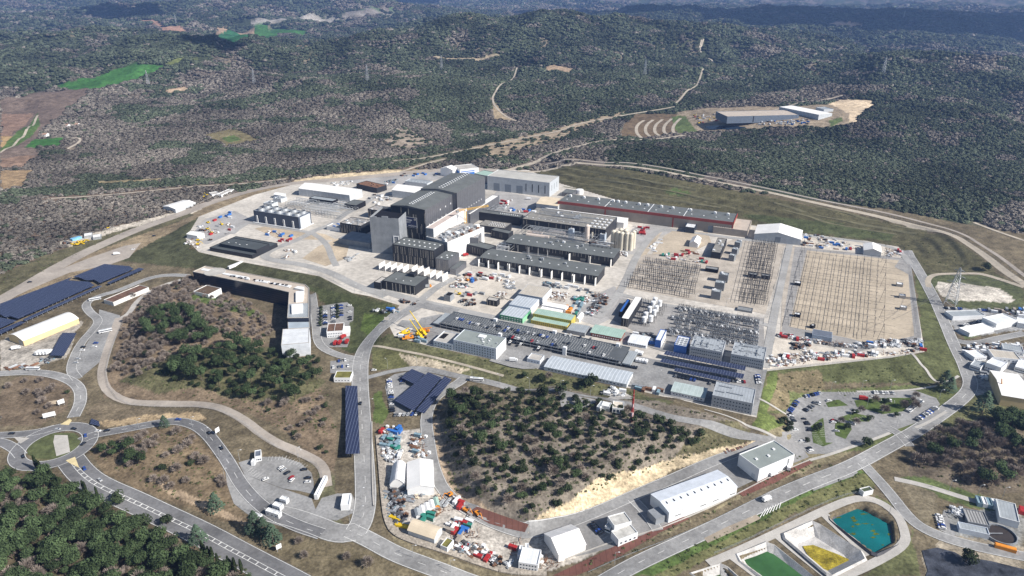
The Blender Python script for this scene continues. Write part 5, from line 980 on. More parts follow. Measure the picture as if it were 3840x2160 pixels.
# tower crane
tp=plane('W',[(172,590)],0)[0]; tc=empty('tower_crane',tp,math.radians(28),'yellow tower crane rising beside the unfinished block','crane'); YC=mat('crane_yellow',(.75,.45,.06),.5,.1)
def lattice(mb,p,q,w,n,t=.14):
    p=Vector(p);q=Vector(q);d=(q-p).normalized();u=(d.cross(Vector((0,0,1))) if abs(d.z)<.9 else Vector((1,0,0))).normalized();v=d.cross(u).normalized()
    cs=[(u*a+v*b)*w/2 for a,b in((-1,-1),(1,-1),(1,1),(-1,1))]
    for c in cs: mb.tube(p+c,q+c,t,4)
    for k in range(n):
        a=p.lerp(q,k/n);b=p.lerp(q,(k+1)/n)
        for i in range(4): mb.tube(a+cs[i],b+cs[(i+1)%4],t*.6,3)
m1=MB(); lattice(m1,(0,0,0),(0,0,44),2.6,16,.2); m1.build('mast',YC,tc); m2=MB(); lattice(m2,(0,0,44),(34,0,44.5),1.8,20,.15); m2.build('jib',YC,tc); m3=MB(); lattice(m3,(0,0,44),(-13,0,44),2,7,.15); m3.build('counter_jib',YC,tc); MB().box(-13,-1.2,42,-9.5,1.2,45).build('counterweight',CONCR,tc); MB().box(-.9,-2.4,42.5,1.2,-1.0,44.8).build('cab',WHT,tc)
# ================= offices, sheds, decks at the front of the platform
MODR=striped('grey_module_roof',(.34,.37,.40),(.24,.26,.28),2.4,.14,0,.6)
wo=B_('office_building','white four storey office with small square windows beside the car deck','office','J',(1350,728),(1870,832),(1995,702),11.5,mat('pale_blue_cladding',(.62,.66,.72),.6,.05),mat('grey_green_roof',(.25,.28,.27),.85,.08,.1),base=0.)
wo.win('F',4,15,.9,1.1,1.4,2.6).win('R',3,4,.9,1.1,2,2.8); wo.part('end_cladding',[(wo.L+.01,0,-.5,wo.L+.08,wo.D,12)],WHT); wo.units(12,8,.5,.95,.1,.7,(.8,1.8),(.5,1)); wo.part('roof_well',[(wo.L*.42,wo.D*.6,11.7,wo.L*.58,wo.D*.85,12.6)],WHT)
lw=B_('office_building','low flat white roofed annex left of the four storey office','office','J',(1115,735),(1340,790),(1430,660),6,mat('pale_blue_cladding'),PALE,base=0.); lw.win('F',2,6,1.2,.9,1.3,2.6); lw.part('roof_well',[(2,lw.D*.35,6.2,lw.L*.35,lw.D*.8,6.5)],BLK)
# car deck
DK=mat('deck_asphalt',(.10,.11,.12),.85,.12,.08); 
dk=B_('parking_deck','two level open car deck covered with parked cars','car deck','J',(1192,520),(2160,735),(1375,395),5.6,BLK,DK,base=0.,D=1,para=0)
for c in list(dk.root.children): bpy.data.objects.remove(c)
g=plane('J',[(1192,520)],5.6); g2=plane('K',[(938,985),(1088,832)],5.6); e=(g2[0]-g[0])[:2]; LD=float(np.hypot(*e)); dk.root.location=(g[0][0],g[0][1],0); rzd=math.atan2(e[1],e[0]); dk.root.rotation_euler.z=rzd; DD=abs(float((g2[1]-g2[0])[:2]@np.array([-math.sin(rzd),math.cos(rzd)])))
dk.L=LD;dk.D=DD;dk.h=5.6
dk.part('deck_slab',[(0,0,5.25,LD,DD,5.6)],DK); dk.part('lower_slab',[(0,0,2.4,LD,DD,2.6)],CONCR)
dk.part('ramp',[(-9,1,2.4,-.1,DD-1,3.6),(LD+.1,1,2.4,LD+8,DD-1,3.8)],RIBG)
dk.part('railing',[(0,-.1,5.6,LD,.0,6.6),(0,DD,5.6,LD,DD+.1,6.6),(0,-.12,2.6,LD,-.02,3.5)],STEEL)
for k in range(int(LD/7)+1):
    dk.part('column',[(k*7,-.15,0,k*7+.3,.15,6.4)],STEEL)
for fx,fy in ((.345,.0),(.70,.0),(.93,.97),(.25,.97),(.59,.97)): dk.part('stair_tower',[(LD*fx,DD*fy-1.5,0,LD*fx+3.4,DD*fy+1.5,8.4)],WHT)
bs=[]
for row in (.06,.94): bs+=[(4+k*2.5,DD*row-2.2,5.61,4.14+k*2.5,DD*row+2.2,5.63) for k in range(int((LD-8)/2.5))]
for row in (.33,.68): bs+=[(10+k*2.5,DD*row-4.6,5.61,10.14+k*2.5,DD*row+4.6,5.63) for k in range(int((LD-20)/2.5))]
dk.part('bay_markings',bs,WHITE)
# sheds
ls=B_('long_shed','longest white banded shed below the car deck','shed','K',(0,1048),(1003,1252),(1080,1112),4,WHT,SHED,'gable',1.2,base=0.); ls.win('F',1,22,1.6,.9,1.6,1)
B_('cabin','small grey flat roofed cabin between office and long shed','cabin','J',(2245,950),(2395,988),(2450,920),3.4,mat('pale_blue_cladding'),PALE,base=0.,snap=True).win('F',1,4,1,.8,1.4,1)
sb1=B_('shed','grey and teal roofed shed right of the container row','shed','K',(1537,1335),(1935,1430),(2042,1330),4,WHT,striped('teal_roof',(.40,.47,.46),(.5,.56,.56),3,.1,0,.5),'gable',.8,base=0.); sb1.win('F',1,10,1.3,.8,1.5,1)
ob=B_('office_building','three storey grey modular office at the front right corner of the platform','office','M',(65,185),(395,242),(425,128),10.5,striped('module_cladding',(.40,.42,.45),(.30,.32,.35),3,.05,2,.6),MODR,base=0.); ob.win('F',3,12,1.1,1,1.5,3.2).sky([(5+k*2.6,ob.D*.75) for k in range(4)]+[(12+k*2.6,ob.D*.4) for k in range(5)]+[(3+k*2.4,ob.D*.35) for k in range(3)],1.8,1.4,'cooler',STEEL,1)
o2=B_('office_building','three storey grey modular office behind the solar canopies, left one','office','K',(1765,800),(2152,885),(2235,755),10,mat('module_cladding'),MODR,base=0.); o2.win('F',3,14,1.1,.9,1.3,3.1); o2.units(22,5,m=STEEL,sz=(1,2.4),hh=(.5,1)).pipes(4,2)
o3=B_('office_building','three storey grey modular office behind the solar canopies, right one','office','K',(2262,890),(2657,980),(2740,840),10,mat('module_cladding'),MODR,base=0.); o3.win('F',3,14,1.1,.9,1.3,3.1); o3.units(22,6,m=STEEL,sz=(1,2.4),hh=(.5,1)).pipes(4,3)
bc=B_('blue_block','tall narrow blue sided block with a grey roof, left of two','building','K',(1342,728),(1415,740),(1488,612),7.5,BLUE,RIB,base=0.); bc.part('end_wall',[(bc.L+.01,0,0,bc.L+.08,bc.D,7.5)],WHT)
bc=B_('blue_block','wider blue sided block with stacked roof units, right of two','building','K',(1572,785),(1722,815),(1752,700),7.5,BLUE,RIB,base=0.); bc.sky([(bc.L*(.2+.3*(k%3)),bc.D*(.15+.2*(k//3))) for k in range(12)],2,1.8,'cooler',STEEL,.9)
gr=B_('green_shed','low shed with one large pale green roof','shed','K',(568,628),(925,698),(995,612),4.2,mat('brick_red_wall',(.25,.08,.06),.8),GREEN_R,'gable',.9,base=0.,over=1); gr.win('F',1,12,1.3,1.4,.8,1,WHT)
B_('grey_shed','weathered grey banded shed left of the pale green roof','shed','K',(275,598),(492,645),(555,560),4,CONCR,RIBG,base=0.,para=.1); ba=B_('arched_shed','arched pale glazed shed right of the pale green roof','shed','K',(1015,748),(1232,795),(1282,690),3.4,mat('pale_blue_cladding'),RIB,'arch',1.8,base=0.); ba.win('F',1,8,1.2,1,1.4,1)
yb=B_('site_office','yellow walled two storey office with stepped pale green roof','office','J',(2292,478),(2720,570),(2790,460),4.2,YELW,GREEN_R,'flat',base=0.,para=.1); yb.win('F',2,16,.9,.7,.7,1.9,mat('window_glass')); 
yt=B_('site_office','upper green roofed tier behind the yellow walled office','office','J',(2318,402),(2775,495),(2840,430),7.5,YELW,GREEN_R,base=0.,para=.1); yt.win('F',1,18,.9,.7,5.4,1)
gb=B_('site_office','green walled two storey office with banded grey roof','office','J',(1915,415),(2185,472),(2290,362),5.5,GRNW,SHED,base=0.,para=.1); gb.win('F',2,8,1.4,.9,.8,2.3,WHT); gb.part('end_wall',[(gb.L+.01,0,0,gb.L+.08,gb.D*.6,5.4)],mat('light_green_panel',(.25,.55,.33),.6))
g3=B_('workshop','grey walled workshop with silver roof behind the green office','workshop','J',(2027,290),(2280,345),(2388,235),7.5,mat('pale_steel_blue'),SHED,base=0.,para=.1); g3.part('end_wall',[(g3.L+.01,0,0,g3.L+.08,g3.D,7.4)],WHT); g3.win('F',1,4,1,1,4,1)
g4=B_('workshop','beige roofed workshop, rearmost of the three by the works yard','workshop','J',(2135,165),(2432,215),(2540,100),8,mat('pale_steel_blue'),striped('beige_ribbed',(.48,.44,.38),(.38,.35,.3),2.2,.15,0,.7),base=0.,para=.1); g4.part('end_wall',[(g4.L+.01,0,0,g4.L+.08,g4.D,7.9)],WHT); g4.sky([(g4.L*(.1+.16*k),g4.D*f) for k in range(6) for f in (.3,.7)],.5,5,'roof_light',PALE,.15)
B_('white_shed','small white shed with open front, farther of two by the yellow office','shed','J',(2420,300),(2706,355),(2740,310),4,WHT,WHR,base=0.,para=0); B_('white_shed','small white shed, nearer of two by the yellow office','shed','J',(2395,345),(2640,400),(2670,365),3.5,WHT,WHR,base=0.,para=0)
ar=B_('white_tent','small white arched tent by the coloured containers','tent','K',(378,470),(425,482),(492,420),3,WHR,WHR,'arch',2,base=0.,ridge='y')
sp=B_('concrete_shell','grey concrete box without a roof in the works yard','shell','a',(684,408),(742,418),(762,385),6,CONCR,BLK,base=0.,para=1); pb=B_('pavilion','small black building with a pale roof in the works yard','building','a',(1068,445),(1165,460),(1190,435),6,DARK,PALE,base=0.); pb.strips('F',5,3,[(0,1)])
# substation buildings
wb=B_('switch_building','narrow black building with white roof beside the white coils','building','K',(935,458),(1022,475),(1187,213),9,DARK,WHR,base=0.,para=.1); wb.strips('F',4,2,[(0,1)]); w3=B_('switch_building','smaller blue grey building left of the narrow white roof','building','K',(905,385),(945,393),(1050,245),5.5,DARK,BLUE,base=0.)
xb=B_('control_hut','long black hut on stilts between the bare earth and the portals','building','X',(792,182),(868,196),(922,82),8,DARK,mat('gravel_roof'),base=0.); xb.units(8,3,m=WHT,sz=(1,3))
for i,(x,y) in enumerate([(852,365),(822,430),(792,500)]): B_('fire_wall','tall grey transformer enclosure, %s of the three in the left switchyard'%['farthest','middle','nearest'][i],'enclosure','X',(x,y),(x+75,y+14),(x+85,y-8),9,mat('grey_block',(.22,.23,.24),.8,.1),RIBG,base=0.).units(3,i,m=WHT,sz=(1,2.5))
for i,(x,y) in enumerate([(980,105),(957,160),(933,210)]): B_('fire_wall','grey transformer enclosure behind the black hut, %s of three'%['farthest','middle','nearest'][i],'enclosure','X',(x,y),(x+45,y+9),(x+55,y-8),7,mat('grey_block'),RIBG,base=0.).units(2,i+5,m=WHT,sz=(1,2))
for i,(x,y) in enumerate([(1090,345),(1195,357)]): B_('relay_hut','flat dark relay hut in the middle switchyard, %s one'%['left','right'][i],'hut','X',(x,y+18),(x+72,y+28),(x+80,y+10),4,BLK,mat('grey_block'),base=0.)
B_('relay_hut','flat dark relay hut left of the transformer enclosures','hut','X',(742,318),(845,330),(852,310),4,BLK,mat('grey_block'),base=0.)
B_('basin','grey rectangular tank at the foot of the middle switchyard','tank','X',(1000,650),(1122,668),(1126,640),1.5,mat('grey_block'),mat('grey_block'),base=0.); hb=B_('switch_hall','long blue grey shed at the front of the right switchyard','shed','L',(795,655),(1032,705),(1040,635),5,mat('pale_steel_blue'),mat('slate_blue_roof',(.13,.15,.19),.6),base=0.,para=.1)
for i,(x,y) in enumerate([(580,35),(575,415),(765,545)]): B_('relay_hut','small white relay hut on the left side of the right switchyard, %s'%['farthest','middle','nearest'][i],'hut','L',(x,y),(x+(75 if i<2 else 35),y+15),(x+(80 if i<2 else 38),y-12),3,BLK,WHT,base=0.)
for i,(x,y) in enumerate([(1812,50),(1845,190),(1858,330)]): B_('relay_hut','small white roofed hut by the right fence of the right switchyard, %s'%['farthest','middle','nearest'][i],'hut','L',(x,y),(x+78,y+14),(x+82,y-10),3,PALE,WHT,base=0.)
# white tents on the platform
t_=B_('white_tent','big white tent hall next to yellow pipes at the end of the banded hall','tent','C',(2440,910),(2910,955),(2580*1.0+340,860),8.5,LGR,WHR,'gable',6,base=0.,ridge='y'); t_.win('F',1,1,7,8,0,1,mat('grey_door'),.4,.62,'door')
B_('white_tent','small white tent on the bare earth patch','tent','C',(1787,995),(1872,1008),(1915,950),5.5,WHR,WHR,'gable',3.4,base=0.,ridge='y'); B_('white_tent','white tent hall beside the right switchyard storage area','tent','D',(965,1068),(1143,1092),(1150,1030),6.5,LGR,WHR,'gable',3.6,base=0.,ridge='y',D=26)
B_('white_cabin','white flat cabin by the leftmost corner of the platform','cabin','Y',(36,385),(118,398),(128,372),6,WHT,WHR,'gable',1.5,base=0.)
B_('white_shed','white shed with a blue door behind the cooling tower','shed','Y',(675,95),(725,104),(752,88),6,LGR,WHR,'gable',2,base=0.).part('door',[(3,-.1,0,8,.02,4)],BLUE)
B_('plant_block','flat topped grey plant block left of the shed with the blue door','building','Y',(600,160),(660,170),(690,150),7,LGR,STEEL,base=0.).units(6,3); B_('plant_block','grey plant block between cooling fans and the shed','building','Y',(672,125),(725,135),(755,115),5,LGR,STEEL,base=0.).units(5,4)
# ================= solar canopies
def canopy(lab,reg,poly,z=3.6,base=None,m=None,rz=None,posts=8,group='solar canopies',tilt=0):
    g=ground(reg,poly) if base is None else plane(reg,poly,base); zb=float(np.mean(g[:,2])); G=plane(reg,poly,zb+z); c=G.mean(0)
    if rz is None: e=G[1]-G[0]; rz=math.atan2(e[1],e[0])
    ca,sa=math.cos(-rz),math.sin(-rz); loc=[((p[0]-c[0])*ca-(p[1]-c[1])*sa,(p[0]-c[0])*sa+(p[1]-c[1])*ca) for p in G]
    r=empty('solar_canopy',(c[0],c[1],zb),rz,lab,'solar canopy',group)
    ar=sum(loc[i][0]*loc[(i+1)%len(loc)][1]-loc[(i+1)%len(loc)][0]*loc[i][1] for i in range(len(loc)))
    if ar<0: loc=loc[::-1]
    mb=MB(); n=len(loc); import mathutils
    tri=mathutils.geometry.tessellate_polygon([[Vector((p[0],p[1],0)) for p in loc]])
    ty=lambda p:z+tilt*p[1]
    mb.add([(p[0],p[1],ty(p)) for p in loc]+[(p[0],p[1],ty(p)-.25) for p in loc],[]); up=[]
    for t in tri:
        a,b,cc=[loc[i] for i in t]; s_=(b[0]-a[0])*(cc[1]-a[1])-(cc[0]-a[0])*(b[1]-a[1]); t=t if s_>0 else t[::-1]; up.append(tuple(t)); up.append(tuple(n+i for i in t[::-1]))
    mb.f=up+[(i,n+i,n+(i+1)%n,(i+1)%n)[::-1][::1] for i in range(n)]; mb.f=[f if len(f)==3 else f[::-1] for f in mb.f]
    mb.build('panel_field',m or SOL,r); xs=[p[0] for p in loc];ys=[p[1] for p in loc]; A=np.array(loc); ps=MB()
    for i in range(posts):
        for j in range(max(2,int((max(ys)-min(ys))/12)+1)):
            x=min(xs)+(max(xs)-min(xs))*(i+.5)/posts; y=min(ys)+(max(ys)-min(ys))*(j+.5)/max(2,int((max(ys)-min(ys))/12)+1)
            if inside(np.array([x]),np.array([y]),A)[0]: MB().box(x-.15,y-.15,-.5,x+.15,y+.15,z+tilt*y-.2).build('post',STEEL,r)
    return r
canopy('largest solar canopy field, stretching in from the left edge','A',[(0,640),(730,370),(680,405),(900,420),(950,455),(180,792),(100,765),(60,778),(0,748)],posts=22)
canopy('second large solar canopy field, above the largest one','A',[(735,368),(1050,240),(1200,255),(1300,262),(1345,290),(1005,432),(950,400),(870,405),(790,375)],posts=12)
canopy('thin solar canopy strip below the largest field','A',[(1025,463),(250,815),(225,800),(990,458)],posts=16); canopy('thin solar canopy strip below the second field','A',[(1452,290),(1100,440),(1075,430),(1400,278)],posts=8)
canopy('solar canopy corner at the left edge, upper piece','A',[(-200,740),(0,778),(60,790),(170,808),(-100,930),(-200,970)],posts=6); canopy('thin solar canopy strip at the left edge','A',[(-100,945),(210,815),(250,828),(-60,975)],posts=6)
canopy('small solar canopy beside the yellow tent','A',[(628,932),(770,935),(640,1166),(500,1160)],posts=5); canopy('tall upright looking long solar canopy along the main road','O',[(1160,752),(1284,748),(1262,157),(1158,154)],z=5,posts=16)
canopy('smallest solar canopy of the three in the roadside car park','J',[(720,1180),(880,1255),(1005,1135),(850,1072)],posts=4); canopy('middle solar canopy of the three in the roadside car park','J',[(640,1455),(870,1580),(1208,1178),(1050,1112)],posts=10); canopy('right hand solar canopy of the three in the roadside car park','J',[(900,1575),(1000,1610),(1335,1203),(1245,1160)],posts=10)
canopy('rear solar canopy of three over the front car park','K',[(1445,895),(2425,1092),(2440,1040),(1475,852)],base=0.,z=5.5,posts=14); canopy('middle solar canopy of three over the front car park','K',[(1400,985),(2400,1190),(2420,1135),(1430,945)],base=0.,z=5.,posts=14); canopy('front solar canopy of three over the front car park','K',[(1568,1095),(2240,1240),(2258,1200),(1590,1058)],base=0.,z=4.5,posts=10)
# ================= headquarters and the buildings outside the fence
def poly_bld(name,lab,cat,reg,poly,h,base,wall,roof,para=.8,strips=None):
    G=plane(reg,poly,base+h); c=G.mean(0); r=empty(name,(c[0],c[1],base),0,lab,cat); loc=[(p[0]-c[0],p[1]-c[1]) for p in G]
    ar=sum(loc[i][0]*loc[(i+1)%len(loc)][1]-loc[(i+1)%len(loc)][0]*loc[i][1] for i in range(len(loc)))
    if ar<0: loc=loc[::-1]
    n=len(loc); mb=MB(); inn=[(p[0]*.985,p[1]*.985) for p in loc]
    vs=[(p[0],p[1],-3) for p in loc]+[(p[0],p[1],h+para) for p in loc]+[(p[0]-.6*np.sign(p[0])*0,p[1],h+para) for p in loc]
    mb.add([(p[0],p[1],-3) for p in loc]+[(p[0],p[1],h) for p in loc],[(i,(i+1)%n,n+(i+1)%n,n+i) for i in range(n)]); mb.build('wall',wall,r)
    import mathutils
    tri=mathutils.geometry.tessellate_polygon([[Vector((p[0],p[1],0)) for p in loc]]); mb=MB(); mb.add([(p[0],p[1],h+.02) for p in loc],[]); mb.f=[t if ((loc[t[1]][0]-loc[t[0]][0])*(loc[t[2]][1]-loc[t[0]][1])-(loc[t[2]][0]-loc[t[0]][0])*(loc[t[1]][1]-loc[t[0]][1]))>0 else t[::-1] for t in tri]; mb.build('roof',roof,r)
    pm=MB()
    for i in range(n):
        a=Vector((*loc[i],0));b=Vector((*loc[(i+1)%n],0)); d=(b-a).normalized(); nn=Vector((-d.y,d.x,0))*.5; pm.prism([(a.x,a.y),(b.x,b.y),(b.x+nn.x,b.y+nn.y),(a.x+nn.x,a.y+nn.y)],h-.1-.002*i,h+para-.003*i)
    pm.build('parapet',PALE,r); r['off']=(float(c[0]),float(c[1])); return r,c
NAVY=striped('dark_glass_facade',(.012,.016,.03),(.04,.05,.075),2.6,.12,2,.2); hb0=-8.
hq,hc=poly_bld('headquarters','long curved headquarters with dark glass front and beige roof','office building','Z',[(80,112),(168,72),(380,108),(640,158),(868,203),(893,225),(888,432),(740,434),(752,256),(600,220),(400,178),(240,146)],17.5,hb0,NAVY,mat('beige_roof'))
def on(root,c,reg,pts,z,name,m,hh,base): 
    G=plane(reg,pts,z); o=MB().prism([(p[0]-c[0],p[1]-c[1]) for p in (G if ((G[1][0]-G[0][0])*(G[2][1]-G[0][1])-(G[2][0]-G[0][0])*(G[1][1]-G[0][1]))>0 else G[::-1])],z-base,z-base+hh).build(name,m,root); return o
zt=hb0+17.55
cir=plane('Z',[(235,112)],zt)[0]; MB().cone(cir[0]-hc[0],cir[1]-hc[1],17.55,18.1,12,12,30).build('roof_disc',PALE,hq)
for k,q_ in enumerate([[(285,128),(300,120),(470,150),(455,165)],[(520,178),(535,166),(610,180),(600,192)],[(628,196),(645,188),(770,210),(755,222)],[(135,100),(155,88),(205,98),(185,108)]]): on(hq,hc,'Z',q_,zt,'plant_well',WHT,.7,hb0); 
for q_ in [[(790,235),(812,222),(860,228),(855,250)],[(770,350),(850,345),(850,400),(772,408)],[(800,260),(860,255),(850,320),(800,325)]]: on(hq,hc,'Z',q_,zt,'plant_room',WHT,2.2,hb0)
on(hq,hc,'Z',[(752,336),(886,330),(884,428),(742,430)],zt,'dark_roof_area',RIBG,.25,hb0); Q_=random.Random(2)
for k in range(26):
    f=Q_.random(); x=300+ (755-300)*f; y=135+(213-135)*f; g=plane('Z',[(x,y+Q_.uniform(-4,4))],zt)[0]; s_=Q_.uniform(.6,1.8); MB().box(-s_,-s_*.7,0,s_,s_*.7,1.2).build('roof_unit',Q_.choice([STEEL,WHT,BLK]),hq,(g[0]-hc[0],g[1]-hc[1],17.7+.01*k))
gl,_=poly_bld('glass_link','sloping pale glass link below the headquarters roof','building','Z',[(742,440),(890,432),(896,500),(745,508)],13,hb0,NAVY,mat('pale_glass',(.38,.44,.50),.3,.1,.1),.2)
wc,_=poly_bld('council_building','white lamella building below the headquarters','building','Z',[(708,512),(893,502),(892,605),(697,622)],13,hb0,striped('white_lamella',(.66,.69,.73),(.5,.54,.6),1.6,.15,2,.6),striped('white_slat_roof',(.62,.64,.66),(.5,.52,.55),4,.05,1,.6),.3)
au=B_('auditorium','small white auditorium with brown slatted roof in front of the headquarters','building','A',(1950,520),(2092,556),(2212,488),6,WHT,striped('brown_slats',(.13,.09,.06),(.08,.055,.04),1.6,.2,0,.9)); au.part('window_band',[au.face('F',3,au.L-2,1,3)],GLASS)
fs=B_('fire_station','white fire station with two brown planted roofs beside the car park','fire station','I',(958,1035),(1182,1020),(1172,912),6.5,WHT,BROWNR,snap=False); fs.win('F',2,9,.7,1.2,.9,2.8); fs.part('side_wing',[(fs.L+.05,1,-1,fs.L+6,fs.D*.8,4.5)],WHT); fs.part('roof_joint',[(fs.L*.45,.5,6.5,fs.L*.47,fs.D-.5,6.9)],WHT)
cn=B_('canteen','long low white building with rusty brown roof by the bus road','building','A',(1140,632),(1497,480),(1412,452),4.2,mat('patterned_white_wall',(.68,.68,.66),.7,.3,1.2),BROWNR,snap=False); 
ytn=B_('yellow_tent','long cream walled tent with white roof at the left edge','tent','A',(230,1014),(788,788),(650,735),6,CREAM,WHR,'arch',3.6,snap=False); ytn.part('door',[ytn.face('L',2,8,0,5)],STEEL)
gh=B_('gate_cabin','small white cabin with planted roof beside the main road','cabin','O',(1055,92),(1200,92),(1200,30),4,WHT,MOSS,snap=False); gh.win('F',1,5,1,.8,1.5,1)
for i,(fl,fr,br) in enumerate([((333,1300),(400,1320),(430,1290)),((455,1255),(570,1295),(592,1265)),((515,1205),(582,1228),(606,1195)),((578,1150),(636,1168),(658,1140))]):
    B_('gatehouse','white gatehouse cabin across the plaza lanes, number %s from the bottom'%['one','two','three','four'][i],'gatehouse','O',fl,fr,br,3.2,WHT,RIB,snap=False).win('F',1,3,1,.8,1.3,1)
B_('gatehouse','tall white reception cabin between plaza and main road','cabin','O',(1115,1210),(1192,1205),(1188,1105),4,WHT,RIB,snap=False); B_('gatehouse','small dark roofed cabin above the oval car park','cabin','O',(362,785),(418,775),(430,718),4,WHT,mat('slate_blue_roof'),snap=False).win('F',1,3,1,1.2,1,1)
B_('bus_shelter','long narrow white shelter at the right of the oval car park','shelter','O',(882,1118),(913,1120),(918,945),3.5,WHT,RIB,snap=False); B_('gatehouse','small white hut left of the oval car park','cabin','O',(328,830),(358,830),(360,800),3,WHT,WHT,snap=False)
# lower yard
B_('barrel_tent','white ribbed barrel tent by the retaining wall','tent','P',(262,510),(392,505),(362,342),3.5,WHR,striped('ribbed_membrane',(.8,.79,.78),(.66,.66,.66),3.2,.08,1,.6),'arch',5,snap=False,ridge='y')
wg=B_('white_workshop','large white gabled workshop beside the barrel tent','workshop','P',(415,548),(648,528),(605,298),6.5,WHT,WHR,'gable',2.6,snap=False,ridge='y')
B_('tan_tent','tan arched tent near the bend of the riprap wall','tent','P',(420,908),(650,985),(722,890),4.6,LGR,TANR,'arch',3,snap=False); B_('mossy_shed','small white shed with mossy roof beside the tan tent','shed','P',(705,1048),(765,1072),(820,1000),3.6,WHT,MOSS,snap=False)
bw=B_('big_tent','big white ridged tent hall in the lower yard','tent','P',(1745,1120),(1982,1035),(1845,862),5.5,WHR,striped('ribbed_membrane2',(.8,.79,.78),(.7,.7,.7),6,.06,0,.6),'gable',5.2,snap=False)
wm=B_('module_office','stacked white module office with stairs in the lower yard','office','P',(1392,1195),(1562,1222),(1596,1088),5.4,WHT,RIB,snap=False); wm.win('F',2,6,1,.9,1.2,2.6); B_('module_office','small white container upright beside the stacked module office','container','P',(1380,1130),(1410,1135),(1412,1048),3,WHT,WHT,snap=False); B_('module_office','white container behind the stacked module office','container','P',(1450,1095),(1485,1095),(1482,1030),3.5,WHT,WHT,snap=False)
for i in range(5): B_('site_hut','%s roofed hut in the row by the red rail, %s from left'%(['grey','white','white','white','green and yellow'][i],['first','second','third','fourth','fifth'][i]),'hut','P',(497+i*42-4,782-i*22),(530+i*42,775-i*22),(495+i*42-14,722-i*24),2.6,WHT if i<4 else ORP,[RIBG,WHR,WHR,WHR,GREEN_R][i],'gable',.8,snap=False,ridge='y',group='row of small huts')
for i,(fl,fr,br,h) in enumerate([((2245,930),(2290,1000),(2440,915),5),((2150,880),(2195,900),(2270,850),4),((2235,880),(2385,838),(2325,752),7)]):
    v=B_('modern_house','white flat roofed modern office, %s block'%['front right','lower left','tall rear'][i],'office','P',fl if i else (2270,1000),fr if i else (2440,935),br if i else (2385,855),h,WHT,mat('stained_white_roof',(.5,.49,.46),.9,.2,.2),snap=False); v.win('F',1,4,1.6,1.2,1.4,1)
bh=B_('industrial_hall','biggest white hall with long ridged roof and slit windows at lower right','hall','H',(442,1298),(1470,905),(1162,655),7.5,mat('bright_white_wall',(.76,.78,.8),.5,.04),striped('bright_ribbed_roof',(.64,.68,.74),(.58,.62,.68),1.1,.12,0,.5),'gable',1.8,snap=False,over=.2)
bh.part('window_slits',[bh.face('F',bh.L*f,bh.L*f+5,2.2,2.7) for f in (.09,.46,.64,.9)],BLK); bh.sky([(bh.L*(.06+.1*k),bh.D*.36) for k in range(10)],.5,2.2,'roof_vent',BLK,.35); bh.part('wall_joint',[bh.face('F',bh.L*f,bh.L*f+.2,0,7,.05) for f in (.19,.32,.45,.74,.9)],STEEL); bh.part('side_annex',[(-9,2,-2,-.05,bh.D*.55,4)],CONCR)
wh=B_('white_hall','white windowless hall with grey roof and three skylights','hall','H',(1802,655),(2335,430),(2012,217),9.8,WHT,mat('grey_green_roof'),snap=False,para=.8); wh.sky([(wh.L*.2,wh.D*.5),(wh.L*.5,wh.D*.42),(wh.L*.76,wh.D*.62)],1.8,1.8,hh=.8); wh.part('ladder_duct',[wh.face('F',wh.L*.82,wh.L*.85,1,9,.4)],STEEL); wh.part('door',[wh.face('L',3,6,0,3.6)],LGR)
B_('pump_house','small white pump house with a dark green roof by the teal pond','pump house','Q',(1218,200),(1300,180),(1252,150),3.4,WHT,mat('dark_green_roof',(.08,.10,.06),.9),snap=False)
# water works at the right edge
wk=B_('treatment_building','long low grey roofed treatment building','building','Q',(2030,505),(2285,560),(2282,505),3.2,mat('pale_blue_cladding'),RIBG,snap=False); B_('treatment_building','white shed with bright roof in the treatment works','shed','Q',(2368,410),(2538,455),(2512,300),4.5,WHT,RIBG,snap=False)
g=ground('Q',[(2375,560)])[0]; c_=MB()
for k in range(28):
    a0=2*math.pi*k/28;a1=2*math.pi*(k+1)/28; c_.add([(r*math.cos(a),r*math.sin(a),z) for a in (a0,a1) for r,z in ((9.5,-1),(9.5,1.6),(8.9,1.6),(8.9,.4))],[(0,1,5,4),(1,2,6,5),(2,3,7,6)])
ck=c_.build('settling_tank',CONCR,None,g,0,'round concrete settling tank in the treatment works','tank'); MB().cone(0,0,0,.5,9,9,28).build('sludge',mat('murky_dark',(.05,.04,.035),.3),ck); MB().box(-9,-.25,1.7,1,.25,2).build('bridge',STEEL,ck)
tt=B_('basin_block','concrete basins with slatted cover in the treatment works','basin','Q',(2100,450),(2290,485),(2260,370),2.6,CONCR,striped('slats',(.33,.33,.33),(.12,.12,.12),1.8,.4,0,.8),snap=False)
for i,x in enumerate((2185,2232,2275,2320)): B_('container','%s container in the row at the treatment works'%['grey blue','white','blue grey','pale'][i],'container','Q',(x,290+i*8),(x+40,298+i*8),(x+25,235+i*8),2.6,[TEALP,WHT,TEALP,RIB][i],[TEALP,WHT,TEALP,RIB][i],snap=False,group='containers at the treatment works')
B_('container','long orange container at the treatment works','container','Q',(2335,640),(2518,690),(2520,665),2.8,ORP,ORP,snap=False,para=0); B_('container','red container at the right edge above the treatment works','container','Q',(2540,350),(2590,365),(2590,318),2.8,REDP,REDP,snap=False,para=0)
mh=B_('pavilion','white pavilion with cream roof beside the red and white mast','building','c',(875,290),(1045,308),(1095,205),4,WHT,mat('cream_roof',(.62,.56,.48),.8),snap=False); mh.win('F',1,3,2,2.5,.8,1); B_('pavilion','white roofed middle pavilion left of the cream roofed one','building','c',(705,250),(832,278),(850,212),4,WHT,WHR,snap=False); B_('pavilion','narrow grey roofed pavilion at the left of the mast group','building','c',(635,265),(688,280),(742,188),4,WHT,RIBG,snap=False,para=.3)
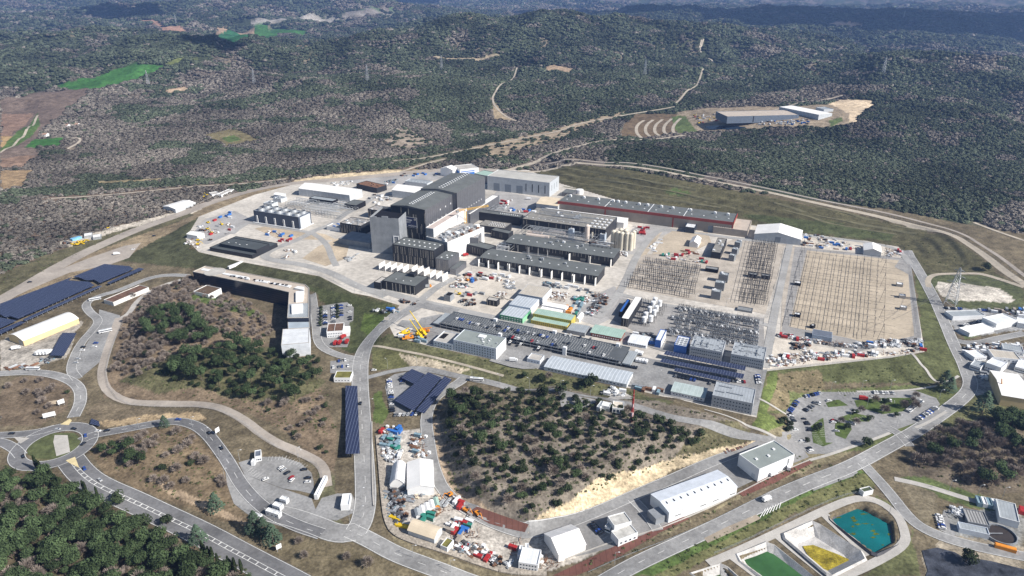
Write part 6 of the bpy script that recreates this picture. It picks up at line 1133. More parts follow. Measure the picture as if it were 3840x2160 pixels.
# right edge depot
B_('depot_shed','long grey roofed shed at the upper right depot','shed','V',(575,668),(900,655),(862,598),3,WHT,RIBG,snap=False); B_('depot_hall','biggest white roofed hall of the upper right depot','hall','V',(1012,742),(1222,698),(1090,632),6,WHT,RIB,snap=False); B_('depot_shed','flat white roofed shed nearest the road in the depot','shed','V',(742,835),(995,782),(880,730),3.5,WHT,WHR,snap=False); B_('depot_shed','white shed cut by the right edge in the depot','shed','V',(1225,730),(1330,750),(1330,690),4,WHT,RIB,snap=False)
for i,(fl,fr,br) in enumerate([((790,1080),(915,1070),(870,1000)),((985,1075),(1260,1105),(1220,1025)),((745,1150),(850,1185),(800,1105)),((905,1130),(1060,1185),(1020,1095)),((1195,1170),(1330,1210),(1330,1110)),((1075,990),(1288,1030),(1280,975))]):
    B_('site_office','%s roofed modular office in the right edge camp, %s'%(['pale','beige','grey blue','silver','silver','grey'][i],['upper left','long one in the middle','small lower left','block facing the road','at the frame edge','back row'][i]),'office','V',fl,fr,br,3.5 if i!=3 else 6,WHT,[RIB,mat('beige_ribbed'),RIBG,RIB,RIB,RIBG][i],snap=False,group='modular offices at the right edge').win('F',1,6,1.2,.8,1.4,1)
yh=B_('cream_hall','large cream walled hall with white roof cut by the right edge','hall','M',(2400,175),(2640,215),(2590,20),9,CREAM,WHR,'gable',3,snap=False)
# far facility
fh=B_('far_hall','long blue grey hall with beige roof in the forest clearing','hall','T',(372,868),(905,855),(818,818),12,mat('slate_blue_wall',(.14,.17,.22),.6),mat('beige_roof'),snap=False); fh.part('wall_joint',[(fh.L*.36,-.3,0,fh.L*.37,-.05,12)],BLK); fw=B_('far_hall','white hall with bright roof behind the blue grey hall','hall','T',(1052,853),(1152,842),(925,777),10,LGR,WHR,'flat',snap=False,para=.2); B_('far_hall','small grey flat shed behind the white forest hall','shed','T',(1090,815),(1160,812),(1120,795),5,LGR,RIBG,snap=False)
us=B_('white_shed','white gabled shed beside the haul road on the left','shed','U',(1587,685),(1772,628),(1702,592),4.5,LGR,WHR,'gable',2,snap=False); B_('open_shed','small open white shed by the yellow machines, left one','shed','U',(1920,560),(1990,548),(1980,525),3.5,WHT,PALE,snap=False); B_('open_shed','small open white shed by the yellow machines, right one','shed','U',(2005,560),(2120,510),(2090,498),3.5,WHT,PALE,snap=False)
for i,(x,y) in enumerate([(760,925),(840,938)]): B_('open_shed','flat white roof shelter in the left depot, %s'%['left','right'][i],'shelter','U',(x,y+10),(x+75,y),(x+45,y-20),3,STEEL,WHR,snap=False)
B_('container','pale blue container in the left depot','container','U',(655,960),(740,935),(725,925),2.8,mat('sky_blue_paint',(.2,.45,.65),.5),mat('sky_blue_paint'),snap=False,para=0)
hq_=[('R',(700,520),(775,540)),('R',(440,590),(510,600)),('R',(1480,235),(1530,255)),('R',(1540,225),(1590,240)),('R',(1500,222),(1540,232)),('R',(310,985),(340,1000)),('R',(550,915),(575,925)),('R',(485,920),(500,932)),('S',(200,75),(215,85)),('R',(2200,330),(2240,345)),('R',(2265,335),(2290,345)),('F',(1455,0),(1466,3))]
for i,(r_,a_,b_) in enumerate(hq_): B_('farmhouse',['pale farmhouse on the far edge of the green valley field','pale farmhouse beside the hedge of the green valley field','farmhouse in the hamlet between the far fields, left','farmhouse in the hamlet between the far fields, right','farmhouse in the hamlet between the far fields, rear','hut by the track junction on the left','small white hut in the bare wood on the left','tiny hut left of the white hut in the bare wood','pale house in the farthest valley','white house on the wooded ridge, left','white house on the wooded ridge, right','tiny white house near the top of the picture'][i],'house',r_,(a_[0],b_[1]),(b_[0],b_[1]),(b_[0]+4,b_[1]-5),5,WHT,mat('clay_tile',(.36,.24,.18),.9),'gable',2.5,snap=False,D=12)
# ================= vehicles
CC=dict(white=(.72,.72,.71),black=(.015,.015,.018),grey=(.16,.165,.17),silver=(.42,.43,.44),red=(.35,.02,.02),blue=(.03,.07,.28),yellow=(.6,.42,.03))
def carproto(col):
    r=empty('car',(0,0,0),0,'x','car'); m=mat('car_paint_'+col,CC[col],.3,.02,1)
    b=MB().yprism([(-2.15,.35),(-2.2,.8),(-1.9,.95),(1.2,1.0),(2.1,.82),(2.2,.4)][::-1],-.88,.88).box(-1.35,-.7,1.42,.55,.7,1.5)
    g=MB(); g.add([(-1.8,-.8,.94),(1.2,-.8,.98),(1.2,.8,.98),(-1.8,.8,.94),(-1.35,-.68,1.43),(.55,-.68,1.43),(.55,.68,1.43),(-1.35,.68,1.43)],[(0,1,5,4),(1,2,6,5),(2,3,7,6),(3,0,4,7),(4,5,6,7)])
    w=MB()
    for x in (-1.35,1.4):
        for y in (-.86,.66): w.tube((x,y,.32),(x,y+.2,.32),.33,8)
    KIDS[r.name]=[b.build('body',m,r),g.build('windows',GLASS,r),w.build('wheels',BLK,r)]; r['stock']=1; return r
CARP={c:carproto(c) for c in CC}
DECK=('deck',)
def car(col,loc,rz,place,sc=1.0):
    s=CARP[col]; lab='%s car parked %s'%(col,place) if not place.startswith('@') else '%s car %s'%(col,place[1:]); grp='cars '+place.lstrip('@')
    if s.get('stock'): s.location=tuple(map(float,loc)); s.rotation_euler.z=rz; s['label']=lab; s['group']=grp; del s['stock']; s.scale=(sc,)*3
    else: dup(s,loc,rz,lab,sc,grp)
MIX=['white']*6+['black']*4+['grey']*5+['silver']*3+['red']*1+['blue']*3
def P3(reg,pts,z): return ground(reg,pts)+np.array([0,0,.25]) if z is None else plane(reg,pts,z)
def row(reg,p0,p1,n,place,z=None,prob=.92,cols=None,turn=math.pi/2,seed=None,sc=1.08):
    q=random.Random(seed if seed is not None else int(p0[0]*7+p0[1])); G=P3(reg,[p0,p1],z); d=G[1]-G[0]; a=math.atan2(d[1],d[0])
    if z is None and n>3:
        u=d[:2]/np.hypot(*d[:2]); v=np.array([-u[1],u[0]]); mb=MB(); st=2.55; nn=int(np.hypot(*d[:2])/st)+2
        for k in range(nn+1):
            c=G[0][:2]+u*(k-.5)*st; strip(mb,np.array([c-v*2.4,c+v*2.4]),.16,.36,0,1)
        mb.build('bay_markings',WHITE,kind='structure')
    for k in range(n):
        if q.random()>prob: continue
        p=G[0]+d*(k/(max(1,n-1))); 
        if z is None: p[2]=H1(p[0],p[1])+.3
        car(q.choice(cols or MIX),p,a+turn+(math.pi if q.random()<.5 else 0)+q.uniform(-.04,.04),place,sc)
def cars(reg,lst,place,z=None,a=0.,sc=1.08):
    for x,y,c,*r in lst: 
        g=P3(reg,[(x,y)],z)[0]; car(dict(w='white',k='black',g='grey',s='silver',r='red',b='blue',y='yellow')[c],g,r[0] if r else a+random.uniform(-.1,.1),place,sc)
row('I',(938,755),(942,935),11,'in the left row of the car park behind the fire station'); row('I',(1050,695),(1055,912),13,'in the middle row of the car park behind the fire station'); row('I',(1157,680),(1160,840),6,'in the right centre row of the car park behind the fire station',prob=.8,cols=['black','blue','grey']); row('I',(1272,680),(1278,900),7,'along the right hedge of the car park behind the fire station',cols=['white','black','white'],prob=.8)
row('Z',(1100,738),(1145,732),4,'in the tiny car park below the fire station'); row('Z',(1062,782),(1165,772),6,'in the lower row of the tiny car park',prob=.8)
row('J',(577,1215),(604,1425),10,'in the left row of the roadside solar car park',cols=['white','white','red','black','grey','yellow','white','blue']); row('O',(1560,285),(1570,385),6,'at the foot of the roadside solar car park'); row('O',(1600,418),(1780,410),6,'at the curved end of the roadside solar car park',turn=1.2)
row('J',(735,1170),(745,1260),4,'in the shade of the roadside solar canopies',cols=['blue','grey'])
cars('O',[(595,880,'w',.9),(617,898,'s',.9),(650,925,'k',.9),(686,968,'r',1.2),(690,990,'w',1.2),(460,980,'w',.6),(797,897,'k',.2),(830,970,'k',.1),(828,1006,'w',.1)],'in the oval car park by the gate')
cars('N',[(95,276,'k',.1),(465,243,'s',.1),(595,238,'k',-.2),(690,290,'b',2.1),(672,358,'k',1.3),(190,460,'k',-.9)],'@driving round the oval roundabout',a=0); cars('N',[(682,558,'b',-.9),(805,650,'s',-.6)],'@driving on the highway below the roundabout'); cars('N',[(790,256,'w',.1),(862,252,'k',.2)],'@entering the curved approach road'); cars('N',[(1435,163,'b',.0),(1685,271,'k',-.8),(1785,392,'k',-1.0)],'@on the bend of the approach road')
cars('O',[(1292,315,'k',1.55)],'@driving on the straight main road'); cars('J',[(880,500,'w',-.2)],'@turning off at the platform entrance'); cars('J',[(395,1096,'w',.05)],'@at the mouth of the roadside car park')
cars('A',[(965,1043,'b',.1),(950,1080,'w',.1),(838,1084,'k',.1),(830,1116,'w',.1),(785,1203,'s',.0),(765,1243,'s',.0)],'in the bus station lanes'); cars('U',[(270,1352,'k',.5),(1395,932,'k',.5),(1205,1055,'w',.5)],'@on the wide gravel haul road')
pm_='in the looping car park'
row('M',(800,196),(928,165),8,'at the top left curve of the looping car park',cols=['blue','black','black','silver','blue'],turn=1.3); row('M',(745,235),(688,312),8,'on the outer left side of the looping car park',cols=['black','blue','blue','grey']); row('M',(688,338),(722,390),5,'beside the crossing of the looping car park',cols=['grey','silver','white','black']); cars('M',[(715,450,'s',.1),(735,462,'w',.1),(785,553,'w',.1),(845,608,'k',.3),(858,628,'w',.3)],'alone on the lower left edge of the looping car park')
row('M',(870,270),(815,305),5,'in the inner left row of the looping car park',cols=['black','grey','silver']); row('M',(800,375),(832,415),4,'in the second inner row of the looping car park',cols=['black']); row('M',(890,240),(930,250),3,'by the upper grass island of the looping car park'); cars('M',[(1040,385,'r',0),(1040,400,'w',0),(940,416,'k',1.3),(850,465,'k',0),(1065,470,'s',-.2),(1195,410,'w',-.7),(1003,226,'w',.1)],'between the islands of the looping car park')
row('M',(1640,310),(1745,228),14,'in the shaded diagonal row of the looping car park',cols=['white','silver','grey','white']); row('M',(1715,380),(1865,285),15,'along the right verge of the looping car park',cols=['silver','blue','grey','white']); row('M',(1350,158),(1520,165),9,'at the top edge of the looping car park',cols=['silver','white','grey','white'])
row('M',(1440,215),(1500,225),4,'beside the trees of the looping car park'); cars('M',[(1445,297,'w',.2),(1475,302,'k',.2)],'beside the white roofed shelter')
row('K',(930,1030),(1115,1065),7,'at the right end of the car deck',z=.2,cols=['black','black','grey']); row('K',(2280,1222),(2420,1235),6,'at the right end of the solar canopies',z=.2); row('K',(1590,1165),(2100,1275),12,'under the front solar canopy',z=.2,cols=['black','grey','blue'],prob=.6); row('L',(130,1160),(150,1255),8,'along the right edge of the front car park',z=.2,cols=['blue','black','white'])
row('V',(500,583),(650,590),7,'behind the long depot shed',cols=['blue','black','red','black','white']); row('V',(840,600),(905,605),4,'at the end of the long depot shed',cols=['white','black','blue']); row('V',(655,762),(840,712),11,'in front of the flat depot shed',cols=['black','black','grey','white']); cars('V',[(735,1052,'w',1.5),(765,1052,'w',1.5)],'beside the modular offices at the edge'); row('V',(850,960),(920,985),3,'behind the modular offices at the edge',cols=['white'])
row('P',(2040,865),(2130,955),6,'beside the modern white office',cols=['blue','black','black']); row('Q',(1850,400),(1880,505),6,'in front of the treatment works',cols=['white','white','silver','blue'])
for (p,q_,n,pr) in (((1395,470),(1465,485),3,.9),((1530,520),(1700,550),8,.7),((1740,575),(2190,650),18,.55),((1850,560),(2010,585),8,.75),((1990,585),(2350,665),16,.6),((2360,660),(2560,715),9,.6),((2040,690),(2470,775),14,.4)):
    row('J',p,q_,n,'on the left half of the upper car deck',z=5.62,prob=pr)
for (p,q_,n,pr) in (((10,700),(300,770),8,.6),((330,765),(600,820),6,.4),((100,785),(170,800),3,.8),((260,665),(560,715),6,.4),((560,810),(760,850),4,.4),((440,860),(720,915),6,.4)): row('K',p,q_,n,'on the right half of the upper car deck',z=5.62,prob=pr)
row('J',(1500,640),(2560,860),26,'on the lower level of the car deck',z=2.65,prob=.5,cols=['black','grey','white'])
for a_ in (('A',(1075,1010),(985,1215),9),('A',(880,1110),(790,1290),8),('A',(930,830),(880,960),6),('O',(500,795),(620,790),8),('O',(640,795),(790,860),8),('O',(330,900),(420,960),6),('M',(1100,160),(1340,155),12),('M',(700,470),(780,590),7),('M',(930,400),(960,500),5),('M',(880,470),(930,560),5),('M',(1195,380),(1290,360),5)): row(*a_,'x',prob=0)
# vans, lorries, buses
def lorry(nm,lab,L,body,cabm,z=2.9,cat='lorry'):
    r=empty(nm,(0,0,0),0,lab,cat); b=MB().box(-L/2,-1.25,1.0,L/2-2.4,1.25,z+.7).build('cargo_box',body,r); c=MB().yprism([(L/2-2.2,.6),(L/2-2.2,2.9),(L/2-.5,2.9),(L/2,1.7),(L/2,.6)],-1.2,1.2).build('cab',cabm,r); g=MB().box(L/2-.9,-1.22,1.8,L/2-.25,1.22,2.5).build('windscreen',GLASS,r); w=MB()
    for x in (-L/2+1.2,-L/2+2.6,L/2-1.4):
        for y in (-1.2,.85): w.tube((x,y,.5),(x,y+.35,.5),.5,8)
    KIDS[r.name]=[b,c,g,w.build('wheels',BLK,r),MB().box(-L/2,-1.,.6,L/2-2.4,1.,1.0).build('chassis',BLK,r)]; return r
def bus(lab):
    r=empty('bus',(0,0,0),0,lab,'bus'); b=MB().box(-6,-1.27,.5,6,1.27,3.0).build('body',WHT,r); g=MB().box(-5.8,-1.3,1.5,6.03,1.3,2.5).build('windows',GLASS,r); w=MB()
    for x in (-3.8,4): 
        for y in (-1.3,1.0): w.tube((x,y,.5),(x,y+.32,.5),.5,8)
    KIDS[r.name]=[b,g,w.build('wheels',BLK,r),MB().box(-3,-.8,3.0,2,.8,3.35).build('roof_pod',LGR,r)]; return r
def put(src,reg,p,lab,rz,z=None,sc=1.,group=None):
    g=P3(reg,[p],z)[0]
    if not src.get('used'): src['used']=1; src.location=tuple(g); src.rotation_euler.z=rz; src['label']=lab; src.scale=(sc,)*3; 
    else: src=dup(src,g,rz,lab,sc)
    if group: src['group']=group
bu=bus('x'); put(bu,'J',(1635,1218),'white bus on the road above the wooded knoll',-.15); put(bu,'A',(335,1310),'white bus on the road at the left edge below the yard',0.); put(bu,'A',(1065,928),'white bus with a black roof band in the bus station',.55); put(bu,'A',(960,607),'white bus by the planted roof canteen',.5)
LR={c:lorry('lorry','x',7.5,m,m2) for c,m,m2 in (('white',WHT,WHT),('red',REDP,REDP),('blue',WHT,BLUP),('orange',GRAV if False else STEEL,ORP))}
for reg,p,l,a_,c in (('I',(1080,1200),'red fire engine parked left of three on the station forecourt',1.5,'red'),('I',(1140,1192),'red fire engine parked in the middle on the station forecourt',1.5,'red'),('I',(1238,1180),'red fire engine standing right of the others on the station forecourt',1.5,'red'),('I',(1185,1115),'red fire engine backing against the station wall',1.1,'red'),
 ('A',(165,1100),'long white lorry by the cream walled tent',.5,'white'),('U',(1060,1100),'white lorry parked on the haul road',.4,'white'),('H',(1910,1115),'white van driving on the motor road',.5,'white'),('H',(2240,635),'white lorry at the loading door of the windowless hall',1.2,'white'),('H',(2010,735),'small white pickup in front of the windowless hall',.5,'white'),
 ('M',(1282,215),'red lorry parked among the islands of the looping car park',-.2,'red'),('J',(2080,985),'grey white box lorry by the four storey office',-.1,'white'),('P',(350,270),'white van in the lower yard above the barrel tent',1.5,'white'),('J',(735,700),'white and red lorry beside the yellow cranes',-.1,'blue'),('C',(170,560),'white tanker lorry before the pale grey hall',-.1,'white'),('C',(140,690),'red lorry before the cryogenic plant',.1,'red'),('C',(1300,905),'red crane lorry right of the cream tanks',.1,'red'),('B',(2110,1125),'red telescopic loader by the link building',.6,'red'),('a',(1060,265),'white concrete lorry in the works yard',-.4,'white'),('a',(545,330),'flat lorry on the works yard crossing',.4,'orange')):
    put(LR[c],reg,p,l,a_,z=0. if reg in('C','B','a') else None)
for k,(x,y) in enumerate([(1115,880),(1145,893),(1178,900),(1065,975),(1125,978),(1160,985),(1197,990),(1235,998)]): put(LR['white'],'K',(x,y),'white van in the %s row at the right end of the car deck, %s'%(('upper',['left','middle','right'][k]) if k<3 else ('lower',['first','second','third','fourth','fifth'][k-3])),SITE+1.57,z=.2,sc=.85)
for k in range(4): put(LR['white'],'A',(400+k*32,1150-k*2),'white silo lorry beside the small solar canopy, %s from the left'%['first','second','third','fourth'][k],1.3,sc=1.1)
# ================= machines
def mcrane(lab,reg,p,rz,up,z=None,col=None):
    g=P3(reg,[p],z)[0]; m=col or ORP; r=empty('mobile_crane',g,rz,lab,'crane'); MB().box(-5.5,-1.4,1,5.5,1.4,2.2).build('chassis',m,r); MB().box(-3,-1.3,2.2,1,1.3,3.8).build('superstructure',m,r); MB().box(3.6,-1.2,2.2,5.4,1.2,3.4).build('cab',m,r); MB().tube((-1,0,3.6),(-1+up[0],0,3.6+up[1]),.75,6,.4).build('boom',m,r); w=MB()
    for x in (-4,-2,2,4): 
        for y in (-1.4,1.): w.tube((x,y,.7),(x,y+.4,.7),.7,8)
    w.build('wheels',BLK,r); return r
mcrane('yellow mobile crane with boom lowered, left one by the office annex','J',(945,690),2.3,(17,10),.2,YELP); mcrane('yellow mobile crane with longest boom, beside the first','J',(985,650),2.3,(22,14),.2,YELP); mcrane('yellow crane carrier behind the two booms','J',(1000,625),-.2,(9,2),.2,ORP); mcrane('small yellow crane beside the white and red lorry','J',(765,655),.3,(6,3),.2,YELP); mcrane('small orange crane by the lorry','J',(805,715),.3,(6,3),.2,ORP)
mcrane('orange telescopic crane in the shade of the cream hall','V',(1045,1480),1.5,(6,12),None,ORP)
def excavator(c,nm='excavator'):
    r=empty(nm,(0,0,0),0,'x','excavator'); k=[MB().box(-2,-1.5,0,2,-.9,.9).box(-2,.9,0,2,1.5,.9).build('tracks',BLK,r),MB().box(-2,-1.3,.9,1.4,1.3,2.3).build('body',c,r),MB().box(.2,.3,2.3,1.4,1.3,3.2).build('cab',GLASS,r),MB().tube((1.2,-.3,1.8),(4.2,-.3,4.4),.3,5).tube((4.2,-.3,4.4),(6.2,-.3,1.2),.25,5).build('boom',c,r)]; KIDS[r.name]=k; return r
EX={'yellow':excavator(YELP),'orange':excavator(ORP),'red':excavator(REDP)}
# ================= goods
def container(m):
    r=empty('container',(0,0,0),0,'x','container'); b=MB().box(-3,-1.22,0,3,1.22,2.6)
    for k in range(9): b.box(-2.8+k*.68,-1.27,.1,-2.55+k*.68,1.27,2.5)
    KIDS[r.name]=[b.build('shell',m,r),MB().box(2.98,-1.05,.15,3.06,1.05,2.45).build('door',STEEL,r)]; return r
CT={'white':container(WHT),'blue':container(BLUP),'red':container(REDP),'green':container(GRNP),'grey':container(CONCR),'orange':container(ORP),'slate blue':container(TEALP),'rusty':container(RUST),'beige':container(BEIC)}
def pile(seed,ms,n=9,nm='crate_stack',cat='crates'):
    q=random.Random(seed); r=empty(nm,(0,0,0),0,'x',cat); ks=[]
    for k in range(n):
        x,y=q.uniform(-2.6,2.6),q.uniform(-2.,2.);w,l,h=q.uniform(.5,1.6),q.uniform(.4,1.),q.uniform(.5,1.6); o=MB().box(-w,-l,0,w,l,h).build('crate',q.choice(ms),r,(x,y,.01*k),q.choice([0,1.57,.3,-.4])); ks.append(o)
    KIDS[r.name]=ks; return r
def pipes_b(m,seed,L=6,n=9):
    q=random.Random(seed); r=empty('pipe_bundle',(0,0,0),0,'x','pipes'); ks=[]
    for k in range(n): ks.append(MB().tube((-L/2*q.uniform(.8,1.1),(k%5-2)*.55,.3+.5*(k//5)),(L/2*q.uniform(.8,1.1),(k%5-2)*.55+q.uniform(-.1,.1),.3+.5*(k//5)),.24,6).build('pipe',m,r))
    KIDS[r.name]=ks; return r
def frames(seed,m):
    q=random.Random(seed); r=empty('steel_heap',(0,0,0),0,'x','steelwork'); ks=[]
    for k in range(7): a=Vector((q.uniform(-3,3),q.uniform(-2,2),.2)); ks.append(MB().beam(a,a+Vector((q.uniform(-4,4),q.uniform(-2,2),q.uniform(0,1.5))),.22).build('beam',m,r))
    KIDS[r.name]=ks; return r
PILES={'mixed':pile(1,[WHT,STEEL,RUST,BEIC]),'pale':pile(2,[WHT,WHT,CONCR]),'dark':pile(3,[BLK,WIRE,CONCR,RUST]),'colourful':pile(4,[BLUP,REDP,WHT,STEEL]),'slate':pile(5,[TEALP,CONCR,WIRE]),'timber brown':pile(6,[RUST,BEIC,TANR])}
PIPES={'silver':pipes_b(STEEL,1),'white':pipes_b(WHT,2),'rusty':pipes_b(RUST,3),'yellow':pipes_b(YELP,4,8,12)}
FRM={'dark':frames(1,WIRE),'grey':frames(2,STEEL),'rusty':frames(3,RUST)}
def use(D,key,word,loc,rz,place,sc=1.,side=''):
    s=D[key]; lab=('%s %s %s%s'%(key,word,place,side)); g='%ss %s'%(word,place)
    if not s.get('used'): s['used']=1; s.location=tuple(map(float,loc)); s.rotation_euler.z=rz; s['label']=lab; s['group']=g; s.scale=(sc,)*3
    else: dup(s,loc,rz,lab,sc,g)
def zone(reg,poly,n,place,kinds,z=None,seed=1,mind=4.5,rz0=None,sc=(.9,1.3)):
    q=random.Random(seed); G=plane(reg,poly,0. if z is not None else -9) ; 
    if z is None: G=ground(reg,poly)
    lo=G.min(0);hi=G.max(0); pts=[]; t=0
    while len(pts)<n and t<n*60:
        t+=1; x,y=q.uniform(lo[0],hi[0]),q.uniform(lo[1],hi[1])
        if not inside(np.array([x]),np.array([y]),G)[0]: continue
        if any((x-a)**2+(y-b)**2<mind*mind for a,b in pts): continue
        pts.append((x,y))
    for x,y in pts:
        cx=(lo[0]+hi[0])/2; cy=(lo[1]+hi[1])/2; side=(', front ' if y<cy else ', back ')+('left' if x<cx else 'right'); kd=q.choice(kinds); zz=z if z is not None else H1(x,y)+.2; a=(SITE if rz0 is None else rz0)+q.choice([0,math.pi/2])+q.uniform(-.12,.12); s=q.uniform(*sc)
        if kd[0]=='c': use(CT,kd[1:],'container',(x,y,zz),a,place,1.,side)
        elif kd[0]=='p': use(PILES,kd[1:],'crate stack',(x,y,zz),a,place,s,side)
        elif kd[0]=='t': use(PIPES,kd[1:],'pipe bundle',(x,y,zz),a,place,s,side)
        elif kd[0]=='f': use(FRM,kd[1:],'steel heap',(x,y,zz),a,place,s,side)
        elif kd[0]=='e': use(EX,kd[1:],'excavator',(x,y,zz),q.uniform(0,6),place,1.,side)
ALL=['pmixed','ppale','pdark','fdark','fgrey','tsilver','cwhite','pmixed','frusty']
COLR=['cblue','cred','cgreen','cslate blue','corange','cwhite','pcolourful','pmixed','fdark','tsilver','pslate']
zone('Y',[(60,380),(150,320),(250,280),(420,300),(440,330),(330,390),(150,460),(90,470)],26,'in the storage corner left of the cooling tower',ALL+['cred','cgreen','eyellow','trusty'],0.,1)
zone('Y',[(30,440),(110,430),(130,480),(60,510)],8,'at the leftmost tip of the platform',['pcolourful','frusty','pmixed'],0.,21); zone('Y',[(270,250),(360,230),(360,270),(290,275)],5,'left of the cooling tower',['cblue','cwhite','cblue'],0.,22,5)
zone('Y',[(680,540),(780,500),(850,520),(800,580),(700,575)],12,'on the earth patch below the charcoal building',['fgrey','pmixed','tsilver','ppale'],0.,2); zone('Y',[(600,350),(850,390),(800,410),(620,400)],7,'on the bare ground before the cooling tower',['frusty','pmixed','cblue'],0.,3); zone('Y',[(712,430),(800,425),(800,445),(715,445)],4,'beside the charcoal building',['cred'],0.,4,5); zone('Y',[(1200,560),(1290,530),(1290,570),(1210,600)],10,'in the shade under the concrete hall',['pslate','fgrey','tsilver'],0.,5,3.5)
zone('B',[(720,395),(1000,370),(1000,400),(800,430)],12,'behind the longest white hall',['ppale','fgrey','cwhite','tsilver'],0.,6,6); zone('B',[(1300,370),(1420,360),(1400,400),(1310,410)],8,'beside the rusty topped store',['pcolourful','pslate','cblue'],0.,7); zone('B',[(1440,300),(1850,290),(1850,330),(1450,330)],10,'on the back road behind the tall halls',['pslate','cblue','pdark'],0.,8,7)
zone('B',[(1150,500),(1480,530),(1400,570),(1200,620),(1140,590)],16,'between pipe bridge and white halls',['pdark','ppale','tsilver','cwhite','cgrey'],0.,9)
zone('W',[(600,60),(760,40),(740,120),(640,190)],14,'before the pale grey hall',['pmixed','tsilver','cwhite','cred','fgrey','ppale'],0.,10,4); zone('W',[(760,150),(1040,180),(1000,215),(760,190)],7,'behind the access building',['cblue','cwhite','pmixed'],0.,11)
zone('W',[(1820,600),(2120,640),(2080,680),(1830,640)],14,'at the feet of the cold boxes',['fdark','pdark','fgrey','tsilver'],0.,12,3); zone('W',[(830,500),(1700,600),(1680,640),(900,540)],18,'along the pipes of the cryogenic plant',['fgrey','tsilver','ppale','pdark'],0.,13,4); zone('W',[(2220,730),(2340,750),(2330,800),(2230,780)],7,'right of the rear converter building',['frusty','pmixed','ppale'],0.,14,3.5); zone('C',[(1210,830),(1380,850),(1340,930),(1230,900)],12,'right of the cream tanks',['pmixed','ppale','cred','fgrey'],0.,15,4.5)
zone('a',[(780,230),(950,200),(1300,230),(1320,280),(1000,270),(800,280)],22,'at the top of the works yard',ALL+['cred','eorange'],0.,16,5); zone('a',[(740,300),(930,300),(930,340),(760,330)],10,'on the pale slab of the works yard',['pslate','pcolourful','fdark','pmixed'],0.,17,4); zone('a',[(820,450),(950,445),(960,490),(840,505)],14,'in the heap at the foot of the works yard',['fgrey','pdark','fdark'],0.,18,3.2); zone('a',[(800,390),(1050,390),(1050,410),(820,415)],6,'beside the concrete shell',['cred','eyellow','cgrey'],0.,19,6); zone('a',[(930,250),(960,255),(960,290),(925,290)],2,'in the middle of the works yard',['cslate blue','cblue'],0.,20,5)
zone('a',[(1140,400),(1250,380),(1240,440),(1180,440)],10,'behind the small black pavilion',['fgrey','pmixed','fdark'],0.,23,4); zone('a',[(1220,280),(1330,290),(1310,350),(1230,340)],8,'at the right of the works yard',['cred','ppale','tsilver'],0.,24,5)
zone('a',[(300,450),(440,470),(420,500),(320,480)],5,'at the yard entrance',['pdark','fdark'],0.,25,4); zone('a',[(60,540),(300,540),(250,570),(80,560)],7,'on the pale lay down area before the platform',['ppale','cblue','pslate'],None,26,4)
zone('K',[(520,140),(760,190),(720,300),(640,420),(540,440),(560,330),(640,230)],44,'in the scrap rows by the fence bend',['pslate','pcolourful','fdark','fgrey','pdark','frusty','pdark','fdark'],0.,27,3.2); zone('K',[(360,200),(540,220),(480,300),(380,290)],20,'in the middle of the container yard',['pmixed','pcolourful','frusty','cslate blue','cgreen'],0.,28,3.4); zone('K',[(270,330),(450,300),(450,400),(290,480)],12,'in the coloured container yard',['corange','cblue','cslate blue','cgreen','corange','cgrey'],0.,29,6.2); zone('K',[(60,160),(260,160),(240,260),(60,240)],18,'beside the beige workshop',['pmixed','fgrey','ppale','frusty'],0.,30,3.6); zone('K',[(0,30),(150,50),(150,100),(20,80)],10,'behind the beige workshop',['pslate','cslate blue','cgrey'],0.,31,4.5)
zone('K',[(160,50),(520,110),(520,140),(160,90)],7,'along the rear of the container yard',['cgrey','cwhite','cgrey'],0.,32,7); zone('K',[(1110,640),(1300,650),(1340,780),(1290,790),(1280,680),(1100,660)],7,'between arched shed and blue block',['cblue','cwhite','pslate'],0.,33,4)
zone('D',[(270,900),(580,930),(960,1040),(940,1070),(560,1060),(300,1020)],46,'in the storage strip behind the right switchyard',ALL+['cblue','cred','trusty'],0.,34,4.5); zone('D',[(1150,1040),(1330,1070),(1350,1140),(1170,1130)],15,'behind the white tent of the right switchyard',['frusty','pmixed','cred','ppale'],0.,35,3.5)
zone('L',[(400,655),(900,735),(1220,780),(1200,830),(860,770),(400,690)],34,'along the front fence of the right switchyard',ALL+['cred','pcolourful'],0.,36,3.4); zone('L',[(1220,800),(1640,740),(2100,715),(2120,860),(1960,800),(1500,820),(1300,830)],56,'in the material park at the right corner',ALL+['cblue','ppale','ppale'],0.,37,3.3); zone('L',[(280,930),(800,880),(1500,880),(2140,850),(2140,870),(1500,920),(800,980),(280,1050)],70,'along the front edge of the material park',ALL+['cred','pcolourful','frusty','ppale'],0.,38,3.2); zone('L',[(560,770),(740,790),(720,850),(570,840)],12,'in the middle of the white material park',['fdark','pdark','ppale'],0.,39,3)
zone('X',[(390,205),(640,215),(800,280),(640,270),(400,235)],18,'at the head of the left switchyard',['cred','cwhite','pmixed','cgreen','pcolourful','fdark'],0.,40,4.5); zone('X',[(545,175),(700,180),(680,205),(550,200)],8,'on the edge of the bare earth patch',['cred','frusty','trusty'],0.,41,4.5); zone('X',[(280,150),(360,80),(400,80),(330,180)],8,'in the row of white pipes by the platform road',['twhite'],0.,42,4.5)
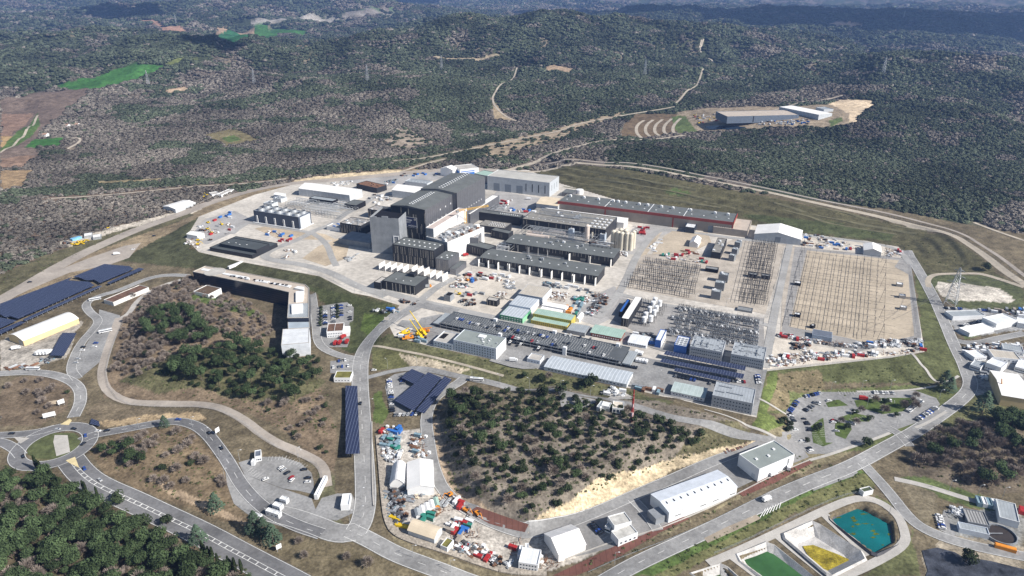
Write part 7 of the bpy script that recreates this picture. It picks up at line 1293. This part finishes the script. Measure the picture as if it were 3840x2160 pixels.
# lower yard and outside
YD='of the lower yard'
zone('P',[(180,20),(380,0),(350,60),(190,70)],16,'at the top '+YD,['cred','fdark','pmixed','frusty','cblue'],None,50,3.4); zone('P',[(190,90),(340,100),(330,180),(200,190)],16,'in the upper left '+YD,['cslate blue','cgreen','cslate blue','pslate','cslate blue'],None,51,4.2); zone('P',[(200,190),(330,180),(330,300),(210,310)],20,'above the barrel tent '+YD,['ppale','tsilver','pmixed','fgrey','cgreen'],None,52,3.2); zone('P',[(450,80),(550,90),(570,280),(470,280)],22,'in the upper right '+YD,['frusty','pmixed','cslate blue','trusty','fgrey','ppale'],None,53,3.4)
zone('P',[(240,570),(470,560),(470,650),(360,680),(350,780),(280,780)],62,'in the tight stacks '+YD,['pslate','pslate','pdark','tsilver'],None,54,3.1); zone('P',[(480,560),(640,540),(560,600),(480,640)],12,'below the white workshop '+YD,['pslate','ptimber brown','fgrey'],None,55,3.2); zone('P',[(290,780),(400,790),(380,900),(320,860)],12,'at the wall bend '+YD,['corange','pdark','pslate','tyellow'],None,56,3.6)
zone('P',[(640,640),(760,620),(790,720),(660,760)],16,'right of the small huts '+YD,['frusty','ppale','ptimber brown','tsilver'],None,57,3.4); zone('P',[(560,780),(680,760),(640,830),(540,830)],7,'beside the red rail '+YD,['trusty','cgreen','cgreen'],None,58,4); zone('P',[(790,590),(900,680),(1060,780),(1030,800),(880,720),(780,620)],24,'along the uphill road '+YD,['cred','frusty','pmixed','pcolourful','eorange','cwhite'],None,59,3.6); zone('P',[(790,850),(960,810),(980,850),(880,960),(800,920)],22,'in the centre '+YD,['eorange','cgreen','cwhite','pcolourful','tyellow','fdark','cred','cblue'],None,60,3.4); zone('P',[(750,920),(900,930),(880,1010),(830,1040),(820,990)],12,'right of the tan tent '+YD,['frusty','trusty','pmixed','cbeige'],None,61,3.2)
zone('P',[(820,1040),(960,1030),(1140,1100),(1130,1200),(1000,1160),(830,1110)],46,'in the scrap area at the foot '+YD,['cblue','frusty','fgrey','pcolourful','pmixed','pslate','cred'],None,62,3.2); zone('P',[(1130,1150),(1310,1180),(1300,1240),(1130,1210)],16,'at the bottom right '+YD,['fgrey','pdark','ppale'],None,63,3.4); zone('P',[(1310,1060),(1380,1040),(1370,1110),(1320,1130)],5,'left of the module office '+YD,['frusty','cred'],None,64,3.5); zone('P',[(1600,1190),(1720,1170),(1730,1200),(1610,1230)],8,'before the big white tent '+YD,['pmixed','frusty'],None,65,3.2); zone('P',[(930,940),(1020,920),(1010,950),(940,960)],3,'on the bare centre '+YD,['frusty'],None,66,3)
zone('A',[(60,1280),(300,1250),(380,1260),(60,1310)],12,'in the pipe stack at the left edge',['trusty','trusty','tsilver'],None,70,4); zone('A',[(430,1200),(520,1200),(500,1240),(430,1240)],4,'below the small solar canopy',['pslate','tsilver'],None,71,3)
zone('U',[(650,1010),(790,970),(780,990),(670,1025)],9,'in the left roadside depot',['tyellow','eyellow'],None,72,3.6); zone('U',[(1830,570),(1900,560),(1890,580),(1840,585)],4,'beside the open sheds by the haul road',['eyellow','tyellow'],None,73,4); zone('U',[(560,990),(640,990),(620,1010),(570,1005)],3,'at the tip of the left depot',['pdark'],None,74,3.5); zone('U',[(930,860),(1060,840),(1040,860),(940,880)],4,'on the earth of the left depot',['tyellow','fgrey'],None,75,4)
zone('D',[(120,880),(205,890),(190,970),(115,960)],16,'beside the big white tent hall',['tyellow'],0.,76,2.6,sc=(.8,1.1))
zone('T',[(120,860),(280,850),(300,900),(160,920)],22,'left of the blue grey forest hall',['pmixed','pdark','cred','cwhite','eyellow'],None,77,6); zone('T',[(560,915),(960,890),(1000,930),(600,935)],36,'before the blue grey forest hall',['cwhite','pdark','cblue','cwhite','ppale'],None,78,6.5)
zone('V',[(920,600),(1288,600),(1288,680),(1150,640),(930,620)],14,'behind the biggest depot hall',['cgrey','pmixed','cblue','cwhite','cbeige'],None,79,4.5); zone('V',[(670,1000),(800,960),(1000,940),(1288,960),(1288,1000),(1000,1000),(820,1060),(690,1060)],20,'between the modular offices',['cwhite','pdark','pmixed','cwhite'],None,80,4.5); zone('V',[(820,1240),(1000,1240),(980,1290),(850,1300)],10,'in the shade before the cream hall',['cgrey','ppale','cwhite'],None,81,4)
zone('K',[(1100,1285),(1420,1345),(1415,1375),(1100,1320)],14,'in the cabin row behind the red mast',['cgrey','cslate blue','crusty','cwhite'],.1,82,3.6); zone('K',[(700,1330),(960,1330),(940,1400),(760,1400)],9,'on the round plaza below the long shed',['cwhite','ppale'],None,83,4.5); zone('Q',[(1920,330),(2020,340),(2040,400),(1960,400)],6,'at the pumps of the treatment works',['fgrey','ppale'],None,84,3); zone('J',[(880,700),(1030,700),(1020,760),(880,750)],6,'beside the yellow cranes',['cwhite','cslate blue','pdark','corange'],.2,85,3.4)
# ================= switchyards
def quad(reg,q): 
    G=plane(reg,q,0); return lambda u,v:(G[0]*(1-u)+G[1]*u)*(1-v)+(G[3]*(1-u)+G[2]*u)*v
f_=quad('L',[(430,620),(1560,690),(1520,-120),(560,-120)]); f_=quad('F',[(1985,832),(2205,868),(2215,655),(2030,632)])
def bar_row(name,lab,cat,group,A,Bp,n,h,arm=2.,r=.16,m=WIRE):
    d=Bp-A; L=float(np.hypot(d[0],d[1])); rz=math.atan2(d[1],d[0]); e=empty(name,A,rz,lab,cat,group)
    MB().tube((0,0,h),(L,0,h),r,5).build('busbar',m,e)
    me=MB().tube((0,0,0),(0,0,h),.16,5).mesh('post',m); ma=MB().tube((0,-arm,h*.8),(0,arm,h*.8),.13,4).mesh('cross_arm',m)
    for k in range(n): 
        for nm,mm in (('post',me),('cross_arm',ma)): o=bpy.data.objects.new(nm,mm); COL.objects.link(o); o.parent=e; o.location=(L*(k+.5)/n,0,0)
for i in range(11):
    u=.04+.092*i; bar_row('busbar_row','dark busbar row running away through the right switchyard, %s from the left'%['first','second','third','fourth','fifth','sixth','seventh','eighth','ninth','tenth','eleventh'][i],'busbar','busbar rows of the right switchyard',f_(u,.03),f_(u,.95),13,8,3 if i%2 else 1.5,.2 if i%2 else .14)
for j in range(13):
    A=f_(-.12,.03+.075*j); B=f_(1.05+.25*(.5 if j<6 else .9),.03+.075*j); A=A+np.array([0,0,11.]);B=B+np.array([0,0,11.]); d=B-A; o=MB().tube((0,0,0),tuple(d),.10,4).build('overhead_wire',WIRE,None,A,0,'thin overhead wire crossing the right switchyard sideways','wire','cross wires of the right switchyard')
def tower(nm,lab,reg,p,h,w,z=0.,arms=(),group=None,t=.16,m=None,base=None):
    g=plane(reg,[p],0)[0] if z is not None else ground(reg,[p])[0]; e=empty(nm,g,SITE+1.2,lab,'pylon',group); mb=MB(); N=8; m=m or STEEL
    for k in range(N):
        a=k/N;b=(k+1)/N; wa=w*(1-a)**.8*.9+w*.1; wb=w*(1-b)**.8*.9+w*.1; ca=[Vector((x*wa/2,y*wa/2,h*a)) for x,y in((-1,-1),(1,-1),(1,1),(-1,1))]; cb=[Vector((x*wb/2,y*wb/2,h*b)) for x,y in((-1,-1),(1,-1),(1,1),(-1,1))]
        for i in range(4): mb.tube(ca[i],cb[i],t,4); mb.tube(ca[i],cb[(i+1)%4],t*.6,3); mb.tube(ca[(i+1)%4],cb[i],t*.6,3); mb.tube(cb[i],cb[(i+1)%4],t*.6,3)
    mb.build('lattice_body',m,e)
    for (hz_,l) in arms: a=MB(); a.tube((0,-l,hz_),(0,l,hz_),t,4); a.tube((0,-l,hz_),(0,0,hz_+l*.35),t*.7,3); a.tube((0,l,hz_),(0,0,hz_+l*.35),t*.7,3); a.build('cross_arm',m,e)
    return e
for i,v in enumerate((.05,.24,.44,.62,.8,.97)): 
    for j,u in enumerate((-.06,1.04)):
        g=f_(u,v); e=tower('line_portal','lattice line portal on the %s side of the right switchyard, %s from the front'%(['left','right'][j],['first','second','third','fourth','fifth','sixth'][i]),'F',(0,0+2000),17,5,0.,((16,6),),'line portals of the right switchyard',.13) if False else None
        e=empty('line_portal',g,SITE,'lattice line portal on the %s side of the right switchyard, %s from the front'%(['left','right'][j],['first','second','third','fourth','fifth','sixth'][i]),'portal','line portals of the right switchyard'); mb=MB(); mb.tube((-3,0,0),(0,0,18),.17,4); mb.tube((3,0,0),(0,0,18),.17,4)
        for k in range(1,7): mb.tube((-3+.5*k,0,3*k),(3-.5*k,0,3*k),.1,3)
        mb.build('leg_frame',WIRE,e); MB().tube((0,-8,16),(0,8,16),.16,4).build('cross_beam',WIRE,e)
def disc():
    e=empty('disconnector',(0,0,0),0,'x','disconnector'); k=[MB().tube((-2.6,0,4.6),(2.6,0,4.6),.13,4).tube((-2.6,.6,2.2),(2.6,.6,2.2),.16,4).build('bar',WIRE,e)]
    for x in (-2.2,0,2.2): k.append(MB().tube((x,0,0),(x,0,6.2),.2,5).cone(x,0,3,4.2,.26,.26,6).build('insulator_post',WIRE,e))
    KIDS[e.name]=k; return e
ds=disc()
def grid(src,fq,nu,nv,lab,group,skip=.12,z=0,sc=1.,jit=.25,seed=3):
    q=random.Random(seed)
    for j in range(nv):
        for i in range(nu):
            if q.random()<skip: continue
            g=fq((i+.5+q.uniform(-jit,jit)*.5)/nu,(j+.5+q.uniform(-jit,jit)*.3)/nv)
            if not src.get('used'): src['used']=1; src.location=tuple(g); src.rotation_euler.z=SITE; src['label']=lab; src['group']=group; src.scale=(sc,)*3
            else: dup(src,g,SITE,lab,sc,group)
fl_=quad('X',[(75,475),(640,575),(700,310),(270,250)]); grid(ds,fl_,15,9,'grey three post disconnector in the left switchyard','disconnectors of the left switchyard',.14,sc=1.15)
fm_=quad('X',[(1010,600),(1225,635),(1330,120),(1120,100)]); grid(ds,fm_,8,16,'grey three post disconnector in the middle switchyard','disconnectors of the middle switchyard',.1,sc=1.05,seed=5)
for i in range(7): bar_row('busbar_row','dark busbar running away in the middle switchyard, %s from the left'%['first','second','third','fourth','fifth','sixth','seventh'][i],'busbar','busbars of the middle switchyard',fm_(.02+.15*i,.0),fm_(.02+.15*i,1.),12,7,1.5,.15)
for i in range(8): bar_row('busbar_row','pale busbar crossing the left switchyard, %s from the front'%['first','second','third','fourth','fifth','sixth','seventh','eighth'][i],'busbar','busbars of the left switchyard',fl_(0.,.05+.125*i),fl_(1.,.05+.125*i),8,5.5,1.,.14,STEEL)
def bay():
    e=empty('filter_bay',(0,0,0),0,'x','filter bay'); k=[MB().box(-2,-1.2,0,2,1.2,2.6).build('cabinet',mat('grey_block'),e),MB().cone(0,-3,1.2,3.2,1.1,1.1,10).build('coil',WHT,e),MB().cone(2,-4.6,1.2,2.6,.7,.7,8).build('capacitor',WHT,e)]
    k+= [MB().tube((x,y,0),(x,y,5.2),.12,4).build('post',WIRE,e) for x,y in ((-2,-4.5),(0,-6),(2,-6),(-2,2.2))]+[MB().tube((-2,-6,5),(2,-6,5),.12,4).build('bar',WIRE,e)]; KIDS[e.name]=k; return e
by=bay()
for j,(a,b,n,w_) in enumerate([((1640,345),(2560,505),15,'rear'),((1560,460),(2560,640),16,'middle'),((1530,610),(2540,790),14,'front')]):
    fq=quad('K',[a,b,(b[0],b[1]-1),(a[0],a[1]-1)])
    for i in range(n):
        g=fq(i/(n-1),0); lab='grey and white filter bay in the %s row before the grey offices'%w_
        if not by.get('used'): by['used']=1; by.location=tuple(g); by.rotation_euler.z=SITE; by['label']=lab; by['group']='filter bays'; 
        else: dup(by,g,SITE,lab,1.1,'filter bays')
def coil():
    e=empty('reactor_coil',(0,0,0),0,'x','coil'); k=[MB().cone(0,0,z,z+2.6,2.3,2.3,16).build('drum',WHT,e) for z in (2.2,5.6)]+[MB().cone(0,0,8.3,8.9,2.6,1.2,12).build('cap',WHT,e)]+[MB().tube((x,y,0),(x,y,5.6),.2,5).build('leg',STEEL,e) for x,y in ((-1.4,-1.4),(1.4,-1.4),(1.4,1.4),(-1.4,1.4))]; KIDS[e.name]=k; return e
cq=coil()
for (x,y) in ((1335,300),(1392,335),(1310,345),(1272,410),(1352,400),(1325,450),(1225,480),(1285,520),(1205,535)):
    g=plane('K',[(x,y)],0)[0]
    if not cq.get('used'): cq['used']=1; cq.location=tuple(g); cq['label']='stacked white reactor coil beside the narrow white roof'; cq['group']='white reactor coils'
    else: dup(cq,g,0,'stacked white reactor coil beside the narrow white roof',1.,'white reactor coils')
fk=quad('K',[(1040,560),(1340,610),(1490,320),(1195,230)]); grid(ds,fk,7,6,'low post group around the white coils','posts around the white coils',.25,sc=.8,seed=9)
def rack2():
    e=empty('capacitor_rack',(0,0,0),0,'x','rack'); k=[]
    for x in (-1.6,0,1.6): k.append(MB().tube((x,-1,0),(x,-1,5),.17,4).tube((x,1,0),(x,1,5),.17,4).cone(x,0,2,3.8,.5,.5,6).build('stand',STEEL,e))
    k.append(MB().box(-2.2,-1.2,2,2.2,1.2,2.3).build('shelf',STEEL,e)); k.append(MB().tube((-2.2,-1,5),(2.2,-1,5),.16,4).tube((-2.2,1,5),(2.2,1,5),.16,4).build('bar',WIRE,e)); KIDS[e.name]=k; return e
rk=rack2(); fr2=quad('K',[(1510,700),(2560,890),(2590,520),(1640,330)]); grid(rk,fr2,22,8,'dark capacitor rack among the filter bays before the grey offices','capacitor racks',.3,sc=1.15,seed=12)
# ================= pylons and wires
pt=tower('pylon','tall grey lattice pylon on the right beside the road','V',(545,545),43,11,None,((26,9),(33,7),(40,5)),None,.26); 
b0=Vector(pt.location)
for k,(rg,p2,z2,dz) in enumerate([('V',(1400,420),34,34),('V',(1400,300),34,40),('V',(1400,180),34,26),('L',(1750,480),16,34),('L',(1740,370),16,26)]):
    g=plane(rg,[p2],z2)[0]; a=b0+Vector((0,0,dz)); mb=MB(); 
    for i in range(10):
        t0,t1=i/10,(i+1)/10; f=lambda t:a.lerp(Vector(g),t)-Vector((0,0,6*4*t*(1-t))); mb.tube(f(t0)-a,f(t1)-a,.12,4)
    mb.build('power_line',WIRE,None,a,0,['upper right power line leaving the tall pylon','topmost power line leaving the tall pylon to the right','lowest power line leaving the tall pylon to the right','power line from tall pylon to the switchyard, front','power line from tall pylon to the switchyard, rear'][k],'wire')
for i,(rg,p) in enumerate([('R',(1105,640)),('R',(1890,625)),('R',(1308,170)),('S',(155,605)),('S',(745,45)),('S',(840,25)),('S',(705,520)),('S',(2215,560)),('T',(1530,545)),('T',(1680,140)),('T',(2335,95))]):
    tower('pylon','distant lattice pylon %s'%['on the bare slope right of the green valley field','on the wooded slope with a white base','beside the red earth field','above the back road left of the halls','left of the pair near the top edge','right of the pair near the top edge','in the green wood above the tall halls','in the wood right of the clearing','behind the forest hall clearing','at the edge of the big cloud shadow','near the top right corner'][i],rg,p,45,8,None,((30,8),(38,6)),None,.24)
rm=tower('radio_mast','red and white lattice mast by the round plaza','c',(1165,495),30,1.8,None,(),None,.16,REDP); [MB().box(-q_,-q_,z_,q_,q_,z_+4).build('white_section',WHT,rm) for z_,q_ in ((5,.75),(13,.55),(22,.3))]
# lamps
lm=empty('street_lamp',(0,0,0),0,'x','street lamp'); KIDS[lm.name]=[MB().tube((0,0,0),(0,0,9),.13,6,.08).build('pole',STEEL,lm),MB().tube((0,0,9),(2,0,9.3),.08,5).build('arm',STEEL,lm),MB().box(1.6,-.2,9.2,2.6,.2,9.4).build('lamp_head',WHT,lm)]
def lamps(reg,pts,lab,rz=0):
    for g in ground(reg,pts):
        if not lm.get('used'): lm['used']=1; lm.location=tuple(g); lm['label']=lab; lm['group']='street lamps'; lm.rotation_euler.z=rz
        else: dup(lm,g,rz,lab,1.1,'street lamps')
lamps('J',[(1258,1150),(1578,1180),(1915,1260),(2272,1310),(560,1070),(915,1050)],'street lamp along the road above the knoll',2.5); lamps('M',[(1020,150),(1265,140),(1495,135),(1890,215),(1170,390),(1550,420),(1310,270)],'street lamp around the looping car park'); lamps('N',[(1120,235),(1550,220),(1665,310),(1765,460),(1810,640),(1930,490),(2020,900),(2215,990),(2410,490)],'street lamp along the approach road bend'); lamps('P',[(465,1150),(800,1280),(2235,1210),(10,800)],'street lamp beside the curve under the riprap wall'); lamps('O',[(1380,360),(1300,1150),(1195,1350),(740,790)],'street lamp by the straight main road'); lamps('Q',[(1940,190),(2180,230),(2390,250),(1430,390)],'street lamp on the path above the treatment works'); lamps('a',[(135,430),(390,470),(515,500),(650,400),(935,190),(700,360)],'tall lamp on the platform roads'); lamps('K',[(1240,640),(1375,1210),(560,1400),(195,1340),(1820,270),(2195,330),(1640,690)],'lamp mast by the front sheds'); lamps('I',[(840,260),(1060,370),(1340,500),(1720,580)],'lamp mast along the platform edge road')
# ================= walls, fences, boards
def fence(name,lab,reg,pts,h=2.2,z=None,m=None,cat='fence',w=.12,pitch=4.,it=1,off=0):
    G=plane(reg,pts,z) if z is not None else ground(reg,pts); P=resample(smooth(G,it),pitch); Z=np.full(len(P),z) if z is not None else height(P[:,0],P[:,1]); a=P[0]; e=empty(name,(a[0],a[1],Z[0]),0,lab,cat); mb=MB(); pm=MB(); o=np.array([a[0],a[1],Z[0]])
    for i in range(len(P)-1):
        p=np.array([P[i][0],P[i][1],Z[i]])-o; q=np.array([P[i+1][0],P[i+1][1],Z[i+1]])-o; d=(q-p)[:2]; n=np.array([-d[1],d[0]])/(np.linalg.norm(d)+1e-9)*w/2
        if h>3 or w>.3: mb.add([(p[0]-n[0],p[1]-n[1],p[2]-6),(q[0]-n[0],q[1]-n[1],q[2]-6),(q[0]-n[0],q[1]-n[1],q[2]+h),(p[0]-n[0],p[1]-n[1],p[2]+h),(p[0]+n[0],p[1]+n[1],p[2]-6),(q[0]+n[0],q[1]+n[1],q[2]-6),(q[0]+n[0],q[1]+n[1],q[2]+h),(p[0]+n[0],p[1]+n[1],p[2]+h)],[(0,1,2,3),(5,4,7,6),(3,2,6,7)])
        else:
            for k in (.35,.68,1.): mb.tube((p[0],p[1],p[2]+h*k),(q[0],q[1],q[2]+h*k),.05,3)
            pm.tube((p[0],p[1],p[2]-.5),(p[0],p[1],p[2]+h),.07,4)
    if pm.v: pm.build('posts',m or STEEL,e); mb.build('rails',m or STEEL,e)
    else: mb.build('wall',m or CONCR,e)
    return e
STONE=mat('riprap_stone',(.36,.32,.27),.95,.35,.5,var2=.45)
fence('retaining_wall','rough riprap retaining wall curving round the lower yard','P',[(165,80),(195,400),(215,640),(240,820),(300,930),(420,990),(640,1060),(800,1110),(1000,1180),(1300,1275),(1640,1290)],.9,None,STONE,'wall',5.,4.,1)
fence('kerb_wall','pale low wall along the main road left of the lower yard','P',[(105,-40),(105,300),(110,560),(120,700)],.9,None,PALE,'wall',.7)
fence('fence','grey fence beside the pale road around the left wood','F',[(310,812),(280,880),(262,960),(305,1018),(400,1026),(520,1024),(600,1055),(680,1120),(758,1152),(808,1176),(815,1240)],2.4)
fence('fence','fence along the front edge of the platform','F',[(1000,850),(1077,870),(1248,906),(1363,930),(1578,975),(1664,997),(1791,1025),(1900,1048),(1922,936)],2.2,0.); fence('fence','fence on the right edge of the platform','F',[(1926,935),(2060,918),(2240,902),(2322,886),(2300,740),(2290,665)],2.2,0.); fence('fence','fence around the right switchyard','F',[(1962,845),(2160,882),(2240,868),(2316,850),(2288,655),(2000,618)],2.4,0.)
fence('fence','fence before the left switchyard','X',[(20,500),(240,560),(700,630),(1180,710),(1270,715),(1395,145)],2.2,0.); fence('fence','fence along the edge road above the headquarters','F',[(614,655),(700,670),(804,690),(880,730),(930,742),(1000,762)],1.6,0.); fence('fence','fence following the ring road on the hill side','F',[(1330,428),(1415,413),(1560,413),(1750,442),(1950,483),(2200,536),(2390,583),(2460,628),(2560,700)],2.4)
fence('fence','fence round the ponds','Q',[(-50,720),(150,640),(540,450),(880,290),(1140,200),(1200,230)],2.); fence('guard_rail','guard rail along the motor road','F',[(1480,1440),(1640,1375),(1760,1325),(1900,1255),(2060,1188),(2140,1160)],.8)
fence('bank_wall','pale concrete edge wall below the halls at lower right','F',[(1405,1412),(1480,1385),(1640,1338),(1735,1300),(1930,1205),(2035,1158)],.8,None,PALE,'wall',.6)
def board(lab,reg,p,w,h,m,rz=0,cat='sign',legs=2.):
    g=ground(reg,[p])[0]; e=empty('sign_board',g,rz,lab,cat); MB().box(-w/2,-.1,legs,w/2,.1,legs+h).build('panel',m,e)
    for x in (-w*.35,w*.35): MB().box(x-.12,-.08,-.5,x+.12,.08,legs).build('post',STEEL,e)
board('white slanted sign board above the roundabout','N',(405,150),9,4,WHT,.5); board('white sign block right of the slanted board pair, above the roundabout','N',(500,45),5,4,WHT,.8); board('white sign block left of its neighbour above the roundabout','N',(440,50),6,3.5,mat('sandy_board',(.5,.42,.32),.9),.3); board('white sign board on the bend of the approach road','N',(1755,275),4,4,WHT,1.1); board('white sign board on the verge by the highway','N',(2250,1215),3.5,3.5,WHT,.7); board('cream sign board beside the platform entrance road','J',(550,505),5,3.5,PALE,.1)
canopy('tilted blue solar board standing by the roundabout','N',[(725,190),(805,210),(795,170),(735,148)],z=2,posts=3,group=None)
# green hedge rows in the fire station car park and pedestrian bridge
for k,(x,y) in enumerate([(885,720),(885,760),(882,800),(880,840),(878,880),(876,920),(874,955),(1105,690),(1107,730),(1107,770),(1107,810),(1107,850)]):
    g=ground('I',[(x,y)])[0]; dup(TO[k%3],g,random.random()*6,'bright green shrub in the %s row of the fire station car park'%('left' if k<7 else 'middle'),.75,'shrubs of the fire station car park')
g=plane('A',[(2300,290),(2440,235)],-2); d=g[1]-g[0]; MB().box(0,-1.6,0,float(np.hypot(d[0],d[1])),1.6,3).build('footbridge',WHT,None,g[0],math.atan2(d[1],d[0]),'white covered footbridge from headquarters to the platform','footbridge')
for s in list(CT.values())+list(EX.values())+list(PILES.values())+list(PIPES.values())+list(FRM.values())+list(LR.values()):
    if not s.get('used'):
        for c in KIDS[s.name]: bpy.data.objects.remove(c)
        bpy.data.objects.remove(s)
for s in CARP.values():
    if s.get('stock'):
        for c in KIDS[s.name]: bpy.data.objects.remove(c)
        bpy.data.objects.remove(s)
for o in list(bpy.data.objects):
    if 'used' in o.keys(): del o['used']
# ================= clouds high above, whose shadows darken the far hills
CLM=mat('cloud_white',(.8,.8,.8),.9,.02,.001)
def cloud(reg,poly,z=1900,seed=0,name='cloud'):
    g=plane(reg,poly,40); c=g.mean(0); off=SUN/SUN[2]*(z-60); q=random.Random(seed); lo=g.min(0);hi=g.max(0); mb=MB(); n=0
    import bmesh
    bm=bmesh.new()
    while n<150:
        x,y=q.uniform(lo[0],hi[0]),q.uniform(lo[1],hi[1])
        if not inside(np.array([x]),np.array([y]),g)[0]: continue
        n+=1; R_=min(hi[0]-lo[0],hi[1]-lo[1])*q.uniform(.07,.15); ret=bmesh.ops.create_icosphere(bm,subdivisions=2,radius=R_); bmesh.ops.scale(bm,vec=(1.5,1.1,.35),verts=ret['verts']); bmesh.ops.translate(bm,vec=(x-c[0],y-c[1],q.uniform(0,60)),verts=ret['verts'])
    me=bpy.data.meshes.new(name); bm.to_mesh(me); bm.free(); me.materials.append(CLM); o=bpy.data.objects.new(name,me); COL.objects.link(o); o.location=(c[0]+off[0],c[1]+off[1],z); tag(o,kind='structure')
cloud('F',[(1400,36),(1600,38),(1900,50),(2100,62),(2250,50),(2600,40),(2600,85),(2350,92),(2150,85),(1900,72),(1600,58),(1450,46)],1900,1)
cloud('F',[(810,0),(1060,2),(1060,12),(900,16),(760,10)],1900,2); cloud('F',[(240,47),(300,46),(400,58),(330,61)],1900,3); cloud('F',[(440,140),(520,152),(560,164),(555,168),(520,162),(450,146)],1500,4)
# ---------------- air
mb=MB(); mb.box(-29000,-400,-60,29000,30500,345); hz=mb.build('haze',None if False else bpy.data.materials.new('air'),kind='stuff')
m=hz.data.materials[0]; m.use_nodes=True; n=m.node_tree; n.nodes.remove(n.nodes['Principled BSDF']); pv=n.nodes.new('ShaderNodeVolumePrincipled'); pv.inputs['Color'].default_value=(.30,.50,1.0,1); pv.inputs['Density'].default_value=7e-5; pv.inputs['Anisotropy'].default_value=.2
n.links.new(pv.outputs[0],n.nodes['Material Output'].inputs['Volume'])
